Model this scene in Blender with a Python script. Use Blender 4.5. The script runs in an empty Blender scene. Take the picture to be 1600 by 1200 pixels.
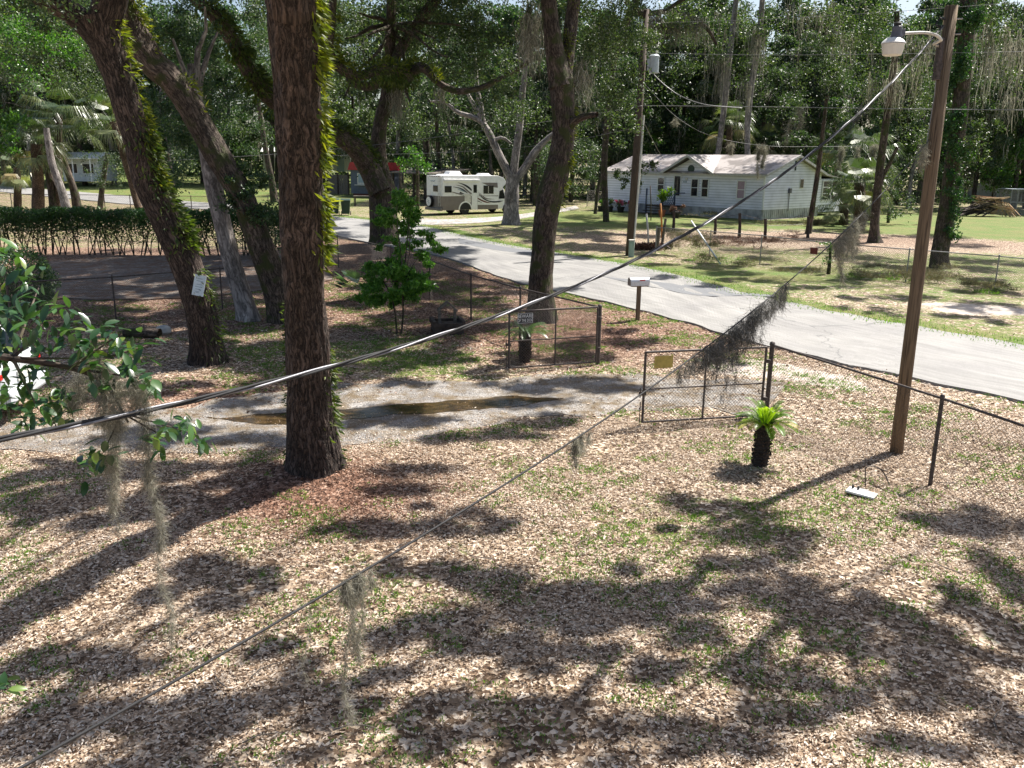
import bpy, math, random
import numpy as np
from mathutils import Vector, Matrix, noise as mnoise
R = math.radians
rs = np.random.RandomState(7)
random.seed(7)
sc = bpy.context.scene
COL = sc.collection
# ------------------------------------------------------------------ camera maths
F = 1350.0; PITCH = R(14.5); ROLL = R(0.7); H = 4.33
def ray(px, py):
    u = px-800; v = 600-py
    c, s = math.cos(ROLL), math.sin(ROLL)
    u, v = u*c-v*s, u*s+v*c
    return (u, F*math.cos(PITCH)+v*math.sin(PITCH), -F*math.sin(PITCH)+v*math.cos(PITCH))
def at(px, py, D):
    r = ray(px, py); t = D/r[1]
    return Vector((r[0]*t, D, H+r[2]*t))
MT = (-2.80, 11.53)          # the main oak
def ss(a, b, x):
    t = np.clip((x-a)/(b-a), 0, 1); return t*t*(3-2*t)
def hgt(x, y):
    x = np.asarray(x, float); y = np.asarray(y, float)
    z = 0.3*ss(45, 70, y) + np.minimum(0.025*np.maximum(y-76, 0), 2.5)
    near = 1-ss(26, 45, y)
    z = z + near*(0.018*np.sin(1.3*x+0.7*y)+0.014*np.sin(2.9*y-1.1*x+2)+0.01*np.sin(4.3*x+3.7*y))
    r = np.hypot(x-MT[0], y-MT[1]); z = z+0.16*np.exp(-(r/0.9)**2)
    return z
def hz(x, y): return float(hgt(x, y))
def G(px, py):
    r = ray(px, py); lo = 3.0; t = lo
    while t < 260:
        p = (r[0]/r[1]*t, t, H+r[2]/r[1]*t)
        if p[2] < hz(p[0], p[1]): break
        t *= 1.004
    return Vector((p[0], p[1], hz(p[0], p[1])))
def onplane(px, py, O, d):   # (s along d, z) where the ray meets the vertical plane through O with direction d
    r = ray(px, py)
    s = (O[1]*r[0]-O[0]*r[1])/(d[0]*r[1]-d[1]*r[0])
    Y = O[1]+s*d[1]
    return s, H+r[2]*Y/r[1]
SAZ = Vector((0.78, 0.626)).normalized(); SEL = R(56)
SUN = Vector((SAZ.x*math.cos(SEL), SAZ.y*math.cos(SEL), math.sin(SEL)))
# ------------------------------------------------------------------ objects
def prop(o, label=None, cat=None, group=None, kind=None):
    if label: o['label'] = label
    if cat: o['category'] = cat
    if group: o['group'] = group
    if kind: o['kind'] = kind
    return o
def thing(name, loc, label, cat, rz=0, group=None):
    o = bpy.data.objects.new(name, None); COL.objects.link(o)
    o.empty_display_size = 0.3
    o.location = loc; o.rotation_euler = (0, 0, rz)
    return prop(o, label, cat, group)
def mesh_np(name, V, Fc, mat, parent=None, smooth=False, attrs=None, org=None):
    V = np.asarray(V, np.float32).reshape(-1, 3)
    if org is not None: V = V-np.array(org, np.float32)
    Fc = np.asarray(Fc, np.int32); k = Fc.shape[1]; n = len(Fc)
    me = bpy.data.meshes.new(name)
    me.vertices.add(len(V)); me.vertices.foreach_set('co', V.ravel())
    me.loops.add(n*k); me.loops.foreach_set('vertex_index', Fc.ravel())
    me.polygons.add(n); me.polygons.foreach_set('loop_start', np.arange(0, n*k, k, dtype=np.int32))
    me.polygons.foreach_set('use_smooth', np.full(n, smooth, dtype=bool))
    if attrs:
        for an, (typ, data) in attrs.items():
            a = me.attributes.new(an, typ, 'POINT')
            a.data.foreach_set({'FLOAT': 'value', 'FLOAT_VECTOR': 'vector', 'FLOAT_COLOR': 'color'}[typ], np.asarray(data, np.float32).ravel())
    me.update(calc_edges=True)
    me.materials.append(mat)
    o = bpy.data.objects.new(name, me); COL.objects.link(o)
    if parent: o.parent = parent
    return o
class MB:
    def __init__(s, M=None): s.v = []; s.f = []; s.M = M
    def add(s, vs, fs):
        b = len(s.v)
        for p in vs:
            p = Vector(p)
            s.v.append(s.M @ p if s.M else p)
        s.f += [tuple(b+i for i in f) for f in fs]
        return s
    def box(s, c, d, rz=0, rx=0, ry=0):
        m = Matrix.Translation(c) @ Matrix.Rotation(rz, 4, 'Z') @ Matrix.Rotation(ry, 4, 'Y') @ Matrix.Rotation(rx, 4, 'X')
        x, y, z = d[0]/2, d[1]/2, d[2]/2
        vs = [m @ Vector(p) for p in ((-x,-y,-z),(x,-y,-z),(x,y,-z),(-x,y,-z),(-x,-y,z),(x,-y,z),(x,y,z),(-x,y,z))]
        return s.add(vs, [(0,3,2,1),(4,5,6,7),(0,1,5,4),(1,2,6,5),(2,3,7,6),(3,0,4,7)])
    def beam(s, a, b, w, h=None):
        a = Vector(a); b = Vector(b); h = h or w
        d = (b-a).normalized(); u = d.cross(Vector((0, 0, 1)))
        u = u.normalized() if u.length > 1e-4 else Vector((1, 0, 0)); k = u.cross(d)
        vs = [p+u*(i*w/2)+k*(j*h/2) for p in (a, b) for i, j in ((-1,-1),(1,-1),(1,1),(-1,1))]
        return s.add(vs, [(3,2,1,0),(4,5,6,7),(0,1,5,4),(1,2,6,5),(2,3,7,6),(3,0,4,7)])
    def tube(s, P, r, n=8, caps=True):
        P = [Vector(p) for p in P]
        if not hasattr(r, '__len__'): r = [r]*len(P)
        u = None; rings = []
        for i, p in enumerate(P):
            d = (P[min(i+1, len(P)-1)]-P[max(i-1, 0)]).normalized()
            if u is None:
                u = d.cross(Vector((0, 0, 1)))
                if u.length < .05: u = d.cross(Vector((0, 1, 0)))
            u = (u-d*u.dot(d)).normalized(); w = d.cross(u)
            rings += [p+(u*math.cos(a)+w*math.sin(a))*r[i] for a in [2*math.pi*k/n for k in range(n)]]
        fs = [(i*n+k, i*n+(k+1) % n, (i+1)*n+(k+1) % n, (i+1)*n+k) for i in range(len(P)-1) for k in range(n)]
        if caps: fs += [tuple(range(n-1, -1, -1)), tuple((len(P)-1)*n+k for k in range(n))]
        return s.add(rings, fs)
    def cyl(s, a, b, r, n=12, r2=None): return s.tube([a, b], [r, r if r2 is None else r2], n)
    def lathe(s, c, prof, n=16):      # prof: (radius, z)
        c = Vector(c); vs = [c+Vector((r*math.cos(2*math.pi*k/n), r*math.sin(2*math.pi*k/n), z)) for r, z in prof for k in range(n)]
        m = len(prof)
        fs = [(i*n+k, i*n+(k+1) % n, (i+1)*n+(k+1) % n, (i+1)*n+k) for i in range(m-1) for k in range(n)]
        fs += [tuple(range(n-1, -1, -1)), tuple((m-1)*n+k for k in range(n))]
        return s.add(vs, fs)
    def prism(s, poly, y0, y1):       # poly in (x, z), extruded along y
        n = len(poly)
        vs = [(x, y0, z) for x, z in poly]+[(x, y1, z) for x, z in poly]
        return s.add(vs, [tuple(range(n)), tuple(range(2*n-1, n-1, -1))]+[(i, i+n, (i+1) % n+n, (i+1) % n) for i in range(n)])
    def build(s, name, mat, parent=None, smooth=False, bevel=0, org=None):
        me = bpy.data.meshes.new(name)
        o3 = Vector(org) if org is not None else Vector((0, 0, 0))
        me.from_pydata([tuple(v-o3) for v in s.v], [], s.f); me.update()
        if smooth: me.polygons.foreach_set('use_smooth', [True]*len(me.polygons))
        me.materials.append(mat)
        o = bpy.data.objects.new(name, me); COL.objects.link(o)
        if parent: o.parent = parent
        if bevel:
            b = o.modifiers.new('bevel', 'BEVEL'); b.width = bevel; b.segments = 2; b.limit_method = 'ANGLE'
        return o
def copy_tree(o, parent=None):
    c = o.copy(); COL.objects.link(c); c.parent = parent
    for ch in list(o.children): copy_tree(ch, c)
    return c
# ------------------------------------------------------------------ materials
def newmat(name):
    m = bpy.data.materials.new(name); m.use_nodes = True
    nt = m.node_tree; nt.nodes.clear()
    out = nt.nodes.new('ShaderNodeOutputMaterial'); b = nt.nodes.new('ShaderNodeBsdfPrincipled')
    nt.links.new(b.outputs[0], out.inputs[0])
    return m, nt, b, out
def N(nt, t, **k):
    n = nt.nodes.new(t)
    for a, v in k.items():
        if a.startswith('i_'): n.inputs[a[2:].replace('_', ' ')].default_value = v
        else: setattr(n, a, v)
    return n
def ramp(nt, stops, interp='LINEAR'):
    r = nt.nodes.new('ShaderNodeValToRGB'); cr = r.color_ramp; cr.interpolation = interp
    while len(cr.elements) > 1: cr.elements.remove(cr.elements[-1])
    cr.elements[0].position = stops[0][0]; cr.elements[0].color = (*stops[0][1], 1)
    for p, c in stops[1:]:
        e = cr.elements.new(p); e.color = (*c, 1)
    return r
def mix(nt, fac, a, b, mode='MIX'):
    m = nt.nodes.new('ShaderNodeMix'); m.data_type = 'RGBA'; m.blend_type = mode
    for k, v in ((0, fac), (6, a), (7, b)):
        if hasattr(v, 'links') or hasattr(v, 'is_output'): nt.links.new(v, m.inputs[k])
        elif k == 0: m.inputs[0].default_value = v
        else: m.inputs[k].default_value = (*v, 1)
    return m.outputs[2]
def plain(name, col, rough=.6, metal=0, var=.15, scale=6, bump=0, spec=.4, stretch=(1, 1, 1), dirt=None):
    m, nt, b, out = newmat(name)
    tc = N(nt, 'ShaderNodeTexCoord'); mp = N(nt, 'ShaderNodeMapping'); mp.inputs['Scale'].default_value = stretch
    nt.links.new(tc.outputs['Object'], mp.inputs[0])
    nz = N(nt, 'ShaderNodeTexNoise', i_Scale=scale, i_Detail=6.0); nt.links.new(mp.outputs[0], nz.inputs[0])
    d = dirt or tuple(c*(1-2*var) for c in col)
    rp = ramp(nt, [(.3, d), (.55, col), (.8, tuple(min(1, c*(1+var*.6)) for c in col))])
    nt.links.new(nz.outputs[0], rp.inputs[0]); nt.links.new(rp.outputs[0], b.inputs['Base Color'])
    b.inputs['Roughness'].default_value = rough; b.inputs['Metallic'].default_value = metal
    b.inputs['Specular IOR Level'].default_value = spec
    if bump:
        bp = N(nt, 'ShaderNodeBump', i_Strength=bump, i_Distance=.02); nt.links.new(nz.outputs[0], bp.inputs['Height']); nt.links.new(bp.outputs[0], b.inputs['Normal'])
    return m
def leafmat(name, stops, rough=.45, trans=.35, spec=.5, tcol=None):
    m, nt, b, out = newmat(name)
    a = N(nt, 'ShaderNodeAttribute', attribute_name='var'); rp = ramp(nt, stops)
    nt.links.new(a.outputs['Fac'], rp.inputs[0]); nt.links.new(rp.outputs[0], b.inputs['Base Color'])
    b.inputs['Roughness'].default_value = rough; b.inputs['Specular IOR Level'].default_value = spec
    if trans:
        t = N(nt, 'ShaderNodeBsdfTranslucent'); c = mix(nt, 1.0, rp.outputs[0], tcol or (1.5, 1.9, .6), 'MULTIPLY')
        nt.links.new(c, t.inputs[0]); ms = N(nt, 'ShaderNodeMixShader'); ms.inputs[0].default_value = trans
        nt.links.new(b.outputs[0], ms.inputs[1]); nt.links.new(t.outputs[0], ms.inputs[2]); nt.links.new(ms.outputs[0], out.inputs[0])
    return m
def barkmat(name, dark, mid, light, sc_=20, bump=1.0, green=None, stretch=.2):
    m, nt, b, out = newmat(name)
    a = N(nt, 'ShaderNodeAttribute', attribute_name='bark')
    nz0 = N(nt, 'ShaderNodeTexNoise', i_Scale=5.0, i_Detail=4.0); nt.links.new(a.outputs['Vector'], nz0.inputs[0])
    sub = N(nt, 'ShaderNodeVectorMath', operation='MULTIPLY_ADD'); sub.inputs[1].default_value = (.12, .12, .25)
    nt.links.new(nz0.outputs['Color'], sub.inputs[0]); nt.links.new(a.outputs['Vector'], sub.inputs[2])
    mp = N(nt, 'ShaderNodeMapping'); mp.inputs['Scale'].default_value = (1, 1, stretch)
    nt.links.new(sub.outputs[0], mp.inputs[0])
    rn = N(nt, 'ShaderNodeTexNoise', i_Scale=sc_*.95, i_Detail=3.0, i_Roughness=.55, i_Distortion=.35); nt.links.new(mp.outputs[0], rn.inputs[0])
    nz = N(nt, 'ShaderNodeTexNoise', i_Scale=sc_*3.2, i_Detail=6.0); nt.links.new(mp.outputs[0], nz.inputs[0])
    r1 = ramp(nt, [(.36, (1, 1, 1)), (.47, (.35, .35, .35)), (.5, (0, 0, 0)), (.53, (.35, .35, .35)), (.64, (1, 1, 1))]); nt.links.new(rn.outputs[0], r1.inputs[0])
    r2 = ramp(nt, [(.3, mid), (.68, light)]); nt.links.new(nz.outputs[0], r2.inputs[0])
    c = mix(nt, r1.outputs[0], dark, r2.outputs[0])
    big = N(nt, 'ShaderNodeTexNoise', i_Scale=1.6, i_Detail=3.0); nt.links.new(a.outputs['Vector'], big.inputs[0])
    r3 = ramp(nt, [(.35, (.7, .7, .7)), (.65, (1.25, 1.22, 1.2))]); nt.links.new(big.outputs[0], r3.inputs[0])
    c = mix(nt, 1.0, c, r3.outputs[0], 'MULTIPLY')
    if green:
        g = N(nt, 'ShaderNodeTexNoise', i_Scale=3.1, i_Detail=5.0); nt.links.new(a.outputs['Vector'], g.inputs[0])
        rg = ramp(nt, [(.5, (0, 0, 0)), (.62, (1, 1, 1))]); nt.links.new(g.outputs[0], rg.inputs[0])
        c = mix(nt, rg.outputs[0], c, green)
    nt.links.new(c, b.inputs['Base Color']); b.inputs['Roughness'].default_value = .85; b.inputs['Specular IOR Level'].default_value = .3
    hh = mix(nt, .35, r1.outputs[0], nz.outputs[0])
    bp = N(nt, 'ShaderNodeBump', i_Strength=bump, i_Distance=.03); nt.links.new(hh, bp.inputs['Height']); nt.links.new(bp.outputs[0], b.inputs['Normal'])
    return m
M = {}
M['bark'] = barkmat('oak_bark', (.009, .007, .006), (.052, .037, .03), (.155, .118, .1), 22, 1.0, stretch=.12)
M['bark2'] = barkmat('oak_bark_grey', (.02, .015, .012), (.085, .064, .05), (.2, .16, .13), 16, .9, green=(.05, .058, .02))
M['barkg'] = barkmat('pale_bark', (.1, .09, .085), (.26, .235, .225), (.42, .39, .37), 9, .5)
M['barkd'] = barkmat('dark_bark', (.02, .015, .012), (.075, .055, .042), (.15, .12, .1), 8, .6, green=(.045, .055, .02))
M['palmbark'] = barkmat('palm_bark', (.02, .015, .012), (.11, .075, .05), (.24, .17, .12), 14, 1.0, stretch=1.1)
M['oakleaf'] = leafmat('oak_leaf', [(0, (.024, .044, .017)), (.5, (.05, .082, .03)), (.85, (.088, .125, .042)), (1, (.15, .18, .065))], .45, .32, tcol=(1.35, 1.6, .65))
M['oakleaf2'] = leafmat('oak_leaf_cool', [(0, (.02, .045, .018)), (.5, (.04, .085, .035)), (.85, (.07, .12, .05)), (1, (.13, .17, .08))], .42, .3)
M['brightleaf'] = leafmat('bright_leaf', [(0, (.025, .075, .014)), (.5, (.055, .135, .024)), (1, (.13, .23, .045))], .36, .38)
M['forestleaf'] = leafmat('forest_leaf', [(0, (.024, .046, .022)), (.6, (.052, .083, .036)), (.9, (.085, .125, .05)), (1, (.14, .175, .08))], .5, .3, tcol=(1.3, 1.6, .75))
M['fern'] = leafmat('fern_leaf', [(0, (.05, .075, .013)), (.5, (.11, .145, .018)), (1, (.23, .25, .03))], .5, .45, tcol=(1.7, 1.7, .5))
M['ferndark'] = leafmat('fern_leaf_dark', [(0, (.03, .05, .012)), (.5, (.06, .09, .018)), (1, (.14, .16, .03))], .5, .35)
M['palmleaf'] = leafmat('palm_leaf', [(0, (.035, .06, .022)), (.6, (.09, .12, .05)), (.9, (.2, .21, .11)), (1, (.28, .21, .1))], .35, .25, spec=.5)
M['palmettoleaf'] = leafmat('palmetto_leaf', [(0, (.04, .08, .05)), (1, (.13, .19, .14))], .3, .25, spec=.6)
M['cycad'] = leafmat('cycad_leaf', [(0, (.055, .12, .012)), (.6, (.12, .215, .018)), (1, (.23, .32, .035))], .4, .42, tcol=(1.6, 1.8, .4))
M['cycadd'] = leafmat('cycad_leaf_dark', [(0, (.03, .07, .02)), (1, (.09, .15, .06))], .35, .3)
M['ivy'] = leafmat('ivy_leaf', [(0, (.015, .045, .012)), (.6, (.03, .085, .02)), (1, (.06, .14, .03))], .4, .25)
M['moss'] = leafmat('spanish_moss', [(0, (.12, .115, .09)), (.6, (.27, .26, .21)), (1, (.48, .46, .39))], .9, .3, spec=.1, tcol=(1.1, 1.1, 1))
M['drygrass'] = leafmat('dry_weeds', [(0, (.09, .075, .04)), (.5, (.2, .17, .1)), (.8, (.1, .13, .045)), (1, (.3, .26, .18))], .7, .3, tcol=(1.2, 1.2, .9))
M['redweeds'] = leafmat('russet_weeds', [(0, (.07, .035, .025)), (.6, (.17, .085, .06)), (1, (.28, .18, .12))], .7, .2, tcol=(1.2, 1., .9))
M['grass'] = leafmat('grass_blade', [(0, (.05, .1, .018)), (.6, (.11, .19, .035)), (1, (.22, .31, .08))], .5, .4)
M['litter'] = leafmat('fallen_leaf', [(0, (.045, .028, .018)), (.2, (.15, .1, .064)), (.45, (.34, .24, .16)), (.72, (.54, .435, .335)), (1, (.74, .66, .56))], .5, .15, spec=.35, tcol=(1.2, 1., .8))
M['litterred'] = leafmat('russet_fallen_leaf', [(0, (.05, .024, .014)), (.35, (.14, .07, .042)), (.75, (.33, .185, .125)), (1, (.55, .4, .32))], .55, .15, spec=.3, tcol=(1.2, 1., .8))
M['steel'] = plain('galvanised_steel', (.32, .32, .33), .45, .7, .2, 30)
M['rust'] = plain('rusty_dark_pipe', (.1, .082, .075), .6, .3, .3, 25)
M['wiremesh'] = plain('weathered_wire', (.17, .155, .145), .5, .5, .2, 10)
M['polewood'] = plain('utility_pole_wood', (.19, .135, .085), .85, 0, .3, 7, .9, stretch=(9, 9, .3), dirt=(.05, .034, .022))
M['darkpole'] = plain('dark_pole_wood', (.09, .065, .05), .85, 0, .3, 9, .5, stretch=(6, 6, .5))
M['greywood'] = plain('weathered_wood', (.17, .145, .12), .85, 0, .35, 7, .6, stretch=(1, 1, 4))
M['shrubleaf'] = leafmat('shrub_leaf', [(0, (.045, .12, .02)), (.5, (.09, .21, .03)), (1, (.17, .32, .06))], .35, .4)
M['darkwood'] = plain('dark_wood', (.07, .052, .042), .85, 0, .3, 9, .6)
M['lumber'] = plain('cut_lumber', (.5, .35, .21), .8, 0, .3, 5, .3)
M['white'] = plain('white_paint', (.8, .8, .79), .45, 0, .06, 4)
M['cream'] = plain('cream_metal', (.62, .6, .55), .5, 0, .12, 5)
M['glass'] = plain('dark_window', (.01, .012, .016), .12, 0, .1, 3, spec=.4)
M['black'] = plain('black_rubber', (.02, .02, .02), .7, 0, .2, 10)
M['cable'] = plain('cable_jacket', (.02, .02, .022), .75, 0, .2, 20)
M['cablebare'] = plain('bare_aluminium_wire', (.22, .22, .24), .5, .5, .2, 15)
M['linewire'] = plain('overhead_wire', (.25, .25, .25), .5, .3, .2, 5)
M['taupe'] = plain('taupe_paint', (.19, .165, .15), .4, 0, .08, 3)
M['maroon'] = plain('maroon_decal', (.12, .02, .02), .4, 0, .08, 3)
M['blackpaint'] = plain('black_decal', (.015, .015, .02), .4, 0, .08, 3)
M['red'] = plain('red_lens', (.5, .015, .012), .2, 0, .1, 3)
M['redroof'] = plain('red_metal', (.42, .03, .035), .5, 0, .15, 3)
M['bluegrey'] = plain('slate_blue_siding', (.1, .12, .17), .6, 0, .12, 3)
M['blue'] = plain('navy_paint', (.04, .06, .12), .6, 0, .2, 3)
M['concrete'] = plain('concrete', (.42, .41, .38), .8, 0, .15, 6, .2)
M['skirt'] = plain('pale_metal_skirting', (.5, .5, .52), .5, 0, .15, 2, dirt=(.27, .27, .28))
M['greenplastic'] = plain('green_plastic', (.025, .05, .035), .5, 0, .15, 4)
M['teal'] = plain('pale_green_cabinet', (.3, .4, .36), .5, 0, .12, 4)
M['yellow'] = plain('yellow_sign_face', (.5, .38, .1), .6, 0, .15, 12)
M['redsign'] = plain('faded_red_sign', (.3, .05, .045), .6, 0, .15, 12)
M['signwhite'] = plain('pale_blue_white_sign', (.62, .7, .74), .5, 0, .06, 12)
M['faint'] = plain('faded_print', (.28, .36, .42), .6, 0, .1, 12)
M['orange'] = plain('orange_plastic', (.5, .2, .04), .5, 0, .1, 5)
M['terracotta'] = plain('terracotta', (.4, .14, .08), .8, 0, .15, 5)
M['pinkflower'] = leafmat('pink_petal', [(0, (.35, .03, .1)), (1, (.75, .25, .35))], .6, .3, tcol=(1, .7, .8))
M['curtain'] = plain('pink_curtain', (.42, .3, .36), .7, 0, .2, 8, stretch=(9, 9, 1))
M['lampglass'] = plain('frosted_lamp_shade', (.75, .72, .64), .3, 0, .05, 5)
M['greypaint'] = plain('grey_housing', (.13, .13, .15), .45, .2, .1, 6)
M['transformer'] = plain('pale_grey_enamel', (.45, .5, .55), .4, .2, .08, 6)
M['carbody'] = plain('white_car_paint', (.52, .55, .58), .3, 0, .03, 2, spec=.7)
M['mailbox'] = plain('silver_mailbox', (.62, .64, .68), .4, .35, .1, 20)
M['ribs'] = plain('grey_white_siding_far', (.55, .57, .57), .6, 0, .08, 3)
# ------------------------------------------------------------------ siding, roof, road, ground, puddle
def siding(name, col, dirt, step=.115):
    m, nt, b, out = newmat(name)
    tc = N(nt, 'ShaderNodeTexCoord'); sx = N(nt, 'ShaderNodeSeparateXYZ'); nt.links.new(tc.outputs['Object'], sx.inputs[0])
    mm = N(nt, 'ShaderNodeMath', operation='MULTIPLY'); mm.inputs[1].default_value = 1/step; nt.links.new(sx.outputs[2], mm.inputs[0])
    fr = N(nt, 'ShaderNodeMath', operation='FRACT'); nt.links.new(mm.outputs[0], fr.inputs[0])
    rp = ramp(nt, [(0, (.25, .27, .29)), (.14, (.8, .8, .8)), (.25, (1, 1, 1)), (1, (1, 1, 1))]); nt.links.new(fr.outputs[0], rp.inputs[0])
    nz = N(nt, 'ShaderNodeTexNoise', i_Scale=1.2, i_Detail=6.0); nt.links.new(tc.outputs['Object'], nz.inputs[0])
    r2 = ramp(nt, [(.32, dirt), (.6, col)]); nt.links.new(nz.outputs[0], r2.inputs[0])
    nt.links.new(mix(nt, 1.0, r2.outputs[0], rp.outputs[0], 'MULTIPLY'), b.inputs['Base Color'])
    b.inputs['Roughness'].default_value = .5
    bp = N(nt, 'ShaderNodeBump', i_Strength=.8, i_Distance=.02, invert=True); nt.links.new(fr.outputs[0], bp.inputs['Height']); nt.links.new(bp.outputs[0], b.inputs['Normal'])
    return m
M['siding'] = siding('white_lap_siding', (.84, .84, .93), (.7, .7, .77), .2)
def roofmat():
    m, nt, b, out = newmat('pale_roof')
    tc = N(nt, 'ShaderNodeTexCoord')
    nz = N(nt, 'ShaderNodeTexNoise', i_Scale=.55, i_Detail=7.0, i_Roughness=.65); nt.links.new(tc.outputs['Object'], nz.inputs[0])
    rp = ramp(nt, [(.3, (.4, .36, .345)), (.47, (.36, .325, .31)), (.52, (.19, .165, .155)), (.7, (.15, .135, .125))]); nt.links.new(nz.outputs[0], rp.inputs[0])
    nt.links.new(rp.outputs[0], b.inputs['Base Color']); b.inputs['Roughness'].default_value = .5
    return m
M['roof'] = roofmat()
def roadmat():
    m, nt, b, out = newmat('old_asphalt')
    tc = N(nt, 'ShaderNodeTexCoord'); O = tc.outputs['Object']
    at_ = N(nt, 'ShaderNodeAttribute', attribute_name='strip')
    mp = N(nt, 'ShaderNodeMapping'); mp.inputs['Scale'].default_value = (3.0, .12, 1); nt.links.new(at_.outputs['Vector'], mp.inputs[0])
    st = N(nt, 'ShaderNodeTexNoise', i_Scale=2.0, i_Detail=5.0); nt.links.new(mp.outputs[0], st.inputs[0])
    fine = N(nt, 'ShaderNodeTexNoise', i_Scale=60.0, i_Detail=5.0); nt.links.new(O, fine.inputs[0])
    big = N(nt, 'ShaderNodeTexNoise', i_Scale=.5, i_Detail=5.0); nt.links.new(O, big.inputs[0])
    r1 = ramp(nt, [(.3, (.215, .21, .203)), (.6, (.27, .263, .255)), (.8, (.31, .302, .292))]); nt.links.new(st.outputs[0], r1.inputs[0])
    r2 = ramp(nt, [(.3, (.75, .75, .75)), (.7, (1.15, 1.15, 1.15))]); nt.links.new(fine.outputs[0], r2.inputs[0])
    r3 = ramp(nt, [(.35, (.85, .85, .86)), (.65, (1.05, 1.05, 1.04))]); nt.links.new(big.outputs[0], r3.inputs[0])
    c = mix(nt, 1.0, mix(nt, 1.0, r1.outputs[0], r2.outputs[0], 'MULTIPLY'), r3.outputs[0], 'MULTIPLY')
    # hairline cracks
    dn = N(nt, 'ShaderNodeTexNoise', i_Scale=1.5, i_Detail=4.0); nt.links.new(O, dn.inputs[0])
    ad = N(nt, 'ShaderNodeVectorMath', operation='MULTIPLY_ADD'); ad.inputs[1].default_value = (1.2, 1.2, 0); nt.links.new(dn.outputs['Color'], ad.inputs[0]); nt.links.new(O, ad.inputs[2])
    vo = N(nt, 'ShaderNodeTexVoronoi', feature='DISTANCE_TO_EDGE', i_Scale=.1); nt.links.new(ad.outputs[0], vo.inputs[0])
    rc = ramp(nt, [(0, (0, 0, 0)), (.0022, (1, 1, 1))]); nt.links.new(vo.outputs[0], rc.inputs[0])
    c = mix(nt, rc.outputs[0], (.13, .13, .13), c)
    nt.links.new(c, b.inputs['Base Color']); b.inputs['Roughness'].default_value = .8; b.inputs['Specular IOR Level'].default_value = .3
    bp = N(nt, 'ShaderNodeBump', i_Strength=.4, i_Distance=.006); nt.links.new(fine.outputs[0], bp.inputs['Height']); nt.links.new(bp.outputs[0], b.inputs['Normal'])
    return m
M['road'] = roadmat()
M['patch'] = plain('newer_asphalt', (.15, .155, .165), .85, 0, .12, 25, .2)
def gravelmat(name, cols, s=45, leafy=0.0, leafcol=(.3, .19, .13)):
    m, nt, b, out = newmat(name)
    tc = N(nt, 'ShaderNodeTexCoord'); O = tc.outputs['Object']
    vo = N(nt, 'ShaderNodeTexVoronoi', i_Scale=float(s)); nt.links.new(O, vo.inputs[0])
    sp = N(nt, 'ShaderNodeSeparateColor'); nt.links.new(vo.outputs['Color'], sp.inputs[0])
    big = N(nt, 'ShaderNodeTexNoise', i_Scale=1.3, i_Detail=6.0); nt.links.new(O, big.inputs[0])
    rb = ramp(nt, [(.3, cols[0]), (.5, cols[1]), (.7, cols[2])]); nt.links.new(big.outputs[0], rb.inputs[0])
    rv = ramp(nt, [(0, (.55, .55, .55)), (1, (1.35, 1.35, 1.35))]); nt.links.new(sp.outputs[0], rv.inputs[0])
    c = mix(nt, 1.0, rb.outputs[0], rv.outputs[0], 'MULTIPLY')
    if leafy:
        l1 = N(nt, 'ShaderNodeTexNoise', i_Scale=2.4, i_Detail=8.0, i_Roughness=.7); nt.links.new(O, l1.inputs[0]); lr_ = ramp(nt, [(.5-leafy*.1, (0, 0, 0)), (.6, (1, 1, 1))]); nt.links.new(l1.outputs[0], lr_.inputs[0]); c = mix(nt, lr_.outputs[0], c, leafcol)
    nt.links.new(c, b.inputs['Base Color']); b.inputs['Roughness'].default_value = .9; b.inputs['Specular IOR Level'].default_value = .2
    bp = N(nt, 'ShaderNodeBump', i_Strength=.8, i_Distance=.02); nt.links.new(vo.outputs['Distance'], bp.inputs['Height']); nt.links.new(bp.outputs[0], b.inputs['Normal'])
    return m
M['gravel'] = gravelmat('gravel', [(.17, .16, .155), (.25, .235, .22), (.36, .335, .315)], leafy=.7, leafcol=(.15, .115, .075))
M['farpave'] = gravelmat('pale_worn_drive', [(.24, .22, .2), (.33, .31, .29), (.4, .38, .36)], 8)
M['lot'] = gravelmat('shaded_lot', [(.12, .1, .085), (.155, .135, .12), (.2, .165, .14)], 14, leafy=.6, leafcol=(.12, .07, .045))
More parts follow.
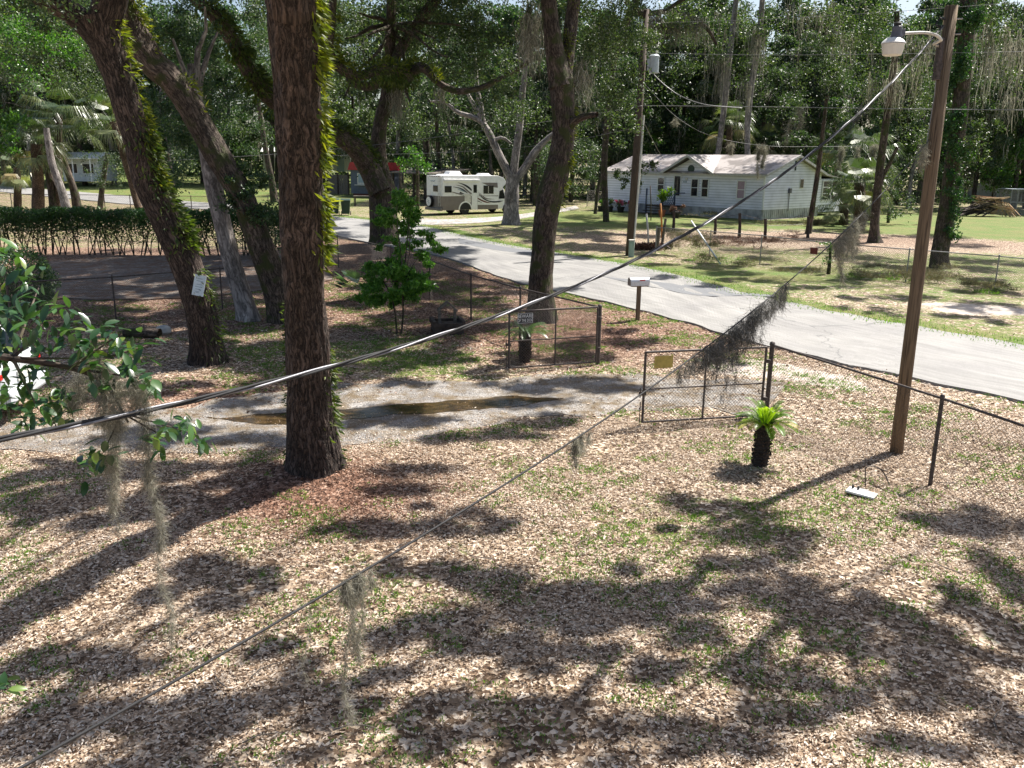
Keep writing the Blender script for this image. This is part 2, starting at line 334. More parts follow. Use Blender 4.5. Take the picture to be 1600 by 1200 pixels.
def groundmat():
    m, nt, b, out = newmat('ground')
    tc = N(nt, 'ShaderNodeTexCoord'); O = tc.outputs['Object']
    zn = N(nt, 'ShaderNodeAttribute', attribute_name='zone'); zs = N(nt, 'ShaderNodeSeparateColor'); nt.links.new(zn.outputs['Color'], zs.inputs[0])
    wn = N(nt, 'ShaderNodeTexNoise', i_Scale=9.0, i_Detail=3.0); nt.links.new(O, wn.inputs[0])
    ad = N(nt, 'ShaderNodeVectorMath', operation='MULTIPLY_ADD'); ad.inputs[1].default_value = (.12, .12, 0); nt.links.new(wn.outputs['Color'], ad.inputs[0]); nt.links.new(O, ad.inputs[2])
    mp = N(nt, 'ShaderNodeMapping'); mp.inputs['Scale'].default_value = (1, 1.0, 0); nt.links.new(ad.outputs[0], mp.inputs[0])
    vo = N(nt, 'ShaderNodeTexVoronoi', i_Scale=23.0); nt.links.new(mp.outputs[0], vo.inputs[0])
    sp = N(nt, 'ShaderNodeSeparateColor'); nt.links.new(vo.outputs['Color'], sp.inputs[0])
    lr = ramp(nt, [(0, (.06, .035, .022)), (.3, (.11, .072, .045)), (.55, (.25, .18, .12)), (.8, (.45, .36, .27)), (1, (.6, .52, .43))]); nt.links.new(sp.outputs[0], lr.inputs[0])
    rr = ramp(nt, [(0, (.035, .018, .012)), (.4, (.11, .056, .036)), (.8, (.25, .14, .095)), (1, (.42, .29, .22))]); nt.links.new(sp.outputs[0], rr.inputs[0])
    lit = mix(nt, zs.outputs['Green'], lr.outputs[0], rr.outputs[0])
    gn = N(nt, 'ShaderNodeTexNoise', i_Scale=26.0, i_Detail=6.0); nt.links.new(O, gn.inputs[0])
    gr = ramp(nt, [(.3, (.055, .07, .022)), (.5, (.105, .135, .038)), (.68, (.2, .21, .085))]); nt.links.new(gn.outputs[0], gr.inputs[0])
    tint = N(nt, 'ShaderNodeTexNoise', i_Scale=.55, i_Detail=5.0); nt.links.new(O, tint.inputs[0])
    tr = ramp(nt, [(.35, (.8, 1.02, .7)), (.65, (1.25, 1.05, 1.1))]); nt.links.new(tint.outputs[0], tr.inputs[0])
    grc = mix(nt, 1.0, gr.outputs[0], tr.outputs[0], 'MULTIPLY')
    # grass mask: zone red against clumpy noise
    n1 = N(nt, 'ShaderNodeTexNoise', i_Scale=3.2, i_Detail=9.0, i_Roughness=.68); nt.links.new(O, n1.inputs[0])
    su = N(nt, 'ShaderNodeMath', operation='SUBTRACT'); nt.links.new(zs.outputs['Red'], su.inputs[0]); nt.links.new(n1.outputs[0], su.inputs[1])
    mu = N(nt, 'ShaderNodeMath', operation='MULTIPLY_ADD', use_clamp=True); mu.inputs[1].default_value = 9.0; mu.inputs[2].default_value = .5; nt.links.new(su.outputs[0], mu.inputs[0])
    c = mix(nt, mu.outputs[0], lit, grc)
    # sand / bare soil
    sn = N(nt, 'ShaderNodeTexNoise', i_Scale=5.0, i_Detail=7.0); nt.links.new(O, sn.inputs[0])
    sr = ramp(nt, [(.3, (.36, .3, .25)), (.7, (.55, .5, .45))]); nt.links.new(sn.outputs[0], sr.inputs[0])
    s2 = N(nt, 'ShaderNodeMath', operation='SUBTRACT'); nt.links.new(zs.outputs['Blue'], s2.inputs[0]); nt.links.new(n1.outputs[0], s2.inputs[1])
    m2 = N(nt, 'ShaderNodeMath', operation='MULTIPLY_ADD', use_clamp=True); m2.inputs[1].default_value = 8.0; m2.inputs[2].default_value = .5; nt.links.new(s2.outputs[0], m2.inputs[0])
    c = mix(nt, m2.outputs[0], c, sr.outputs[0])
    nt.links.new(c, b.inputs['Base Color']); b.inputs['Roughness'].default_value = .85; b.inputs['Specular IOR Level'].default_value = .2
    hh = mix(nt, .5, vo.outputs['Distance'], gn.outputs[0])
    bp = N(nt, 'ShaderNodeBump', i_Strength=.9, i_Distance=.03); nt.links.new(hh, bp.inputs['Height']); nt.links.new(bp.outputs[0], b.inputs['Normal'])
    return m
M['ground'] = groundmat()
def watermat():
    m, nt, b, out = newmat('muddy_water')
    b.inputs['Base Color'].default_value = (.13, .075, .025, 1); b.inputs['Roughness'].default_value = .18; b.inputs['Specular IOR Level'].default_value = .5
    tc = N(nt, 'ShaderNodeTexCoord'); nz = N(nt, 'ShaderNodeTexNoise', i_Scale=6.0, i_Detail=6.0); nt.links.new(tc.outputs['Object'], nz.inputs[0])
    rp = ramp(nt, [(.35, (.03, .02, .01)), (.55, (.06, .038, .016)), (.75, (.13, .085, .04))]); nt.links.new(nz.outputs[0], rp.inputs[0]); nt.links.new(rp.outputs[0], b.inputs['Base Color'])
    return m
M['water'] = watermat()
# ------------------------------------------------------------------ the setting: road, ground, driveway
near_px = [(1600, 630), (1400, 588), (1200, 543), (1000, 487), (800, 440), (700, 405), (600, 384), (510, 368), (440, 347), (375, 332), (277, 325), (130, 313), (60, 306)]
far_px = [(1600, 543), (1400, 507), (1200, 468), (1000, 418), (800, 385), (720, 368), (650, 353), (510, 338), (440, 333), (375, 322), (277, 314), (130, 301), (60, 296)]
NE = [G(*p) for p in near_px]; FE = [G(*p) for p in far_px]
def extend(L, k=5):
    a = L[0]+(L[0]-L[1]).normalized()*40; z = L[-1]+(L[-1]-L[-2]).normalized()*60
    a.z = 0; z.z = hz(z.x, z.y); return [a]+L+[z]
NE = extend(NE); FE = extend(FE)
def catmull(P, n):
    P = [np.array(p, float) for p in P]; P = [2*P[0]-P[1]]+P+[2*P[-1]-P[-2]]; out = []
    for i in range(1, len(P)-2):
        for k in range(n):
            t = k/n
            out.append(.5*((2*P[i])+(-P[i-1]+P[i+1])*t+(2*P[i-1]-5*P[i]+4*P[i+1]-P[i+2])*t*t+(-P[i-1]+3*P[i]-3*P[i+1]+P[i+2])*t**3))
    out.append(P[-2]); return np.array(out)
def resample(P, step):
    P = np.array(P, float); d = np.r_[0, np.cumsum(np.linalg.norm(np.diff(P, axis=0), axis=1))]
    s = np.linspace(0, d[-1], max(2, int(d[-1]/step)+1))
    return np.stack([np.interp(s, d, P[:, k]) for k in range(P.shape[1])], 1)
nc = catmull(NE, 10); fc = catmull(FE, 10)
def fbm1(t, sd):
    return sum(np.sin(t*f+sd*k*1.7+k)/f**.8 for k, f in enumerate((1.3, 3.1, 6.7, 13.9), 1))
def sheet(A, B, nw, lift, name, mat, jag=0, step=.35):   # a strip between two edges
    n = max(len(A), len(B)); L = np.linalg.norm(np.diff(A, axis=0), axis=1).sum()
    k = int(max(L, 3)/step)
    def rp(P):
        d = np.linspace(0, 1, len(P)); s = np.linspace(0, 1, k); return np.stack([np.interp(s, d, P[:, j]) for j in range(3)], 1)
    A = rp(A); B = rp(B); s = np.arange(k)*step
    w = (B-A); wl = np.linalg.norm(w, axis=1, keepdims=True)
    A = A - w/wl*(fbm1(s, 1)*jag)[:, None]; B = B + w/wl*(fbm1(s, 5)*jag)[:, None]
    V = []; at_ = []
    for j in range(nw+1):
        P = A+(B-A)*(j/nw); P[:, 2] = hgt(P[:, 0], P[:, 1])+lift; V.append(P)
        at_.append(np.stack([np.full(k, j/nw*5), s, np.zeros(k)], 1))
    for j in (0, nw):              # skirts that turn down at the edges
        P = V[j].copy(); P[:, 2] -= .12; V.append(P); at_.append(at_[j])
    V = np.array(V); i = np.arange(k-1); Fc = []
    cols = [(j, j+1) for j in range(nw)]+[(nw+1, 0), (nw, nw+2)]
    for a, b_ in cols: Fc.append(np.stack([a*k+i, a*k+i+1, b_*k+i+1, b_*k+i], 1))
    return mesh_np(name, V.reshape(-1, 3), np.concatenate(Fc), mat, attrs={'strip': ('FLOAT_VECTOR', np.array(at_).reshape(-1, 3))})
prop(sheet(nc, fc, 10, .045, 'road', M['road'], .04), kind='structure')
roadpoly = np.concatenate([nc[:, :2], fc[::-1, :2]])
def inpoly(x, y, poly):
    c = np.zeros(x.shape, bool); n = len(poly); j = n-1
    for i in range(n):
        xi, yi = poly[i][0], poly[i][1]; xj, yj = poly[j][0], poly[j][1]
        with np.errstate(divide='ignore', invalid='ignore'):
            t = ((yi > y) != (yj > y)) & (x < (xj-xi)*(y-yi)/(yj-yi+1e-12)+xi)
        c ^= t; j = i
    return c
def dpoly(x, y, P):              # distance to a polyline
    d = np.full(x.shape, 1e9)
    for i in range(len(P)-1):
        ax, ay = P[i][0], P[i][1]; bx, by = P[i+1][0]-ax, P[i+1][1]-ay
        t = np.clip(((x-ax)*bx+(y-ay)*by)/(bx*bx+by*by+1e-9), 0, 1)
        d = np.minimum(d, np.hypot(x-ax-t*bx, y-ay-t*by))
    return d
def ell(x, y, px, py, a, b_, rot=0, p=None):
    c = p if p is not None else G(px, py); dx, dy = x-c[0], y-c[1]; cr, sr = math.cos(rot), math.sin(rot)
    return np.exp(-(((dx*cr+dy*sr)/a)**2+((-dx*sr+dy*cr)/b_)**2))
ncc = resample(nc[:, :2], 1.0); fcc = resample(fc[:, :2], 1.0)
def zones(x, y):
    fieldd = dpoly(x, y, fcc); nd = dpoly(x, y, ncc); beyond = inpoly(x, y, np.array([(p[0], p[1]) for p in fc]+[(-200, 400), (200, 400), (200, -20)]))
    ng = .5*np.sin(.8*x+1.9)*np.sin(.9*y)+.3*np.sin(2.1*x+y)
    r = .34+.03*ng                                     # this side: litter with thin grass
    r = r+.13*ell(x, y, 1130, 820, 2.0, 1.2)+.1*ell(x, y, 560, 560, 3.0, 2.0)+.12*ell(x, y, 620, 560, 3, 2)+.1*ell(x, y, 800, 590, 2, .6)
    r = r-.1*ell(x, y, 430, 760, 1.5, 1)
    r = r+.1*np.exp(-(nd/.5)**2)*(y > 18)
    g = ell(x, y, 500, 770, 1.5, 1.2)*1.3+.9*ell(x, y, 350, 620, 2.5, 1.6)+.7*ell(x, y, 880, 540, 2.5, 2.5)+.75*ss(17, 24, y)*(~beyond)
    b = np.zeros_like(x)
    b = b+.75*ell(x, y, 1270, 590, 1.9, .9, -.9)+.6*ell(x, y, 1150, 575, 1.3, .8)+.45*np.exp(-(nd/.45)**2)*(~beyond)*(y < 22)
    # across the road
    rb = .505+.06*ng+.4*np.exp(-(fieldd/.7)**2)
    rb = rb-.1*ell(x, y, 960, 380, 3.0, 5)-.1*ell(x, y, 1330, 480, 3, 1.5)
    rb = rb+.3*ell(x, y, 970, 342, 8, 7)+.3*ell(x, y, 1550, 360, 14, 16)+.1*ell(x, y, 1150, 430, 6, 2.5)
    rb = rb-.6*ell(x, y, 1390, 378, 11, 4.6, -.2)-.2*ell(x, y, 1250, 372, 5, 2)
    bb = .75*ell(x, y, 1540, 485, 2.4, 1.2)+.4*ell(x, y, 1450, 475, 1.6, .5)
    gb = .5*ell(x, y, 1390, 376, 10, 4, -.2)+.2*ell(x, y, 960, 375, 5, 7)
    left = ss(-12, -16, x)*(y > 60)
    rb = np.where(left > .5, .62+.05*ng, rb)
    r = np.where(beyond, rb, r); g = np.where(beyond, gb, g); b = np.where(beyond, bb, b)
    lawn = (~beyond) & (x < -12) & (y > 42)             # sunlit strip of grass beyond the hedge
    r = np.where(lawn, .47+.05*ng, r); g = np.where(lawn, .3, g)
    return np.clip(r, 0, 1), np.clip(g, 0, 1), np.clip(b, 0, 1), beyond
def axis(a, b, fine0, fine1, st, grow):
    L = [fine0]
    while L[-1] < fine1: L.append(L[-1]+st)
    s = st
    while L[-1] < b: s *= grow; L.append(L[-1]+s)
    s = st; L2 = [fine0]
    while L2[-1] > a: s *= grow; L2.append(L2[-1]-s)
    return np.array(L2[::-1][:-1]+L)
gx = axis(-600, 600, -14, 16, .16, 1.06); gy = axis(-60, 900, 3, 30, .16, 1.03)
X, Y = np.meshgrid(gx, gy); Z = hgt(X, Y)
inr = inpoly(X.ravel(), Y.ravel(), roadpoly).reshape(X.shape)
Z = Z-np.where(inr, .03, 0)
zr, zg, zb, _ = zones(X, Y)
ny, nx = X.shape; I = (np.arange(ny-1)[:, None]*nx+np.arange(nx-1)[None]).ravel()
prop(mesh_np('ground', np.stack([X, Y, Z], -1).reshape(-1, 3), np.stack([I, I+1, I+nx+1, I+nx], 1), M['ground'], smooth=True,
     attrs={'zone': ('FLOAT_COLOR', np.stack([zr, zg, zb, np.ones_like(zr)], -1).reshape(-1, 4))}), kind='structure')
# driveway of gravel from the open gates to the left
dn = [G(*p) for p in ((1230, 600), (1080, 590), (940, 588), (800, 592), (650, 596), (520, 606), (380, 618), (250, 640), (100, 660), (-60, 668), (-300, 690))]
df = [G(*p) for p in ((1180, 655), (1080, 640), (980, 640), (860, 655), (740, 672), (620, 688), (500, 702), (380, 704), (200, 708), (-60, 712), (-400, 740))]
prop(sheet(catmull(dn, 8), catmull(df, 8), 12, .012, 'driveway', M['gravel'], .22, .12), kind='structure')
drivepoly = np.array([(p[0], p[1]) for p in dn]+[(p[0], p[1]) for p in df[::-1]])
pn = [G(*p) for p in ((880, 624), (800, 620), (740, 624), (670, 630), (600, 638), (540, 642), (470, 646), (400, 648), (330, 654))]
pf = [G(*p) for p in ((880, 625), (800, 640), (740, 645), (670, 647), (600, 650), (540, 656), (470, 664), (400, 668), (330, 655))]
prop(sheet(catmull(pn, 8), catmull(pf, 8), 5, .02, 'puddle', M['water'], .13, .06), kind='structure')
# other surfaces
rv = [G(*p) for p in ((640, 341), (700, 343), (790, 338), (850, 330), (900, 322))]; rf = [G(*p) for p in ((610, 351), (700, 351), (790, 345), (850, 336), (905, 326))]
prop(sheet(catmull(rv, 8), catmull(rf, 8), 4, .02, 'dirt_drive', M['farpave'], .1, .4), kind='structure')
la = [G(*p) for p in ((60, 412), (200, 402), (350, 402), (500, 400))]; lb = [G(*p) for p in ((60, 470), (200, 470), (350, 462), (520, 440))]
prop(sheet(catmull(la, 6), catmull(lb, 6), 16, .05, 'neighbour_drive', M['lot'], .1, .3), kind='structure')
pa = [G(*p) for p in ((940, 434), (1010, 441), (1080, 448), (1150, 459), (1210, 464))]; pb_ = [G(*p) for p in ((990, 446), (1040, 455), (1100, 465), (1150, 465), (1215, 467))]
o = sheet(catmull(pa, 6), catmull(pb_, 6), 3, .05, 'road_patch', M['patch'], .03, .3); prop(o, kind='structure')
pa = [G(*p) for p in ((715, 373), (750, 380), (800, 389), (850, 396))]; pb_ = [G(*p) for p in ((718, 382), (760, 390), (800, 396), (850, 402))]
o = sheet(catmull(pa, 6), catmull(pb_, 6), 3, .05, 'road_patch', M['patch'], .03, .3); prop(o, kind='structure')
# ------------------------------------------------------------------ leaves and moss in bulk
def unit(a): return a/np.maximum(np.linalg.norm(a, axis=-1, keepdims=True), 1e-9)
def leafarr(P, L, W, D=None, flat=0.0, fold=.15, rng=rs):
    n = len(P)
    if D is None:
        D = rng.normal(size=(n, 3))
        if flat: D[:, 2] *= (1-flat)
    D = unit(D); q = rng.normal(size=(n, 3))
    if flat: q[:, :2] *= (1-flat)
    w = unit(np.cross(D, q)); nn = np.cross(w, D)
    L = np.broadcast_to(L, (n,))[:, None]; W = np.broadcast_to(W, (n,))[:, None]
    v0 = P; v2 = P+D*L; mid = P+D*L*.45+nn*W*fold
    V = np.stack([v0, mid+w*W*.5, v2, mid-w*W*.5], 1)
    b = np.arange(n)[:, None]*4
    Fc = np.concatenate([b+np.array([0, 1, 2]), b+np.array([0, 2, 3])], 0)
    return V.reshape(-1, 3), Fc
def leaves(name, P, L, W, mat, parent=None, org=None, D=None, flat=0.0, fold=.15, var=None):
    n = len(P)
    L = np.broadcast_to(L, (n,))*rs.uniform(.7, 1.3, n); W = np.broadcast_to(W, (n,))*rs.uniform(.75, 1.25, n)
    V, Fc = leafarr(P, L, W, D, flat, fold)
    v = rs.uniform(0, 1, n) if var is None else var
    return mesh_np(name, V, Fc, mat, parent, attrs={'var': ('FLOAT', np.repeat(v, 4))}, org=org)
def gclump(c, r, n, k=5):       # a leafy clump made of k sub-clumps
    c = np.array(c, float); r = np.broadcast_to(np.array(r, float), (3,))
    cs = c+rs.normal(size=(k, 3))*r*.55
    m = rs.randint(0, k, n)
    return cs[m]+rs.normal(size=(n, 3))*r*rs.uniform(.13, .38, k)[m][:, None]
def moss(name, tops, lens, mat, parent=None, org=None, w=.004, seg=7, curl=.02, per=1, spread=.03, hairs=0):
    tops = np.repeat(np.array(tops, float), per, 0); lens = np.repeat(np.array(lens, float), per)*rs.uniform(.3, 1.05, len(tops))
    n = len(tops); p = tops+rs.normal(size=(n, 3))*np.array([spread, spread, .01]); V = []
    drift = rs.normal(size=(n, 3))*.04
    d0 = unit(np.stack([rs.normal(size=n), rs.normal(size=n), np.zeros(n)], 1))
    for i in range(seg+1):
        ww = w*(1-.6*i/seg); V.append(np.stack([p-d0*ww/2, p+d0*ww/2], 1))
        p = p+np.stack([rs.normal(size=n)*curl, rs.normal(size=n)*curl, -lens/seg], 1)+drift*lens[:, None]/seg
    V = np.array(V).transpose(1, 0, 2, 3)      # n, seg+1, 2, 3
    b = (np.arange(n)[:, None]*(seg+1)+np.arange(seg)[None])*2; b = b.reshape(-1, 1)
    Fc = np.concatenate([b+np.array([0, 1, 3, 2])], 0)
    var = np.repeat(rs.uniform(0, 1, n), (seg+1)*2); VV = V.reshape(-1, 3)
    if hairs:                                   # short curly side hairs
        m = n*hairs; i = rs.randint(0, n, m); j = rs.randint(0, seg, m); q = V[i, j, 0]
        d = rs.normal(size=(m, 3)); d[:, 2] -= .8; d = unit(d); Lh = rs.uniform(.02, .06, m)[:, None]*(w/.003)**.5
        s = unit(np.cross(d, rs.normal(size=(m, 3))))*w*.35
        H_ = np.stack([q-s, q+s, q+d*Lh+s*.5, q+d*Lh-s*.5], 1).reshape(-1, 3)
        bb = len(VV)+np.arange(m)[:, None]*4
        Fc = np.concatenate([Fc, bb+np.arange(4)]); VV = np.concatenate([VV, H_]); var = np.r_[var, np.repeat(rs.uniform(0, 1, m), 4)]
    o = mesh_np(name, VV, Fc, mat, parent, attrs={'var': ('FLOAT', var)}, org=org)
    if parent: o['kind'] = 'stuff'
    return o
def fronds(arrs):               # join several (V, F, var)
    V = []; Fc = []; va = []; b = 0
    for v, f, a in arrs: V.append(v); Fc.append(f+b); va.append(a); b += len(v)
    return np.concatenate(V), np.concatenate(Fc), np.concatenate(va)
# ------------------------------------------------------------------ trunks and limbs
def limb_arr(C, rad, nside=12, step=.25, amp=0.0, flare=0.0, fs=1.0):
    C = np.array([tuple(c) for c in C], float); K = np.c_[C, rad]; K = catmull(K, 8); K = resample(K, step)
    n = len(K); T = unit(np.gradient(K[:, :3], axis=0)); vv = np.r_[0, np.cumsum(np.linalg.norm(np.diff(K[:, :3], axis=0), axis=1))]
    u = np.cross(T[0], [0, 1, 0.02]); V = np.zeros((n, nside, 3)); B = np.zeros((n, nside, 3)); off = rs.uniform(0, 50)
    th = np.arange(nside)*2*np.pi/nside; ct, st = np.cos(th), np.sin(th)
    for i in range(n):
        u = u-T[i]*np.dot(u, T[i]); u = u/np.linalg.norm(u); w = np.cross(T[i], u); r = K[i, 3]
        rr = np.full(nside, r)
        if flare: rr = rr*(1+flare*math.exp(-vv[i]/.35)*(1+.5*np.sin(th*5+off))/1.3)
        B[i] = np.stack([ct*r+off, st*r, np.full(nside, vv[i])], 1)
        if amp:
            for k in range(nside):
                q = Vector((ct[k]*r*fs*13+off, st[k]*r*fs*13, vv[i]*2.6*fs))
                rid = abs(mnoise.noise(q))+.5*abs(mnoise.noise(q*2.3))
                rr[k] += amp*(min(rid*1.6, .8)-.4)+amp*1.2*mnoise.noise(Vector((ct[k]*1.3+off, st[k]*1.3, vv[i]*1.1)))
        V[i] = K[i, :3]+(u*ct[:, None]+w*st[:, None])*rr[:, None]
    i = np.arange(n-1)[:, None]*nside; k = np.arange(nside)[None]
    Fc = np.stack([i+k, i+(k+1) % nside, i+nside+(k+1) % nside, i+nside+k], -1).reshape(-1, 4)
    return V.reshape(-1, 3), Fc, B.reshape(-1, 3)
def limbs(name, specs, mat, parent, org, **kw):   # several tubes in one mesh (a trunk with its own branches, or one limb)
    V = []; Fc = []; B = []; b = 0
    for s in specs:
        v, f, a = limb_arr(s[0], s[1], **{**kw, **(s[2] if len(s) > 2 else {})}); V.append(v); Fc.append(f+b); B.append(a); b += len(v)
    return mesh_np(name, np.concatenate(V), np.concatenate(Fc), mat, parent, smooth=True, attrs={'bark': ('FLOAT_VECTOR', np.concatenate(B))}, org=org)
def pxl(rows, D):                # rows (x, y, width px[, D]) -> centres and radii
    C = []; r = []
    for row in rows:
        d = row[3] if len(row) > 3 else D
        C.append(at(row[0], row[1], d)); a = at(row[0]-row[2]/2, row[1], d); b = at(row[0]+row[2]/2, row[1], d); r.append((a-b).length/2)
    return C, r
def up(C, r, top, k=1.0):        # carry the last limb point on to a height above the frame
    p = C[-1]; d = (C[-1]-C[-2]).normalized(); d = Vector((d.x*.7, d.y*.7, max(d.z, .5))).normalized()
    n = max(1, int((top-p.z)/1.5))
    for i in range(n):
        p = p+d*((top-C[-1].z if n == 1 else 1.5)/d.z*1.0)*(1.0); 
        C = C+[p.copy()]; r = r+[max(.05, r[-1]*.86)]
        d = (d+Vector((random.uniform(-.15, .15), random.uniform(-.15, .15), 0))).normalized()
        if p.z > top: break
    return C, r
def twigs(root, tips, r0=.06, r1=.012, sag=.0):
    out = []
    for t in tips:
        t = Vector(t); root_ = Vector(root); m1 = root_.lerp(t, .4)+Vector((random.uniform(-.3, .3), random.uniform(-.3, .3), random.uniform(0, .5)))*((t-root_).length*.15+.1)
        m2 = root_.lerp(t, .75)+Vector((random.uniform(-.3, .3), random.uniform(-.3, .3), random.uniform(-.3, .3)))*((t-root_).length*.1+.05)
        out.append(([root_, m1, m2, t], [r0, r0*.7, (r0+r1)/2*.7, r1], dict(nside=6, step=.5)))
    return out

def tassel(name, paths, mat, parent=None, org=None, w=.0016, hair=.07):
    """beard moss: paths = (points, radius at the top, radius at the tip, hairs)"""
    VV = []; FF = []; va = []; b = 0
    for pts, r0, r1, n in paths:
        K = resample(catmull([tuple(p) for p in pts], 8), .01); L = len(K); f = rs.uniform(0, 1, n)**.85; i = (f*(L-1)).astype(int)
        rad = r0+(r1-r0)*f; p = K[i]+rs.normal(size=(n, 3))*rad[:, None]*np.array([.5, .5, .25])
        tan = unit(np.gradient(K, axis=0))[i]; d = unit(tan*1.0+rs.normal(size=(n, 3))*.55); seg = 5; hl = hair*rs.uniform(.4, 1.4, n)/seg; V = []
        s = unit(np.cross(d, rs.normal(size=(n, 3))))
        for k in range(seg+1):
            ww = w*(1-.5*k/seg); V.append(np.stack([p-s*ww/2, p+s*ww/2], 1)); d = unit(d+rs.normal(size=(n, 3))*.5+np.array([0, 0, -.15])); p = p+d*hl[:, None]
        V = np.array(V).transpose(1, 0, 2, 3); q = (np.arange(n)[:, None]*(seg+1)+np.arange(seg)[None])*2; q = q.reshape(-1, 1)+b
        VV.append(V.reshape(-1, 3)); FF.append(q+np.array([0, 1, 3, 2])); va.append(np.repeat(rs.uniform(0, 1, n), (seg+1)*2)); b += n*(seg+1)*2
    return mesh_np(name, np.concatenate(VV), np.concatenate(FF), mat, parent, attrs={'var': ('FLOAT', np.concatenate(va))}, org=org)
# ------------------------------------------------------------------ near trees
def growth(name, C, rr, side, n, mat, parent, org, lo=0.0, hi=1.0, L=.13, W=.035, spread=.9, out=.1):
    """fern or vine leaves rooted on one side of a limb; side = world direction it faces"""
    C = np.array([tuple(c) for c in C]); K = catmull(np.c_[C, rr], 8); K = resample(K, .02)
    m = len(K); ncl = max(4, n//22); cc_ = rs.uniform(lo, hi, ncl); i = np.clip((cc_[rs.randint(0, ncl, n)]*(m-1)+rs.normal(size=n)*5), lo*(m-1), hi*(m-1)-.5).astype(int); T = unit(np.gradient(K[:, :3], axis=0))[i]
    s = np.array(side, float); s = s-T*(T@s)[:, None]; s = unit(s); q = np.cross(T, s)
    a = rs.normal(size=n)*spread; d = s*np.cos(a)[:, None]+q*np.sin(a)[:, None]
    P = K[i, :3]+d*(K[i, 3]*.97)[:, None]+d*(rs.uniform(0, out, n))[:, None]
    D = d*.9+np.array([0, 0, -.45])+rs.normal(size=(n, 3))*.35
    sz = rs.uniform(.5, 1.35, n); o = leaves(name, P, L*sz, W*sz, mat, parent, org, D=D, fold=.1); o['kind'] = 'stuff'; return o
shade_clumps = []
def patch(px, py, rx, ry, dens=1.0, h=None):
    """foliage overhead whose shadow falls round this spot of the lawn"""
    g = G(px, py); h = h or random.uniform(8.6, 10.5)
    ex = (G(px+rx, py)-g).length; ey = (G(px, py-ry)-g).length
    c = g+SUN*((h-g.z)/SUN.z)
    shade_clumps.append((c, ex*.84, ey*.82, dens*1.1))
def crownfrom(lst, dens=2600, rz=.3, L=.075, W=.034):
    PP = []
    for c, ex, ey, dn_ in lst:
        n = max(60, int(dens*dn_*(ex*ey*3.14+.4))); k = max(6, int(ex*ey*11))
        PP.append(gclump(c, (ex, ey, rz), n, k))
    return np.concatenate(PP)
# --- the main oak, with the crown that shades the lawn
org = G(490, 735); org = Vector((MT[0], MT[1], hz(*MT)-.1))
t = thing('live_oak', org, 'thick oak trunk crossed by the black cable in front, yellow-green ferns down its right side', 'tree')
rowsA = [(494, 745, 92), (490, 700, 80), (484, 640, 70), (482, 560, 65), (476, 460, 63), (472, 360, 64), (469, 260, 66), (464, 160, 69), (458, 70, 73), (453, 0, 77), (449, -60, 80)]
C, r_ = pxl([(x, y, w, 11.53-2.75*((745-y)/745)**1.3) for x, y, w in rowsA], 11.53); C.insert(0, C[0]+Vector((.02, 0, -.35))); r_.insert(0, r_[0]*1.05)
C, r_ = up(C, r_, 9.0)
limbs('trunk', [(C, r_)], M['bark'], t, org, nside=150, step=.022, amp=.026, flare=.34)
Cm, rm = C, r_
gr = M['fern']
for a_, b__ in ((.49, .56), (.565, .66), (.665, .7), (.71, .8), (.81, .9), (.9, 1.0)): growth('fern_growth', Cm[:12], rm[:12], (1, .1, 0), int(1900*(b__-a_)), gr, t, org, lo=a_, hi=b__, L=.13, W=.034, spread=.3, out=.05)
growth('fern_growth', Cm[:12], rm[:12], (1, .3, 0), 260, M['ferndark'], t, org, lo=.05, hi=.33, L=.1, W=.03, spread=.35, out=.06)
growth('fern_growth', Cm[:12], rm[:12], (-1, .3, 0), 240, M['ferndark'], t, org, lo=.06, hi=.42, L=.07, W=.025, spread=.3, out=.04)
# patches of shade read off the lawn
for p in [
          (100, 745, 60, 12, 1.3), (200, 745, 60, 12, 1.3), (100, 790, 60, 14, 1.3), (250, 795, 50, 12, 1.3), (300, 740, 50, 12, 1.2), (20, 785, 40, 14, 1.2), (400, 760, 50, 14, 1.2), (150, 725, 80, 8, 1.1),
          (40, 758, 60, 22, 1.2), (140, 770, 60, 25, 1.4), (240, 772, 60, 25, 1.4), (330, 765, 50, 22, 1.4), (60, 800, 60, 13, 1.1), (180, 815, 50, 14, 1.2), (380, 730, 70, 24, 1.2), (260, 735, 60, 15, 1),
          (300, 905, 55, 20, 1.3), (370, 935, 50, 22, 1.3), (330, 885, 50, 12, 1.1), (245, 930, 35, 12, 1.1), (400, 900, 30, 14, .9),
          (60, 1040, 90, 30, 1.2), (190, 1115, 110, 36, 1.2), (50, 1140, 80, 36, 1.1), (350, 1125, 90, 36, 1.2), (330, 1185, 100, 20, 1.1), (180, 1050, 60, 18, 1), (470, 1060, 60, 30, 1.2), (430, 1020, 40, 16, 1), (520, 1120, 60, 26, 1),
          (540, 820, 60, 14, 1), (600, 835, 50, 12, 1), (690, 820, 80, 18, 1.2), (760, 830, 40, 10, .9), (620, 770, 80, 16, .9), (640, 735, 80, 12, .8),
          (640, 885, 50, 20, 1), (700, 900, 60, 24, 1.2), (770, 915, 80, 30, 1.4), (840, 960, 90, 34, 1.5), (900, 930, 60, 24, 1.4), (960, 925, 60, 26, 1.4), (1040, 960, 70, 28, 1.4), (1080, 990, 40, 16, 1), (930, 985, 80, 24, 1.4), (720, 990, 80, 26, 1.2), (800, 1010, 80, 22, 1.2), (900, 1030, 60, 20, 1.1), (620, 990, 50, 24, 1), (590, 1060, 50, 20, 1), (660, 1100, 60, 22, 1), (790, 1110, 90, 26, 1.1), (720, 1150, 60, 20, 1), (880, 1160, 70, 20, 1), (1010, 1055, 50, 20, .8)]:
    patch(*p)
mainc = list(shade_clumps); shade_clumps.clear()
top = Cm[-1]
P = crownfrom(mainc)
leaves('crown', P, .08, .046, M['oakleaf'], t, org)
sp = []
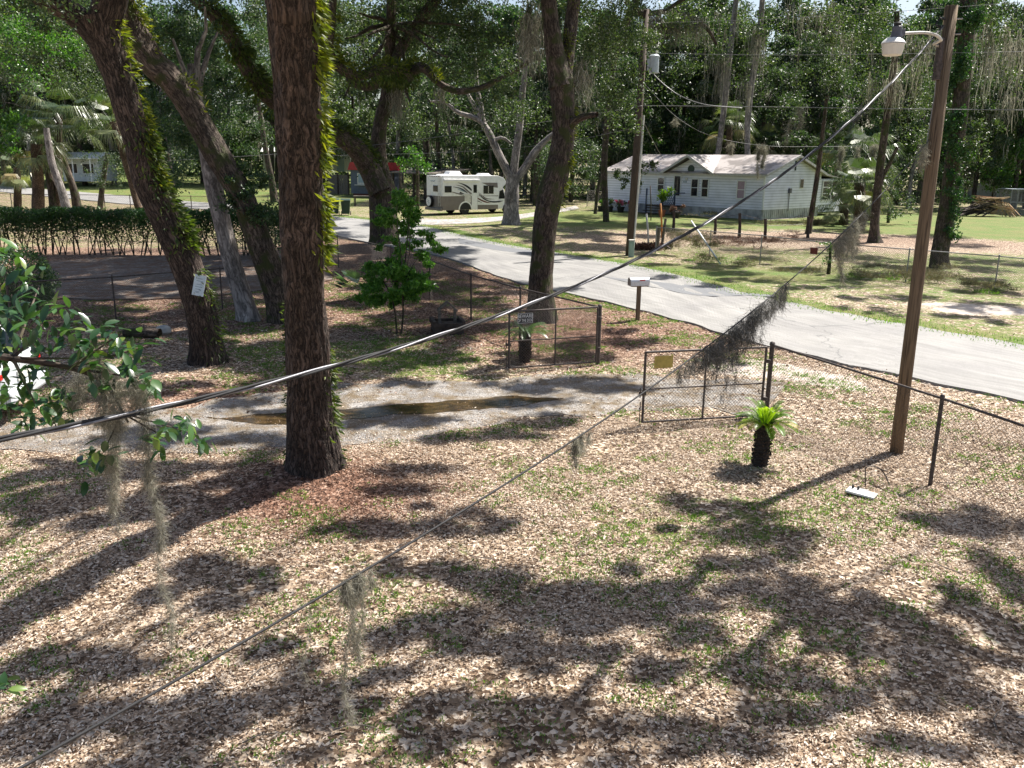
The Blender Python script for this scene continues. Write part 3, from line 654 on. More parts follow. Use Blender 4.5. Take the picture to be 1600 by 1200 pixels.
hub = [top+Vector((random.uniform(-.6, .6), random.uniform(-.6, .6), random.uniform(-.6, .4))) for _ in range(5)]
for c, ex, ey, dn_ in mainc: sp += twigs(random.choice(hub), [c], .05, .012)
limbs('branches', [([Cm[-2], top+Vector((0, 0, .3))], [rm[-2], rm[-1]], {})]+sp, M['bark2'], t, org, nside=8, step=.4)
# --- an unseen oak beyond the right edge, limbs placed to shade the right lawn
for p in [(1100, 795, 60, 20, 1), (1170, 828, 90, 26, 1.2), (1240, 850, 60, 18, .9), (1160, 880, 60, 14, .8), (1150, 925, 60, 26, 1), (1240, 935, 90, 26, 1.1), (1330, 950, 80, 26, .9), (1250, 975, 70, 24, .9), (1430, 985, 90, 30, 1), (1390, 1030, 90, 20, .7),
          (1480, 830, 60, 22, 1), (1550, 815, 60, 26, 1), (1560, 900, 45, 40, .9), (1500, 940, 60, 24, .8), (1590, 1000, 60, 40, .9), (1180, 1040, 70, 30, .8), (1480, 1085, 110, 34, 1.1), (1350, 1080, 80, 30, .9), (1230, 1110, 90, 28, .8), (1000, 1150, 110, 36, .9), (1130, 1160, 90, 30, .8), (1420, 1170, 120, 26, .8), (1570, 1150, 70, 30, .9), (1330, 1000, 40, 16, .7)]:
    patch(*p)
rightc = list(shade_clumps); shade_clumps.clear()
org = Vector((14.5, 9.5, hz(14.5, 9.5)-.1))
t = thing('live_oak', org, 'oak standing outside the right edge whose limbs dapple the right lawn', 'tree')
Cr = [org, org+Vector((-.1, .1, 3)), org+Vector((-.6, .3, 6)), org+Vector((-1.5, .6, 8.6))]
limbs('trunk', [(Cr, [.5, .4, .34, .22])], M['bark2'], t, org, nside=32, step=.15, amp=.02, flare=.3)
sp = []
hubs = [Cr[-1], org+Vector((-4, 1, 9.6)), org+Vector((-6.5, 2.5, 9.4))]
sp.append(([Cr[-2], Cr[-1], hubs[1], hubs[2]], [.22, .2, .15, .08], dict(nside=8, step=.4)))
for c, ex, ey, dn_ in rightc: sp += twigs(min(hubs, key=lambda q: (q-c).length), [c], .06, .015)
limbs('branches', sp, M['bark2'], t, org, nside=8, step=.4)
leaves('crown', crownfrom(rightc), .08, .046, M['oakleaf'], t, org)
def shade_crown(t, org, lst, mat, dens=900, L=.17, W=.1):  # unseen leaf clumps above the frame, added to shade the ground
    for px, py, rx, ry, dn_ in lst:
        g = G(px, py); patch(px, py, rx, ry, dn_, h=9.0+.18*g.y)
    L_ = list(shade_clumps); shade_clumps.clear()
    leaves('shade_crown', crownfrom(L_, dens, .5), L, W, mat, t, org)
def grid(x0, x1, y0, y1, sx, sy, p, rx, ry, d=1.0, seed=0):
    q = random.Random(seed); out = []
    y = y0; k = 0
    while y <= y1:
        x = x0+(k % 2)*sx/2
        while x <= x1:
            if q.random() < p: out.append((x+q.uniform(-.3, .3)*sx, y+q.uniform(-.3, .3)*sy, rx*q.uniform(.7, 1.2), ry*q.uniform(.7, 1.2), d))
            x += sx
        y += sy; k += 1
    return out
# --- generic crown placed by picture ellipses at given distances
def blobs(lst, dens):            # (px, py, rx, ry, D, weight)
    PP = []
    for px, py, rx, ry, D, w in lst:
        c = at(px, py, D); k = D/F; n = int(dens*w*rx*ry*3.14/1000)
        PP.append(gclump(c, (rx*k*.75, max(rx, ry)*k*.6, ry*k*.75), n, max(6, int(rx*ry/300))))
    return np.concatenate(PP)
# --- left oak with the pinned notice
org = G(322, 562)
t = thing('live_oak', org, 'leaning forked oak with a pale notice nailed on it and ferns along its upper side', 'tree')
rowsL = [(325, 566, 54), (321, 530, 50), (312, 480, 50), (297, 430, 50), (277, 380, 52), (252, 330, 48), (230, 280, 45), (215, 220, 45), (200, 170, 46), (183, 115, 50), (165, 65, 56), (152, 20, 60)]
CL, rL = pxl([(x, y, w*.92, 18.4-(566-y)*.0025) for x, y, w in rowsL], 18.4)
CL2, rL2 = pxl([(158, 45, 50, 17.1), (176, -10, 46, 17), (190, -60, 40, 17)], 17); CL2, rL2 = up(CL2, rL2, 11)
CL3, rL3 = pxl([(158, 60, 44, 17.1), (115, 22, 36, 17), (60, -8, 32, 16.8), (0, -50, 28, 16.6)], 17)
limbs('trunk', [(CL, rL, dict(nside=90, step=.04, amp=.022, flare=.3)), (CL2, rL2, dict(nside=50, step=.06, amp=.015)), (CL3, rL3, dict(nside=40, step=.06, amp=.015))], M['bark'], t, org)
growth('fern_growth', CL, rL, (.8, -.2, .6), 1000, M['ferndark'], t, org, lo=.33, hi=.72, L=.16, W=.045, spread=.55, out=.1)
growth('fern_growth', CL, rL, (.9, 0, .4), 600, M['fern'], t, org, lo=.55, hi=1.0, L=.15, W=.035, spread=.35, out=.08)
growth('fern_growth', CL, rL, (.9, -.3, .2), 260, M['ferndark'], t, org, lo=.02, hi=.3, L=.13, W=.035, spread=.5, out=.08)
lst = [(70, -90, 110, 70, 15, 1), (200, -120, 110, 70, 17, 1.2), (330, -90, 90, 50, 19, 1), (-60, -60, 100, 80, 16, 1), (480, -130, 110, 50, 20, 1), (60, 20, 70, 40, 21, .5), (20, 80, 50, 40, 20, .4)]
P = blobs(lst, 230)
leaves('crown', P, .085, .04, M['oakleaf'], t, org)
shade_crown(t, org, grid(-20, 420, 450, 590, 72, 18, .86, 50, 12, 1.3, 1)+grid(100, 640, 598, 690, 105, 22, .68, 55, 11, 1.1, 2), M['oakleaf'])
# notice nailed on the left oak (its own thing)
def sign_board(name, label, cat, c, w, h, nrm, tilt, mat, th=.012, group=None):
    nrm = Vector(nrm).normalized(); x = Vector((0, 0, 1)).cross(nrm).normalized(); z = nrm.cross(x)
    m = Matrix(((x.x, z.x, nrm.x, c[0]), (x.y, z.y, nrm.y, c[1]), (x.z, z.z, nrm.z, c[2]), (0, 0, 0, 1))) @ Matrix.Rotation(tilt, 4, 'Z')
    t = thing(name, c, label, cat, group=group); b = MB(m); b.box((0, 0, 0), (w, h, th)); b.build('panel', mat, t, org=c)
    return t, m
i = 2
nc_ = (CL[2]*.55+CL[3]*.45)+Vector((.09, -rL[2]*1.04-.03, 0)); nc_ = at(311, 446, nc_.y)
t, m = sign_board('notice', 'pale rectangular notice nailed to the leaning left oak', 'sign', nc_, .23, .43, (.1, -1, .12), R(-12), M['signwhite'])
b = MB(m)
for k, (x, y, w) in enumerate([(0, .14, .1), (0, .09, .13), (.01, .02, .12), (0, -.03, .14), (-.01, -.08, .1), (.04, -.09, .04), (-.02, -.13, .09), (-.01, -.15, .06)]): b.box((x, y, .0085), (w, .012, .003))
b.build('printing', M['faint'], t, org=nc_)
# --- third oak, leaning, half hidden behind the main trunk
org = G(442, 505)
t = thing('live_oak', org, 'ivy-grown oak leaning left, its base just left of the thick main trunk', 'tree')
rows3 = [(444, 510, 44), (436, 470, 42), (425, 430, 42), (408, 385, 40), (392, 340, 37), (372, 295, 38), (343, 248, 38), (315, 198, 38), (286, 148, 40), (262, 118, 42), (240, 100, 42), (214, 60, 42), (196, 15, 38), (182, -40, 34)]
C3, r3 = pxl([(x, y, w, 23.2-(510-y)*.002) for x, y, w in rows3], 23.2); C3, r3 = up(C3, r3, 11)
limbs('trunk', [(C3, r3)], M['bark2'], t, org, nside=64, step=.06, amp=.02, flare=.25)
growth('fern_growth', C3, r3, (.8, -.1, .6), 600, M['fern'], t, org, lo=.45, hi=.85, L=.15, W=.04, spread=.4, out=.1)
P = blobs([(440, 365, 28, 34, 22.6, 1.6), (405, 330, 30, 20, 22.5, 1.2), (375, 300, 30, 14, 22.6, 1.3), (355, 320, 20, 12, 22.5, 1), (300, 190, 30, 12, 23, 1), (390, 280, 30, 20, 22.8, 1), (440, 310, 30, 25, 23, .7)], 330)
leaves('vine_leaves', P, .09, .045, M['oakleaf2'], t, org)
P = blobs([(200, -60, 90, 50, 21, 1), (320, -60, 90, 50, 22, 1), (110, 10, 60, 40, 23, .6), (270, 40, 50, 45, 25, .8), (250, 170, 50, 40, 27, .7), (340, 180, 50, 50, 27, .8), (290, 250, 40, 40, 27, .6), (330, 90, 60, 50, 50, 1.2), (400, 60, 50, 50, 50, 1.2), (400, 220, 40, 40, 50, 1)], 300)
leaves('crown', P, .09, .042, M['oakleaf2'], t, org)
shade_crown(t, org, grid(380, 700, 450, 590, 70, 18, .8, 46, 11, 1.3, 3)+grid(20, 480, 402, 445, 64, 11, .9, 50, 9, 1.3, 4), M['oakleaf2'], 750)
# --- slim grey trunk
org = G(386, 503)
t = thing('young_oak', org, 'slim pale grey oak between the two leaning trunks', 'tree')
C, r_ = pxl([(390, 505, 36), (384, 480, 31), (372, 440, 28), (360, 400, 27), (348, 350, 27), (336, 300, 27), (326, 250, 25), (316, 200, 22), (306, 150, 18), (300, 100, 14)], 23.3)
limbs('trunk', [(C, r_)]+twigs(C[-2], [at(270, 60, 23), at(340, 50, 23.5), at(320, 10, 23)], .1, .03), M['barkg'], t, org, nside=28, step=.12, amp=.012, flare=.25)
P = blobs([(300, 60, 60, 50, 23.5, 1), (340, 130, 45, 35, 24, .8), (280, 210, 45, 40, 24, .8), (250, 280, 40, 40, 24, .6)], 300)
leaves('crown', P, .085, .04, M['oakleaf2'], t, org)
# --- oak by the roadside fence
org = G(846, 508)
t = thing('live_oak', org, 'tall dark oak by the roadside fence behind the gate with the dog sign', 'tree')
rows8 = [(846, 512, 50), (846, 480, 42), (845, 440, 36), (848, 400, 35), (852, 350, 36), (861, 300, 40), (872, 260, 38), (880, 215, 35), (880, 165, 36), (877, 125, 38)]
C8, r8 = pxl(rows8, 23.9)
Ca, ra = pxl([(877, 135, 34), (867, 80, 28), (860, 30, 25), (855, -20, 24), (850, -70, 22)], 23.9); Ca, ra = up(Ca, ra, 12.5)
Cb, rb_ = pxl([(880, 140, 26), (888, 80, 20, 24.2), (893, 30, 20, 24.5), (899, -20, 19, 24.7), (905, -70, 17, 25)], 24); Cb, rb_ = up(Cb, rb_, 12.5)
Cc, rc_ = pxl([(884, 205, 18), (900, 188, 12, 23.6), (918, 181, 10, 23.3), (933, 179, 8, 23.1)], 23.9)
limbs('trunk', [(C8, r8), (Ca, ra), (Cb, rb_), (Cc, rc_, dict(nside=14, step=.1, amp=.005, flare=0))], M['bark2'], t, org, nside=72, step=.05, amp=.02, flare=.3)
growth('fern_growth', Cb+[], rb_, (-.2, -1, 0), 500, M['fern'], t, org, lo=0, hi=.7, L=.11, W=.03, spread=.5, out=.05)
growth('fern_growth', C8, r8, (1, -.3, 0), 250, M['fern'], t, org, lo=.5, hi=.95, L=.12, W=.03, spread=.3, out=.05)
P = blobs([(760, -80, 110, 60, 23, 1), (900, -110, 120, 60, 25, 1), (1030, -80, 110, 50, 27, .9), (950, 50, 55, 60, 27, .9), (960, 130, 45, 60, 28, .9), (920, 100, 25, 40, 26, .8), (975, 180, 35, 30, 27, .6), (820, 40, 30, 60, 27, .6), (1000, 60, 40, 40, 29, .6), (800, 130, 35, 50, 29, .5)], 300)
leaves('crown', P, .095, .045, M['oakleaf'], t, org)
shade_crown(t, org, grid(700, 1010, 520, 600, 85, 22, .62, 42, 11, 1.1, 5)+grid(640, 860, 615, 690, 95, 22, .6, 50, 11, 1, 6)+[(880, 600, 60, 10, 1.3), (950, 605, 60, 9, 1.3), (720, 430, 40, 8, 1.1), (780, 445, 40, 7, 1.1), (790, 460, 50, 7, 1.2), (700, 450, 40, 9, 1), (740, 475, 40, 10, 1), (870, 455, 30, 5, .8), (700, 480, 40, 8, 1), (960, 520, 20, 6, .8), (1130, 565, 30, 4, .6)], M['oakleaf'])
tp = [tuple(p) for p in blobs([(830, 60, 25, 50, 26, 1), (910, 110, 20, 30, 24.5, .8)], 8)]
moss('moss', tp, [1.2]*len(tp), M['moss'], t, org, w=.02, per=8, spread=.12, curl=.05)
# --- the mossy limbed oak in the middle, roots beyond the roadside fence
org = G(600, 380)
t = thing('live_oak', org, 'big oak with a heavy fern-covered limb bent to the left, behind the bright green shrub', 'tree')
rows5 = [(601, 386, 46), (600, 360, 43), (598, 330, 42), (598, 300, 42), (594, 265, 28), (591, 225, 23), (596, 185, 21), (606, 150, 22), (608, 110, 18), (610, 60, 16), (612, 0, 15), (614, -50, 13)]
C5, r5 = pxl(rows5, 46)
Cl, rl = pxl([(594, 300, 36), (576, 262, 34, 45), (552, 228, 30, 44), (520, 208, 26, 43), (480, 192, 25, 42), (440, 168, 24, 41), (405, 135, 24, 40), (380, 95, 24, 39.5), (358, 55, 22, 39), (330, 20, 20, 38.5), (295, -10, 18, 38)], 45)
Cf, rf_ = pxl([(606, 125, 16), (640, 118, 16, 44), (600, 108, 16, 42), (560, 118, 15, 41), (528, 104, 14, 40), (515, 80, 14, 40), (518, 40, 13, 40), (520, -10, 12, 40), (518, -60, 12, 40)], 45)
Cg, rg_ = pxl([(608, 130, 14), (640, 112, 17, 44), (662, 106, 15, 43), (684, 128, 10, 43), (712, 142, 10, 43), (748, 138, 8, 43), (790, 118, 7, 43), (830, 95, 5, 43)], 45)
Ch, rh_ = pxl([(610, 110, 12), (630, 70, 16, 46), (655, 35, 18, 46), (680, 0, 18, 46), (705, -40, 16, 46)], 45)
Ci, ri_ = pxl([(600, 125, 12), (575, 135, 14, 44), (548, 128, 12, 43), (545, 118, 10, 43)], 45)
lb = dict(nside=18, step=.2, amp=.03, flare=0)
tw = twigs(at(612, 40, 46), [at(560, 20, 45), at(680, 60, 45), at(720, 40, 45), at(540, 60, 44), at(575, 55, 44), at(700, 90, 44), at(640, 160, 44), at(540, 150, 42)], .12, .03)
growth('fern_growth', Cl, rl, (0, -1, -.3), 900, M['ferndark'], t, org, lo=.4, hi=1, L=.3, W=.1, spread=.9, out=.3)
limbs('trunk', [(C5, r5), (Cl, rl, lb), (Cf, rf_, lb), (Cg, rg_, lb), (Ch, rh_, lb), (Ci, ri_, lb)]+tw, M['bark2'], t, org, nside=48, step=.12, amp=.03, flare=.2)
growth('fern_growth', Cl, rl, (-.1, -.5, 1), 2600, M['ferndark'], t, org, lo=.1, hi=1, L=.25, W=.07, spread=.7, out=.2)
growth('fern_growth', Cf[:5], rf_[:5], (0, -.5, -.2), 1500, M['ferndark'], t, org, lo=0, hi=1, L=.24, W=.06, spread=1.3, out=.3)
growth('fern_growth', Cf[:5], rf_[:5], (0, -.3, 1), 700, M['fern'], t, org, lo=0, hi=1, L=.22, W=.06, spread=.6, out=.25)
growth('fern_growth', Cf[4:], rf_[4:], (.7, -.3, 0), 500, M['fern'], t, org, lo=0, hi=1, L=.22, W=.06, spread=.6, out=.2)
growth('fern_growth', Cg[:4], rg_[:4], (0, -.4, 1), 900, M['fern'], t, org, lo=0, hi=1, L=.2, W=.05, spread=.7, out=.2)
P = blobs([(560, 30, 60, 45, 47, .7), (660, 60, 70, 50, 48, .8), (750, 60, 70, 60, 47, .9), (700, 10, 90, 40, 46, 1), (800, 150, 60, 50, 50, .7), (720, 110, 60, 40, 48, .7), (560, 190, 45, 40, 50, .7), (650, 200, 50, 40, 52, .7), (520, 150, 40, 40, 50, .6), (480, 20, 70, 50, 46, .8), (600, -50, 200, 40, 46, 1)], 330)
leaves('crown', P, .15, .08, M['oakleaf'], t, org)
shade_crown(t, org, grid(500, 700, 392, 450, 60, 11, .8, 42, 8, 1.2, 7)+grid(430, 640, 345, 380, 60, 10, .45, 30, 4, 1, 8)+grid(830, 1010, 352, 400, 45, 8, .8, 30, 4.5, 1.1, 9)+grid(650, 800, 352, 375, 60, 8, .4, 30, 4, 1, 10), M['oakleaf'], 420, .26, .15)
tp = [tuple(p) for p in blobs([(621, 150, 8, 20, 45, 3), (690, 140, 12, 12, 44, 1)], 16)]
moss('moss', tp, [1.6]*len(tp), M['moss'], t, org, w=.03, per=6, spread=.15, curl=.07)
# --- bare grey tree by the motorhome
org = G(799, 352)
t = thing('bare_tree', org, 'pale grey forked tree standing at the front end of the motorhome', 'tree')
C, r_ = pxl([(799, 356, 30), (799, 330, 24), (800, 300, 22), (801, 272, 20)], 59)
S = [(C, r_)]
for rows in [[(799, 280, 16), (790, 262, 13), (778, 238, 12), (765, 210, 11), (752, 190, 9), (735, 182, 8), (715, 175, 6), (695, 160, 4), (672, 158, 3)],
             [(752, 192, 8), (748, 175, 8), (738, 160, 6), (730, 145, 5)], [(757, 200, 8), (752, 170, 8), (746, 140, 7), (742, 90, 5)],
             [(801, 280, 14), (806, 240, 12), (812, 195, 11), (816, 150, 10), (822, 90, 8), (830, 30, 6)],
             [(803, 285, 14), (820, 262, 12), (836, 238, 12), (850, 222, 9), (868, 208, 8), (890, 200, 6)], [(770, 220, 6), (785, 215, 5), (800, 225, 3)]]:
    a, b_ = pxl(rows, 59); S.append((a, b_, dict(nside=10, step=.25, amp=.01, flare=0)))
limbs('trunk', S, M['barkg'], t, org, nside=24, step=.2, amp=.03, flare=.25)
# ------------------------------------------------------------------ fallen leaves and grass on the near lawn
def density_pts(n, y0, y1, x_pad=1.5):
    y = np.sqrt(rs.uniform(y0*y0, y1*y1, n)); x = rs.uniform(-1, 1, n)*(y*.66+x_pad)
    return x, y
def drift(x, y): return (np.sin(1.1*x+.7*y+1)+np.sin(1.9*y-.8*x)+.7*np.sin(3.7*x+2.3*y+2)+.6*np.sin(5.3*y-4.7*x)+.5*np.sin(9.1*x+7.7*y)+.4*np.sin(13*y-11*x+1))/4.2
def litter(name, n, y0, y1, L, W, label):
    x, y = density_pts(n, y0, y1)
    d = inpoly(x, y, drivepoly); rd = inpoly(x, y, roadpoly) & (dpoly(x, y, ncc) > rs.exponential(.2, n)); lot = (x < -7) & (y > 27) & (y < 38)
    keep = ~rd & ~(d & (rs.uniform(size=n) > .1+.75*ell(x, y, 1170, 610, 1.6, 1.6)+.6*np.exp(-dpoly(x, y, np.array([(p[0], p[1]) for p in dn]))/.35)+.6*np.exp(-dpoly(x, y, np.array([(p[0], p[1]) for p in df]))/.35))) & ~lot & ~(inpoly(x, y, np.array([(p[0], p[1]) for p in fc]+[(60, 200), (60, -20)])))
    keep &= rs.uniform(size=n) > .5*ell(x, y, 1280, 590, 1.5, .7, -.9)
    dr_ = drift(x, y); keep &= rs.uniform(size=n) < .74+.9*dr_
    x, y, dr_ = x[keep], y[keep], dr_[keep]; m = len(x)
    zr, zg, zb, _ = zones(x, y)
    P = np.stack([x, y, hgt(x, y)+rs.uniform(.002, .028, m)], 1)
    D = rs.normal(size=(m, 3)); D[:, 2] = rs.normal(size=m)*.2
    red = rs.uniform(size=m) < zg; va = np.clip(rs.beta(1.3, 1.5, m)+.26*dr_+rs.normal(size=m)*.05, 0, 1); sz = rs.choice([.45, .8, 1.0, 1.35], m, p=[.3, .3, .28, .12])
    for nm, k, mt_ in ((name, ~red, M['litter']), (name, red, M['litterred'])):
        q = leaves(nm, P[k], L*sz[k], W*sz[k], mt_, D=D[k], flat=.82, fold=.2, var=va[k])
        prop(q, label if mt_ is M['litter'] else 'russet dead oak leaves heaped under the trees', 'leaf litter', kind='stuff')
litter('leaf_litter', 560000, 4.2, 14.5, .037, .0155, 'pale tan dead oak leaves covering the front lawn')
litter('leaf_litter', 330000, 14.5, 34, .058, .026, 'pale tan dead oak leaves thinning towards the road')
x, y = density_pts(170000, 4.2, 32)
q = np.sin(1.7*x+.6*y)+np.sin(2.3*y-x*1.1+1)+.8*np.sin(5.1*x+3.3*y)+.7*np.sin(7.9*y-4.1*x)+rs.normal(size=len(x))*.6
e = 1.9*ell(x, y, 1150, 820, 2, 1.4)+1.3*ell(x, y, 880, 960, 2, 1.2)+1.5*ell(x, y, 560, 560, 3, 2)-1.5*ell(x, y, 450, 740, 1.6, 1)
k = (q+e+.8*drift(x*1.7, y*1.7) > 1.0) & ~inpoly(x, y, drivepoly) & ~inpoly(x, y, roadpoly) & ~inpoly(x, y, np.array([(p[0], p[1]) for p in fc]+[(60, 200), (60, -20)]))
x, y = x[k], y[k]; tx = np.repeat(x, 6)+rs.normal(size=len(x)*6)*.02; ty = np.repeat(y, 6)+rs.normal(size=len(x)*6)*.02
P = np.stack([tx, ty, hgt(tx, ty)+.008], 1); D = rs.normal(size=P.shape)*.75; D[:, 2] = np.abs(D[:, 2])+.5
prop(leaves('grass', P, .036, .013, M['grass'], D=D), 'low green weeds growing through the fallen leaves', 'grass', kind='stuff')
i_ = rs.randint(0, len(fcc), 26000); t_ = np.abs(rs.normal(size=26000))*.3-.12; nn_ = np.gradient(fcc, axis=0)[i_]; nn_ = unit(np.stack([-nn_[:, 1], nn_[:, 0]], 1)); sgn = -1
x = fcc[i_, 0]+rs.uniform(-.6, .6, 26000)+nn_[:, 0]*t_*sgn; y = fcc[i_, 1]+rs.uniform(-.6, .6, 26000)+nn_[:, 1]*t_*sgn; P = np.stack([x, y, hgt(x, y)+.04], 1); k = (y < 75) & (y > 12); P = P[k]; D = rs.normal(size=P.shape)*.6; D[:, 2] = np.abs(D[:, 2])+.5
prop(leaves('grass', P, .075, .02, M['grass'], D=D), 'bright green grass fringe along the far edge of the road', 'grass', kind='stuff')
# twigs lying about
S = []
for px, py, a in [(830, 1060, .4), (1330, 1005, .6), (1120, 1120, 2.6), (520, 1150, .2), (300, 1000, 1.1), (900, 860, .8), (1500, 900, 2.2), (1260, 700, .3)]+[(random.uniform(60, 1560), random.uniform(700, 1180), random.uniform(0, 3.1)) for _ in range(22)]:
    g = G(px, py); d = Vector((math.cos(a), math.sin(a), 0)); s = Vector((-d.y, d.x, 0))
    tw_ = MB(); tw_.tube([g+Vector((0, 0, .035)), g+d*.12+s*.03+Vector((0, 0, .045)), g+d*.25+s*.01+Vector((0, 0, .04)), g+d*.33-s*.03+Vector((0, 0, .035))], [.006, .005, .004, .002], 6)
    o = tw_.build('fallen_twig', M['greywood'], smooth=True, org=g); o.location = g
    prop(o, 'bent grey twig lying on the leaf-strewn lawn', 'twig', group='small twigs on the lawn')
# ------------------------------------------------------------------ chain link
def link_mesh(A, B, hA, cell=.06, w=.0042, base=.04):
    """woven diamonds between ground points A and B"""
    A = Vector(A); B = Vector(B); d = B-A; L = math.hypot(d.x, d.y); n = int(L/cell); b = MB(); nrm = Vector((-d.y, d.x, 0)).normalized()
    V = []; Fc = []
    def P(s, z):
        p = A+d*(s/L); return (p.x, p.y, (hz(p.x, p.y) if p.y < 60 else p.z)+z)
    hh = hA-base
    for sg in (1, -1):
        for i in range(-int(hh/cell)-1, n+int(hh/cell)+2):
            s0 = i*cell; s1 = s0+sg*hh; z0, z1 = base, hA
            if min(s0, s1) < 0:
                if max(s0, s1) <= 0: continue
                if s0 < 0: z0 += -s0; s0 = 0
                else: z1 -= -s1; s1 = 0
            if max(s0, s1) > L:
                if min(s0, s1) >= L: continue
                if s0 > L: z0 += s0-L; s0 = L
                else: z1 -= s1-L; s1 = L
            if z1-z0 < .02: continue
            a = Vector(P(s0, z0)); c = Vector(P(s1, z1)); t_ = (c-a).normalized(); q = t_.cross(nrm)*w/2; o_ = nrm*w/2*sg; k = len(V)
            V += [a-q, a+q, c+q, c-q, a-o_, a+o_, c+o_, c-o_]; Fc += [(k, k+1, k+2, k+3), (k+4, k+5, k+6, k+7)]
    return [tuple(v) for v in V], Fc
def chain_fence(label, pts, h, post_r=.022, rail=True, mat=None, pmat=None, name='chain_link_fence', cell=.06, w=.0042, skip=(), sag=0, term=.032):
    pts = [Vector(p) for p in pts]; org = pts[0]; mat = mat or M['wiremesh']; pmat = pmat or M['rust']
    t = thing(name, org, label, 'fence')
    V = []; Fc = []
    for a, b_ in zip(pts[:-1], pts[1:]):
        v, f = link_mesh(a, b_, h, cell, w); k = len(V); V += v; Fc += [tuple(i+k for i in q) for q in f]
    mesh_np('wire_mesh', V, Fc, mat, t, org=org)
    for i, p in enumerate(pts):
        if i in skip: continue
        r = term if i in (0, len(pts)-1) else post_r
        b_ = MB(); b_.cyl(p+Vector((0, 0, -.1)), p+Vector((0, 0, h+.03)), r, 10); b_.lathe(p+Vector((0, 0, h+.03)), [(r*1.2, -.03), (r*1.2, 0), (r*.8, .025), (.003, .035)], 10)
        b_.build('post', pmat, t, smooth=False, org=org)
    if rail:
        b_ = MB()
        for a, c in zip(pts[:-1], pts[1:]): b_.tube([a+Vector((0, 0, h)), (a+c)/2+Vector((0, 0, h-sag)), c+Vector((0, 0, h))], .019, 8)
        b_.build('top_rail', pmat, t, org=org)
    return t
hp = G(1198, 650)                                   # hinge post of the right gate
fpost = G(1453, 759)
dd = (fpost-hp); fdir = dd.normalized()
p3_ = G(1205, 640)
FA = [p3_, fpost, fpost+(fpost-p3_), fpost+(fpost-p3_)*2]
for p in FA: p.z = hz(p.x, p.y)
FA[0] = G(1197, 648)
chain_fence('chain link fence running from the gate past the cycad to the right edge', FA, 1.27, post_r=.028, term=.042)
def gate(label, A, B, h=1.2, lift=.1, sign=None, frac=.5, name='chain_link_gate'):
    """A: latch end, B: hinge end"""
    A = Vector(A); B = Vector(B); org = B.copy(); t = thing(name, org, label, 'gate'); z = Vector((0, 0, 1)); d = (B-A); L = d.length; u = d.normalized()
    A0 = A+z*lift; B0 = A0+u*L
    V, Fc = [], []
    cell = .06; n = int(L/cell); nr = u.cross(z)
    for sg in (1, -1):
        for i in range(-int(h/cell)-1, n+int(h/cell)+2):
            s0 = i*cell; s1 = s0+sg*h; z0, z1 = 0., h
            if min(s0, s1) < 0:
                if max(s0, s1) <= 0: continue
                if s0 < 0: z0 += -s0; s0 = 0
                else: z1 -= -s1; s1 = 0
            if max(s0, s1) > L:
                if min(s0, s1) >= L: continue
                if s0 > L: z0 += s0-L; s0 = L
                else: z1 -= s1-L; s1 = L
            if z1-z0 < .02: continue
            a = A0+u*s0+z*z0; c = A0+u*s1+z*z1; q = (c-a).normalized().cross(nr)*.0021; o_ = nr*.0021; k = len(V)
            V += [a-q, a+q, c+q, c-q, a-o_, a+o_, c+o_, c-o_]; Fc += [(k, k+1, k+2, k+3), (k+4, k+5, k+6, k+7)]
    mesh_np('wire_mesh', [tuple(v) for v in V], Fc, M['wiremesh'], t, org=org)
    b = MB()
    b.tube([A0, A0+z*h], .022, 8); b.tube([B0, B0+z*h], .022, 8)
    b.tube([A0+z*h, B0+z*h], .02, 8); b.tube([A0+z*.01, B0+z*.01], .018, 8)
    b.build('frame', M['rust'], t, org=org)
    b = MB(); b.tube([A0+z*h*.48, B0+z*h*.48], .014, 8); b.tube([A0+u*L*frac+z*.02, A0+u*L*frac+z*(h-.02)], .017, 8); b.build('cross_bars', M['rust'], t, org=org)
    b = MB()
    b.tube([A0+u*(-.05), A0+u*(-.05)+z*h*.3], .008, 6); b.box(A0+u*(-.02)+z*h*.42, (.12, .05, .06)); b.tube([A0+u*-.06+z*h*.36, A0+u*-.06+z*h*.5], .01, 6)
    b.build('latch', M['rust'], t, org=org)
    for k in (.25, .8): b = MB(); b.cyl(B0+u*.05+z*(h*k-.03), B0+u*.05+z*(h*k+.03), .035, 8); b.beam(B0+z*h*k, B0+u*.1+z*h*k, .03); b.build('hinge', M['rust'], t, org=org)
    return t, A0, u, z
gA = G(1003, 667); gB = G(1188, 655)
t, A0, u, z = gate('chain link gate nearer the camera, with the blank yellow sign wired on it', gA, gB, 1.22, .06)
def hung_sign(name, label, cat, A0, u, z, s, zz, w, h, mat, off=.016):
    nr = u.cross(z); c = A0+u*s+z*zz; m = Matrix(((u.x, z.x, nr.x, c.x), (u.y, z.y, nr.y, c.y), (u.z, z.z, nr.z, c.z), (0, 0, 0, 1)))
    t = thing(name, c, label, 'sign'); b = MB(m); b.box((0, 0, -off), (w, h, .004)); b.build('panel', mat, t, org=c); return t, m, c
Lg = (gB-gA).length
def along(px, py, A0, u, z0=0):
    s, zz = onplane(px, py, A0, u); return s, zz-A0.z
s0, _ = along(1022, 566, A0, u); s1, z1 = along(1051, 566, A0, u); _, ztop = along(1036, 556, A0, u); _, zbot = along(1036, 575, A0, u)
hung_sign('yellow_sign', 'blank faded yellow sign hanging on the nearer gate', 'sign', A0, u, z, (s0+s1)/2, (ztop+zbot)/2, s1-s0, ztop-zbot, M['yellow'], off=-.012)
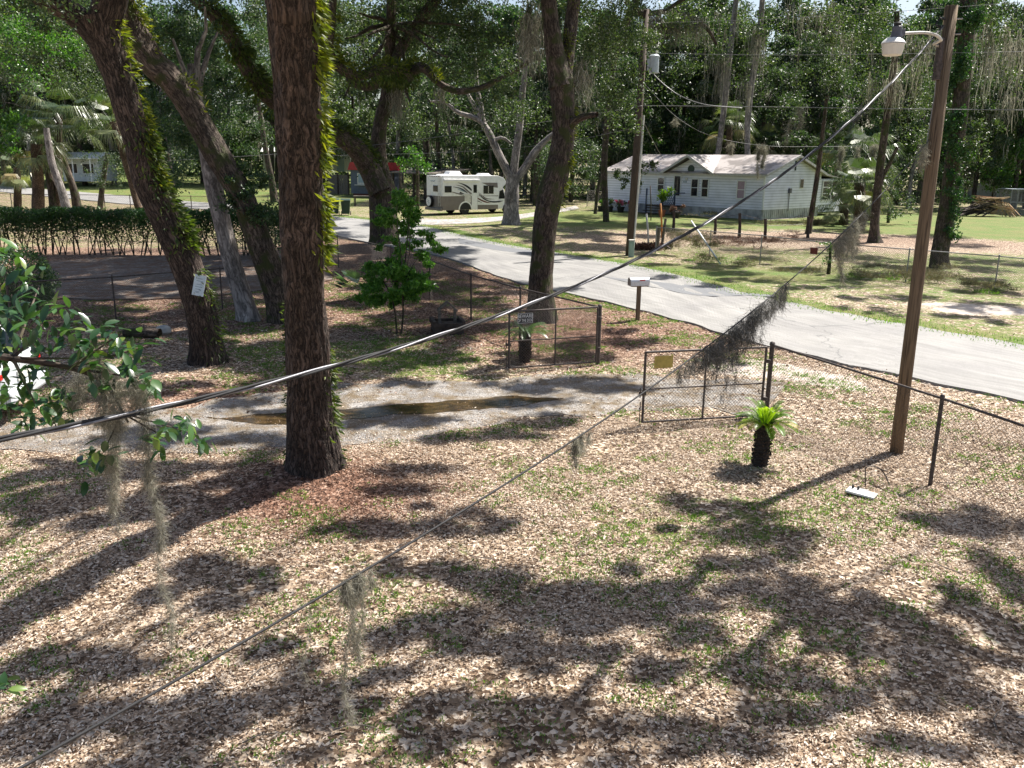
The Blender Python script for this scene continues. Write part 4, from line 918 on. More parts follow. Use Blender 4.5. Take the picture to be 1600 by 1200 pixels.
# second gate, swung open
a2 = G(795, 580); b2 = G(931, 571)
t, A2, u2, z2 = gate('chain link gate farther from the camera, with the dog warning sign', a2, b2, 1.22, .06, frac=.52)
s0, _ = along(808, 498, A2, u2); s1, _ = along(832, 498, A2, u2); _, zt = along(820, 489, A2, u2); _, zb = along(820, 505, A2, u2)
c_s, c_z = (s0+s1)/2, (zt+zb)/2; sw, sh = s1-s0, zt-zb
tS, mS, cS = hung_sign('dog_warning_sign', 'small black sign with white letters reading beware of the dog', 'sign', A2, u2, z2, c_s, c_z, sw, sh, M['blackpaint'], off=-.03)
def text(name, body, size, m, parent, org, mat, sx=1.0):
    cu = bpy.data.curves.new(name, 'FONT'); cu.body = body; cu.size = size; cu.align_x = 'CENTER'; cu.align_y = 'CENTER'; cu.extrude = .001; cu.offset = 0
    o = bpy.data.objects.new(name, cu); COL.objects.link(o)
    bpy.context.view_layer.update()
    me = bpy.data.meshes.new_from_object(o.evaluated_get(bpy.context.evaluated_depsgraph_get()))
    bpy.data.objects.remove(o)
    me.transform(Matrix.Translation(-Vector(org)) @ m @ Matrix.Diagonal((sx, 1, 1, 1))); me.materials.clear(); me.materials.append(mat)
    q = bpy.data.objects.new(name, me); COL.objects.link(q); q.parent = parent; return q
mirror = Matrix.Identity(4)
fz = .0355
text('lettering', 'BEWARE', sh*.5, mS @ Matrix.Translation((0, sh*.19, fz)), tS, cS, M['white'], .82)
text('lettering', 'OF THE DOG', sh*.42, mS @ Matrix.Translation((0, -sh*.22, fz)), tS, cS, M['white'], .62)
b = MB(mS)
for x, y, w, h in ((0, sh/2-.008, sw-.01, .006), (0, -sh/2+.008, sw-.01, .006), (sw/2-.008, 0, .006, sh-.02), (-sw/2+.008, 0, .006, sh-.02)): b.box((x, y, .033), (w, h, .003))
b.build('border', M['white'], tS, org=cS)
# roadside fence going back from the open gate
FB = [G(934, 570), G(812, 530), G(736, 502), G(672, 470), G(612, 442), G(529, 418), G(470, 402)]
chain_fence('roadside chain link fence behind the shrub and the small planter', FB, 1.27, post_r=.024, term=.045)
FC = [G(20, 515), G(182, 503), G(348, 484), G(500, 468)]
chain_fence('chain link fence behind the oak with the pinned notice', FC, 1.2, post_r=.022)
FD = [G(1024, 396), G(1108, 404), G(1187, 413), G(1293, 428), G(1415, 441), G(1553, 456), G(1700, 474), G(1900, 500)]
chain_fence('chain link fence across the road with the small red sign', FD, 1.25, post_r=.026, mat=M['wiremesh'], pmat=M['steel'], cell=.09, w=.006)
FR = [G(915, 306), G(945, 308)]
FR = [at(917, 325, 79), at(945, 322, 76)]
for p in FR: p.z = hz(p.x, p.y)
chain_fence('short chain link panel at the left corner of the white house', FR, 1.5, post_r=.03, mat=M['wiremesh'], pmat=M['steel'], cell=.15, w=.01)
FH = [G(0, 322), G(60, 322), G(130, 322), G(180, 328), G(235, 333), G(300, 338), G(345, 341)]
FH = [at(-60, 330, 66)]+[at(x, 332, 64) for x in (20, 95, 165, 205, 245, 300, 355, 420)]
for p in FH: p.z = hz(p.x, p.y)
chain_fence('chain link fence beyond the hedge along the pale road', FH, 1.3, post_r=.03, cell=.14, w=.008)
# red sign on the far fence
g0 = FD[2]; g1 = FD[3]; ud = (g1-g0).normalized(); s_, z_ = onplane(1271, 392, g0, ud); c = g0+ud*s_; c.z = z_
hung_sign('red_sign', 'small faded red sign on the chain link fence across the road', 'sign', Vector((c.x, c.y, 0)), ud, Vector((0, 0, 1)), 0, z_, .38, .26, M['redsign'], off=.03)
# wooden post and wire fence farther back
t = thing('wire_fence', G(1117, 365), 'dark wooden post and wire fence between the white house and the far lawn', 'fence'); org = t.location.copy(); tops = []
for px, yb, yt in ((1052, 360, 330), (1117, 366, 340), (1155, 372, 333), (1195, 374, 342), (1262, 372, 338)):
    g = G(px, yb); tp_ = at(px+1, yt, g.y); b = MB(); b.tube([g-Vector((0, 0, .1)), g.lerp(tp_, .5)+Vector((.02, 0, 0)), tp_], [.1, .09, .085], 8); b.build('post', M['darkwood'], t, org=org); tops.append((g, tp_))
b = MB()
for (g, a), (g2, a2_) in zip(tops[:-1], tops[1:]):
    for k in (.35, .65, .95): b.cyl(g.lerp(a, k), g2.lerp(a2_, k), .012, 4)
b.build('wire', M['wiremesh'], t, org=org)
t = thing('corner_post', G(1027, 392), 'weathered grey twin corner posts wrapped in vines at the far fence', 'post'); org = t.location.copy()
for x0, x1, yb, yt, r in ((1026, 1030, 392, 356, .1), (1033, 1040, 390, 342, .08)):
    g = G(x0, yb); b = MB(); b.tube([g-Vector((0, 0, .1)), at(x1, yt, g.y)], [r, r*.85], 8); b.build('post', M['greywood'], t, org=org)
b = MB(); b.beam(at(1035, 380, 42), at(1048, 389, 41), .06); b.build('brace', M['darkwood'], t, org=org)
# ------------------------------------------------------------------ lamp pole
pb = G(1400, 709); org = pb
t = thing('lamp_pole', org, 'tall brown wooden pole at the right with a dusk lamp on a curved arm', 'lamp pole')
ptop = at(1487, 9, pb.y)
def on_pole(y):                                     # a point of the pole axis at picture height y
    lo, hi = 0, 1
    for _ in range(30):
        k = (lo+hi)/2; p = pb.lerp(ptop, k); r = (p.x, p.y, p.z-H); fy = 600-F*((r[1]*-math.sin(-PITCH)*-1 if False else 0))
        v = (r[1]*math.sin(PITCH)+r[2]*math.cos(PITCH))/(r[1]*math.cos(PITCH)-r[2]*math.sin(PITCH))*F; u = r[0]/(r[1]*math.cos(PITCH)-r[2]*math.sin(PITCH))*F
        yy = 600-(-u*math.sin(ROLL)+v*math.cos(ROLL))
        if yy > y: lo = k
        else: hi = k
    return pb.lerp(ptop, (lo+hi)/2)
b = MB(); b.tube([pb-Vector((0, 0, .2)), pb.lerp(ptop, .33), pb.lerp(ptop, .66), ptop], [.098, .093, .088, .083], 24); b.build('pole', M['polewood'], t, smooth=True, org=org)
pa_ = on_pole(105)
b = MB(); b.box(pa_+Vector((-.1, -.02, .1)), (.06, .12, .55)); b.box(pa_+Vector((-.1, -.03, 0)), (.09, .1, .1)); b.build('bracket', M['rust'], t, bevel=.006, org=org)
armp = [at(x, y, 12.45-.0035*(1470-x)) for x, y in ((1472, 64), (1466, 57), (1455, 52.5), (1441, 51), (1425, 51.5), (1407, 52.5))]
armp = [Vector(p[:]) for p in catmull(armp, 5)]
armp[0] = Vector((armp[0].x+.03, pb.y-.02, armp[0].z))
b = MB(); b.tube([Vector((pa_.x-.08, pb.y-.05, pa_.z+.25))]+armp, .02, 10); b.build('arm', M['cream'], t, smooth=True, org=org)
lc = at(1399, 63, armp[-1].y)
def wpx(w, D): return w*D/F
k = wpx(1, lc.y)
zt_ = at(1403, 34, lc.y).z; z1 = at(1403, 41, lc.y).z; z2 = at(1401, 58, lc.y).z; z3 = at(1398, 67, lc.y).z; z4 = at(1396, 87, lc.y).z
cx = at(1402, 45, lc.y).x
b = MB(); b.lathe((cx, lc.y, 0), [(4.5*k, z1), (5*k, z1+.01), (5*k, zt_-.02), (3.2*k, zt_)], 16); b.build('photocell', M['black'], t, smooth=False, org=org)
b = MB(); b.lathe((cx, lc.y, 0), [(8.5*k, z2-.01), (8.8*k, z2), (7.2*k, (z1+z2)/2), (7*k, z1-.004), (6*k, z1)], 20); b.box((cx+.07, lc.y, (z1+z2)/2-.01), (.06, .07, .08)); b.build('housing', M['greypaint'], t, bevel=.004, org=org)
cs = cx-.03
b = MB(); b.lathe((cs, lc.y, 0), [(16.8*k, z3-.012), (16.8*k, z3), (14*k, z3+.03), (10*k, z2-.012), (7*k, z2-.006)], 28); b.build('shade_top', M['white'], t, smooth=False, org=org)
b = MB(); b.lathe((cs, lc.y, 0), [(12.0*k, z4), (13.5*k, z4+.012), (16.2*k, z3-.016)], 28); b.build('refractor', M['lampglass'], t, smooth=False, org=org)
for yy, sx_ in ((54, 1), (30, 1), (29, -1)):
    p = on_pole(yy); b = MB(); b.cyl(p+Vector((sx_*.07, -.01, 0)), p+Vector((sx_*.16, -.03, .005)), .012, 6); b.build('pole_bolt', M['steel'], t, org=org)
b = MB(); p = on_pole(34); b.tube([p+Vector((-.09, -.05, .02)), p+Vector((-.2, -.12, .03)), p+Vector((-.24, -.12, -.06)), p+Vector((-.12, -.08, -.1))], .014, 6); b.build('wire_loop', M['cable'], t, org=org)
b = MB(); q = [on_pole(y)+Vector((-.11, -.03, 0)) for y in (40, 90, 150, 215, 245)]; b.tube([p+Vector((random.uniform(-.015, .015), 0, 0)) for p in q], .007, 5); b.build('drop_wire', M['linewire'], t, org=org)
# ------------------------------------------------------------------ service drop (twisted) and phone line
def cable_path(A, B, a, b_, n=120):
    return [Vector((A[0]+(B[0]-A[0])*s, A[1]+(B[1]-A[1])*s, A[2]+a*s+b_*s*s)) for s in [i/n for i in range(n+1)]]
ptc = on_pole(42)+Vector((-.12, -.08, 0)); A = (-2.95, 2.7, 3.15-.02); A = (-2.2, 3.5, 3.15)
Bz = ptc.z
path = cable_path(A, ptc, -.34, Bz-3.15+.34, 200)
ext = [path[0]+(path[0]-path[3])*(k/3) for k in range(60, 0, -2)]
path = ext+path
t = thing('service_cable', path[0], 'thick twisted black and silver cable sweeping from the lamp pole to the left edge', 'cable'); org = path[0]
for k, (mt_, rr_) in enumerate(((M['cable'], .0125), (M['cable'], .0125), (M['cablebare'], .0115))):
    P = []
    dpt = 0
    for i, p in enumerate(path):
        if i: dpt += (path[i]-path[i-1]).length
        d = (path[min(i+1, len(path)-1)]-path[max(i-1, 0)]).normalized(); u_ = d.cross(Vector((0, 0, 1))).normalized(); w_ = u_.cross(d); a = dpt*2*math.pi/.95+k*2.094
        P.append(p+(u_*math.cos(a)+w_*math.sin(a))*.0082)
    b = MB(); b.tube(P, rr_*.62, 8); b.build('conductor', mt_, t, smooth=True, org=org)
pp = on_pole(218)+Vector((-.1, -.05, 0)); A = Vector((-1.6, 2.5, 2.35))
path2 = cable_path(A, pp, .494, pp.z-2.35-.494, 160)
ext = [path2[0]+(path2[0]-path2[3])*(k/3) for k in range(14, 0, -2)]
t = thing('phone_line', A, 'thin dark line rising from the bottom left to the lamp pole, moss hanging on it', 'cable'); org = A
b = MB(); b.tube(ext+path2, .006, 6); b.build('line', M['cable'], t, smooth=True, org=org)
def pathpt(path, px):
    best = None
    for p in path:
        f = p.y*math.cos(PITCH)-(p.z-H)*math.sin(PITCH); u_ = p.x/f*F; v_ = (p.y*math.sin(PITCH)+(p.z-H)*math.cos(PITCH))/f*F
        x = 800+u_*math.cos(ROLL)+v_*math.sin(ROLL)
        if best is None or abs(x-px) < best[0]: best = (abs(x-px), p)
    return best[1]
def moss_on(path, spec, label, w=.0016, mat=M['moss'], hair=.07):
    """spec: (px0, px1, hanging tails, length, top radius, hairs per tail)"""
    paths = []
    for x0, x1, n, ln, r0, nh in spec:
        for k in range(n):
            a = pathpt(path, x0+(x1-x0)*(k+random.random())/n); l = ln*random.uniform(.55, 1.1); q = [a]
            for m_ in range(4): q.append(q[-1]+Vector((random.gauss(0, .05)*l, random.gauss(0, .05)*l, -l/4)))
            paths.append((q, r0, r0*.25, int(nh*random.uniform(.7, 1.2))))
    T0 = paths[0][0][0]; o = tassel('spanish_moss', paths, mat, None, T0, w, hair); o.location = T0; prop(o, label, 'moss')
mdk = leafmat('shaded_moss', [(0, (.05, .05, .045)), (.7, (.16, .155, .14)), (1, (.3, .29, .26))], .9, .2, spec=.1, tcol=(1, 1, 1))  # darker copy of the moss, with shade put into its colour
moss_on(path2, [(528, 572, 9, .12, .022, 260), (556, 566, 2, .62, .016, 700), (544, 550, 1, .95, .012, 800), (468, 476, 1, .55, .01, 160)], 'grey moss tassel hanging from the thin line over the lower lawn')
moss_on(path2, [(893, 922, 7, .12, .02, 160), (903, 908, 1, .3, .02, 250)], 'short grey moss tuft on the thin line above the middle of the lawn', .002)
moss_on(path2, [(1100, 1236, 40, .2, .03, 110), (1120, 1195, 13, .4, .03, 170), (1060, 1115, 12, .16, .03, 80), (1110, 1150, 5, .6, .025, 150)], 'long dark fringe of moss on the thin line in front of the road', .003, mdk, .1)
moss_on(path2, [(1302, 1352, 14, .22, .035, 160), (1320, 1352, 6, .5, .04, 260), (1312, 1318, 1, .95, .03, 300)], 'pale moss clump on the thin line in front of the far fence', .004, M['moss'], .1)
moss_on(path2, [(1438, 1450, 4, .3, .05, 200)], 'small moss tangle where the thin line meets the lamp pole', .004, M['moss'], .12)
# ------------------------------------------------------------------ utility pole with transformer, overhead wires
ub = G(983, 399); utop = at(1010, 15, ub.y+.3)
t = thing('utility_pole', ub, 'dark wooden pole with a grey transformer can, across the road', 'utility pole'); org = ub
b = MB(); b.tube([ub-Vector((0, 0, .2)), ub.lerp(utop, .5), utop], [.19, .165, .13], 14); b.build('pole', M['darkpole'], t, smooth=True, org=org)
def at2(px, py, dy=0): return at(px, py, ub.y+dy)
b = MB(); b.tube([ub+Vector((.17, -.08, 0)), at2(1001, 250, -.2), at2(1006, 180, -.2)], .045, 6); b.build('conduit', M['cream'], t, org=org)
c = at2(1022, 100, -.1); zb = at2(1022, 115).z; zt_ = at2(1022, 88).z
b = MB(); b.lathe((c.x, c.y, 0), [(.2, zb), (.22, zb+.03), (.22, zt_-.06), (.24, zt_-.05), (.24, zt_), (.16, zt_+.06)], 18); b.box((c.x-.22, c.y, (zb+zt_)/2), (.18, .1, .5)); b.build('transformer', M['transformer'], t, smooth=False, org=org)
b = MB(); b.lathe((c.x+.08, c.y, 0), [(.03, zt_+.05), (.05, zt_+.1), (.03, zt_+.14), (.05, zt_+.18), (.03, zt_+.25)], 8); b.build('bushing', M['cream'], t, org=org)
def wire(label, pts, r=.014, mat=None, sag=0):
    P = catmull(pts, 14) if len(pts) > 2 else [Vector(pts[0]).lerp(Vector(pts[1]), i/30)-Vector((0, 0, sag*4*(i/30)*(1-i/30))) for i in range(31)]
    o = MB(); o.tube([Vector(p) for p in P], r, 5); q = o.build('overhead_wire', mat or M['linewire'], smooth=True, org=P[0]); q.location = Vector(P[0]); return prop(q, label, 'wire')
w1 = [at2(1006, 165, -.1), at(1200, 167, 38), at(1400, 170, 34), at(1700, 173, 30)]
wire('pale overhead wire crossing level behind the lamp pole at mid height', w1, .014)
w2 = [at2(1008, 83, -.1), at(1200, 86, 38), at(1400, 84, 34), at(1700, 79, 30)]
wire('fine overhead wire passing just below the dusk lamp', w2, .008)
w3 = [at2(1009, 36), at(1200, 30, 38), at(1400, 18, 34), at(1700, -5, 30)]
wire('highest fine wire passing behind the top of the lamp pole', w3, .007)
wire('looping pale wire dropping from the transformer to the level wire', [at2(1012, 104, -.2), at2(1030, 125, -.5), at2(1060, 148, -1), at(1100, 163, 39), at(1160, 169, 38.6)], .02)
w4 = [at2(1006, 130, -.1), at(1060, 185, 43), at(1120, 215, 48), at(1200, 228, 55), at(1290, 229, 62), at(1345, 228, 64)]
wire('thin sagging wire above the white house roof, moss tufts on it', w4, .011)
w5 = [at2(1004, 165, -.1), at(930, 178, 42), at(860, 189, 43), at(780, 200, 44), at(615, 223, 45), at(440, 240, 47), at(200, 255, 50)]
wire('pale wire running left from the dark pole past the oak', w5, .012)
wire('lower faint wire going left above the motorhome', [at2(1001, 198, -.1), at(860, 225, 44), at(700, 238, 47), at(520, 243, 52)], .009)
wire('stay wire slanting from the dark pole to the ground by the house', [at2(1008, 195), at(1036, 248, 50)], .014, sag=.05)
def moss_tuft(label, specs, D, w=.016):
    """specs: tails (x, y0, x1, y1, top radius px, hairs)"""
    paths = []; k = D/F
    for x, y, x1, y1, r, n in specs:
        q = [at(x+(x1-x)*f+random.gauss(0, r*.2), y+(y1-y)*f, D) for f in (0, .3, .65, 1)]; paths.append((q, r*k, r*k*.15, n))
    T0 = paths[0][0][0]; o = tassel('spanish_moss', paths, M['moss'], None, T0, w, hair=.3); o.location = T0; prop(o, label, 'moss')
moss_tuft('wedge of pale moss on the wire, left of three over the house gable', [(1316, 228, 1314, 250, 6, 700), (1314, 238, 1311, 268, 3, 300)], 62)
moss_tuft('long thin pale moss strand, middle of three over the house gable', [(1341, 228, 1337, 262, 3, 500), (1337, 255, 1326, 300, 3, 500)], 62)
moss_tuft('rounded pale moss clump, right of three over the house gable', [(1366, 225, 1364, 243, 7.5, 900), (1364, 238, 1362, 255, 3, 200)], 62)
moss_tuft('white moss wad hanging behind the roof ridge of the white house', [(1186, 226, 1185, 248, 7, 700), (1196, 226, 1192, 262, 6, 700), (1186, 245, 1184, 278, 3, 300)], 60)
moss_tuft('small white moss wedge on the sagging wire left of the larger wad', [(1145, 222, 1142, 240, 6, 500)], 56)
moss_tuft('narrow moss tuft hanging high above the white house', [(1252, 166, 1249, 198, 5, 500), (1234, 185, 1229, 225, 2.5, 250)], 38, .01)
moss_tuft('tiny moss wisp on the looping wire beside the transformer', [(1056, 184, 1055, 193, 3, 150)], 43, .012)
# ------------------------------------------------------------------ mailbox
g = G(996, 501); t = thing('mailbox', g, 'silver dome-topped mailbox on a brown wooden post by the road', 'mailbox', rz=R(14))
b = MB(); b.box((0, 0, .48), (.1, .1, 1.0)); b.build('post', M['polewood'], t, bevel=.006)
zc = 1.0; w_, hh_ = .105, .12; pr = [(-w_, 0), (w_, 0), (w_, hh_)]+[(w_*math.cos(a), hh_+w_*math.sin(a)) for a in [math.pi*k/10 for k in range(1, 10)]]+[(-w_, hh_)]
mm_ = Matrix.Translation((0, 0, zc)) @ Matrix.Rotation(R(90), 4, 'Z')
b = MB(mm_); b.prism(pr, -.27, .29); b.build('box', M['mailbox'], t)
b = MB(mm_); b.prism([(x*1.04, z*1.03) for x, z in pr], .29, .305); b.build('door', M['steel'], t)
b = MB(); b.box((0, 0, .985), (.5, .16, .025)); b.build('mounting_board', M['polewood'], t)
b = MB(); b.box((.05, -.112, 1.16), (.16, .006, .03)); b.build('flag', M['red'], t)
for x_ in (-.1, -.05, 0):
    pass
# planter shaped like a well
g = G(699, 521); t = thing('wishing_well_planter', g, 'small weathered timber planter with a peaked open frame on the lawn', 'planter', rz=R(12))
b = MB()
for z_ in (.06, .17, .27):
    s_ = .38 if z_ < .2 else .42
    for a, c in (((-s_, -s_+.05), (s_, -s_+.05)), ((-s_, s_-.05), (s_, s_-.05)), ((-s_+.05, -s_), (-s_+.05, s_)), ((s_-.05, -s_), (s_-.05, s_))): b.beam((a[0], a[1], z_+(.05 if a[0] == c[0] else 0)), (c[0], c[1], z_+(.05 if a[0] == c[0] else 0)), .09, .1)
b.build('timber_box', M['darkwood'], t, bevel=.008)
b = MB(); b.box((0, 0, .2), (.64, .64, .12)); b.build('soil', M['darkwood'], t)
for s_ in (-1, 1):
    b = MB(); b.beam((s_*.2, 0, .26), (s_*.2, 0, .62), .07, .1); b.build('upright', M['greywood'], t, bevel=.006)
    b = MB(); b.beam((s_*.25, 0, .58), (0, 0, .82), .2, .05); b.build('roof_board', M['greywood'], t, bevel=.006)
# white board with two black cylinders on the lawn
g = G(1345, 777)+Vector((0, 0, .03)); t = thing('fallen_light_panel', g, 'white slab with two dark knobs lying on the lawn below the fence', 'panel', rz=R(-38))
b = MB(); b.box((0, 0, .025), (.37, .19, .03), ry=.04); b.build('slab', M['white'], t, bevel=.006)
for x in (-.13, -.06):
    b = MB(); b.cyl((x, .05, .04), (x, .05, .09), .016, 10); b.build('knob', M['black'], t)
b = MB(); b.box((-.02, .1, .03), (.16, .06, .02)); b.build('bracket', M['steel'], t)
g = G(1353, 760); t = thing('bent_wire_hoop', g, 'bent dark metal hoop standing on the lawn beside the fence post', 'wire hoop', rz=0)
b = MB(); pts = [at(x, y, g.y+dy) for x, y, dy in ((1352, 762, 0), (1352, 740, 0), (1353, 731, 0), (1362, 728, .02), (1374, 732, .05), (1383, 742, .05), (1389, 757, 0), (1390, 765, -.05))]
b.tube([Vector(p) for p in catmull(pts, 5)], .008, 6); b.build('hoop', M['rust'], t, smooth=True, org=g)
b = MB(); b.tube([at(1372, 730, g.y+.05), at(1380, 735, g.y+.05), at(1392, 738, g.y+.1), at(1388, 728, g.y+.15)], .005, 5); b.build('loose_end', M['rust'], t, org=g)
# things by the dark pole
g = G(985, 400)-Vector((.0, 0, 0)); g = G(985, 401)
t = thing('utility_pedestal', g, 'pale green utility pedestal at the foot of the dark pole', 'utility box')
b = MB(); b.box((0, -.25, .35), (.24, .24, .8)); b.build('cabinet', M['teal'], t, bevel=.02); b = MB(); b.box((0, -.25, .78), (.27, .27, .06)); b.build('cap', M['cream'], t, bevel=.01)
def pole_thing(name, label, cat, a, b_, r, mat):
    t = MB(); t.tube([a, Vector(a).lerp(Vector(b_), .5)+Vector((.03, 0, -.04)), b_], r, 8); o = t.build(name, mat, smooth=True, org=a); o.location = Vector(a); prop(o, label, cat)
g = G(1126, 413); pole_thing('leaning_pipe', 'long white pipe leaning on the far chain link fence', 'pipe', g, at(1080, 345, g.y+1.6), .035, M['white'])
g = G(1013, 383); pole_thing('plastic_stake', 'thin yellowish white stake standing right of the dark pole', 'stake', g, at(1010, 334, g.y), .05, M['cream'])
g = G(1034, 372); pole_thing('orange_marker', 'thin orange marker post behind the corner posts', 'stake', g, at(1032, 318, g.y), .055, M['orange'])
g = G(1017, 345); pole_thing('garden_pole', 'thin dark pole on the lawn before the house porch', 'stake', g, at(1016, 290, g.y), .04, M['darkwood'])
g = G(1015, 391); b = MB()
P = gclump(g+Vector((0, 0, .15)), (.6, .3, .14), 700, 8); o = leaves('brush_pile', P, .22, .07, M['barkleaf'] if 'barkleaf' in M else M['redweeds'], org=g); o.location = g; prop(o, 'dark heap of dead brush at the foot of the corner posts', 'brush pile')
# ------------------------------------------------------------------ the white house
cR = at(1190, 342, 65); cL = at(947, 318, 76); hb = min(cR.z, .35)
O = Vector((cL.x, cL.y, hb)); dv = Vector((cR.x-cL.x, cR.y-cL.y, 0)); LX = dv.length; d = dv.normalized(); WD = 8.4
ang = math.atan2(d.y, d.x); nb = Vector((-d.y, d.x, 0))
t = thing('mobile_home', O, 'white sided single storey house with a pale stained roof across the road', 'house', rz=ang)
def hp_(x, y, off=0): s, z = onplane(x, y, (O.x+nb.x*off, O.y+nb.y*off), (d.x, d.y)); return s, z-O.z
zs = .66; ze = hp_(1100, 275)[1]; ze = 3.25; zr = 4.55; yr = WD/2
x_a, x_b, x_c = hp_(1039, 270)[0], hp_(1080.5, 252)[0], hp_(1121, 272)[0]
b = MB(); b.box((LX/2, WD/2, (zs+ze)/2), (LX, WD, ze-zs))
b.add([(LX, 0, ze), (LX, WD, ze), (LX, yr, zr-.08), (LX-.02, 0, ze), (LX-.02, WD, ze), (LX-.02, yr, zr-.08)], [(0, 1, 2), (3, 5, 4)])
b.add([(0, 0, ze), (0, WD, ze), (0, yr, zr-.08)], [(0, 2, 1)])
b.add([(x_a+.3, -.03, ze-.02), (x_c-.3, -.03, ze-.02), (x_b, -.03, zr-.25)], [(0, 1, 2)])
wl = b.build('wall', M['siding'], t)
b = MB(); b.box((LX/2, WD/2, zs/2-.1), (LX-.06, WD-.06, zs+.2)); n_ = 60
for k in range(n_):
    x = (k+.5)*LX/n_; b.box((x, .012, zs/2-.1), (.05, .03, zs+.19))
for k in range(30): b.box((LX-.012, (k+.5)*WD/30, zs/2-.1), (.03, .05, zs+.19))
b.build('skirting', M['skirt'], t)
# roof: two slopes and a cross gable
b = MB(); ov = .35; th = .1
sl = (zr-ze)/yr
def slab(a, b1, c, e):
    vs = [Vector(p) for p in (a, b1, c, e)]; b.add(vs+[p-Vector((0, 0, th)) for p in vs], [(0, 1, 2, 3), (7, 6, 5, 4), (0, 4, 5, 1), (1, 5, 6, 2), (2, 6, 7, 3), (3, 7, 4, 0)])
zo = ze-sl*ov+.1
slab((-ov, -ov, zo), (LX+ov, -ov, zo), (LX+ov, yr, zr+.1), (-ov, yr, zr+.1))
slab((-ov, yr, zr+.1), (LX+ov, yr, zr+.1), (LX+ov, WD+ov, zo), (-ov, WD+ov, zo))
pz = zr+.02; yb = yr
slab((x_a, -ov-.25, ze-.02), (x_b, -ov-.25, pz), (x_b, yb, pz+.03), (x_a+.4, .2, ze+.12))
slab((x_b, -ov-.25, pz), (x_c, -ov-.25, ze-.02), (x_c-.4, .2, ze+.12), (x_b, yb, pz+.03))
rf = b.build('roof', M['roof'], t)
b = MB(); y_ = -ov-.26
b.beam((x_a, y_, ze-.1), (x_b, y_, pz-.08), .05, .17); b.beam((x_b, y_, pz-.08), (x_c, y_, ze-.1), .05, .17)
b.beam((-ov, -ov-.02, zo-.1), (x_a, -ov-.02, zo-.1), .04, .13); b.beam((x_c, -ov-.02, zo-.1), (LX+ov, -ov-.02, zo-.1), .04, .13)
b.beam((LX+ov+.02, -ov, zo-.08), (LX+ov+.02, yr, zr+.02), .05, .17); b.beam((LX+ov+.02, yr, zr+.02), (LX+ov+.02, WD+ov, zo-.08), .05, .17)
b.build('fascia', plain('grey_white_trim', (.5, .48, .46), .5), t)
b = MB(); b.box((LX+.01, -.01, (zs+ze)/2), (.12, .12, ze-zs)); b.box((0, -.01, (zs+ze)/2), (.12, .12, ze-zs)); b.build('corner_trim', M['white'], t)
def win(x0, y0, x1, y1, pane=M['glass'], off=0, nm='window', mull=True, cur=None):
    a, za = hp_(x0, y1, off); c, zc_ = hp_(x1, y0, off); zb_ = hp_(x0, y0, off)[1]; z0, z1_ = za, (zc_+zb_)/2
    xm, zm, w, h = (a+c)/2, (z0+z1_)/2, c-a, z1_-z0
    f = MB(); q = .07
    for X_, Z_, W_, H__ in ((xm, z1_, w+q, q), (xm, z0, w+q, q), (a, zm, q, h), (c, zm, q, h)): f.box((X_, -.04+off, Z_), (W_, .07, H__))
    if mull: f.box((xm, -.035+off, zm), (w, .05, .05))
    fr = f.build(nm, M['white'], t); g_ = MB(); g_.box((xm, -.015+off, zm), (w, .03, h)); g_.build('pane', pane, fr); return fr
win(1027.5, 277.5, 1039, 299); win(1079.5, 279.5, 1092, 306.5); win(1095.8, 280, 1108, 307.5); win(1151, 282.5, 1165.5, 310, pane=M['curtain']); win(990, 275, 1002, 301)
dr = win(1052.5, 274.5, 1065, 306, nm='door', mull=False)
a, za = hp_(1054, 303); c, zc_ = hp_(1064, 276)
b = MB(); b.box(((a+c)/2, -.045, (za+zc_)/2), (.14, .02, (zc_-za)*.8)); b.build('hanging_curtain', M['greywood'], dr)
s_, z_ = hp_(1080.5, 264); b = MB(); b.M = Matrix.Translation((s_, -.05, z_)) @ Matrix.Rotation(R(90), 4, 'X'); b.lathe((0, 0, 0), [(.3, -.02), (.3, .03), (.24, .035)], 20); v_ = b.build('gable_vent', M['greenplastic'], t)
s_, z_ = hp_(1073, 279.5); b = MB(); b.box((s_, -.06, z_), (.16, .1, .2)); b.build('porch_light', M['cream'], t)
s_, z_ = hp_(1070.5, 284); 
b = MB()
for k in range(3): b.box((s_+(k-1)*.12, -.02, z_), (.06, .03, .12))
b.build('house_number', M['faint'], t)
# gable side windows (on the x = LX wall)
R0 = Vector((cR.x, cR.y, 0))
def gp(x, y): s, z = onplane(x, y, (R0.x, R0.y), (nb.x, nb.y)); return s, z-O.z
for (x0, y0, x1, y1) in ((1250, 280, 1254.5, 293.5),):
    a, za = gp(x0, y1); c, zc_ = gp(x1, y0); a, c = max(.3, min(a, 7.6)), max(.7, min(c, 7.9))
    f = MB(); ym, zm, w, h = (a+c)/2, (za+zc_)/2, max(.45, c-a), zc_-za
    f.box((LX+.02, ym, zm), (.05, w+.1, h+.1)); fr = f.build('window', M['white'], t); f = MB(); f.box((LX+.05, ym, zm), (.03, w, h)); f.box((LX+.07, ym, zm), (.02, w, .04)); f.build('pane', M['glass'], fr)
f = MB(); f.box((LX+.03, yr, 3.85), (.06, .14, .7)); f.build('gable_vent', M['greenplastic'], t)
a, z_ = gp(1233, 298); f = MB(); f.box((LX+.08, max(1, min(a, 7)), z_), (.14, .3, .34)); f.cyl((LX+.05, max(1, min(a, 7)), z_), (LX+.05, max(1, min(a, 7)), .5), .03, 6); f.build('meter_box', M['greypaint'], t)
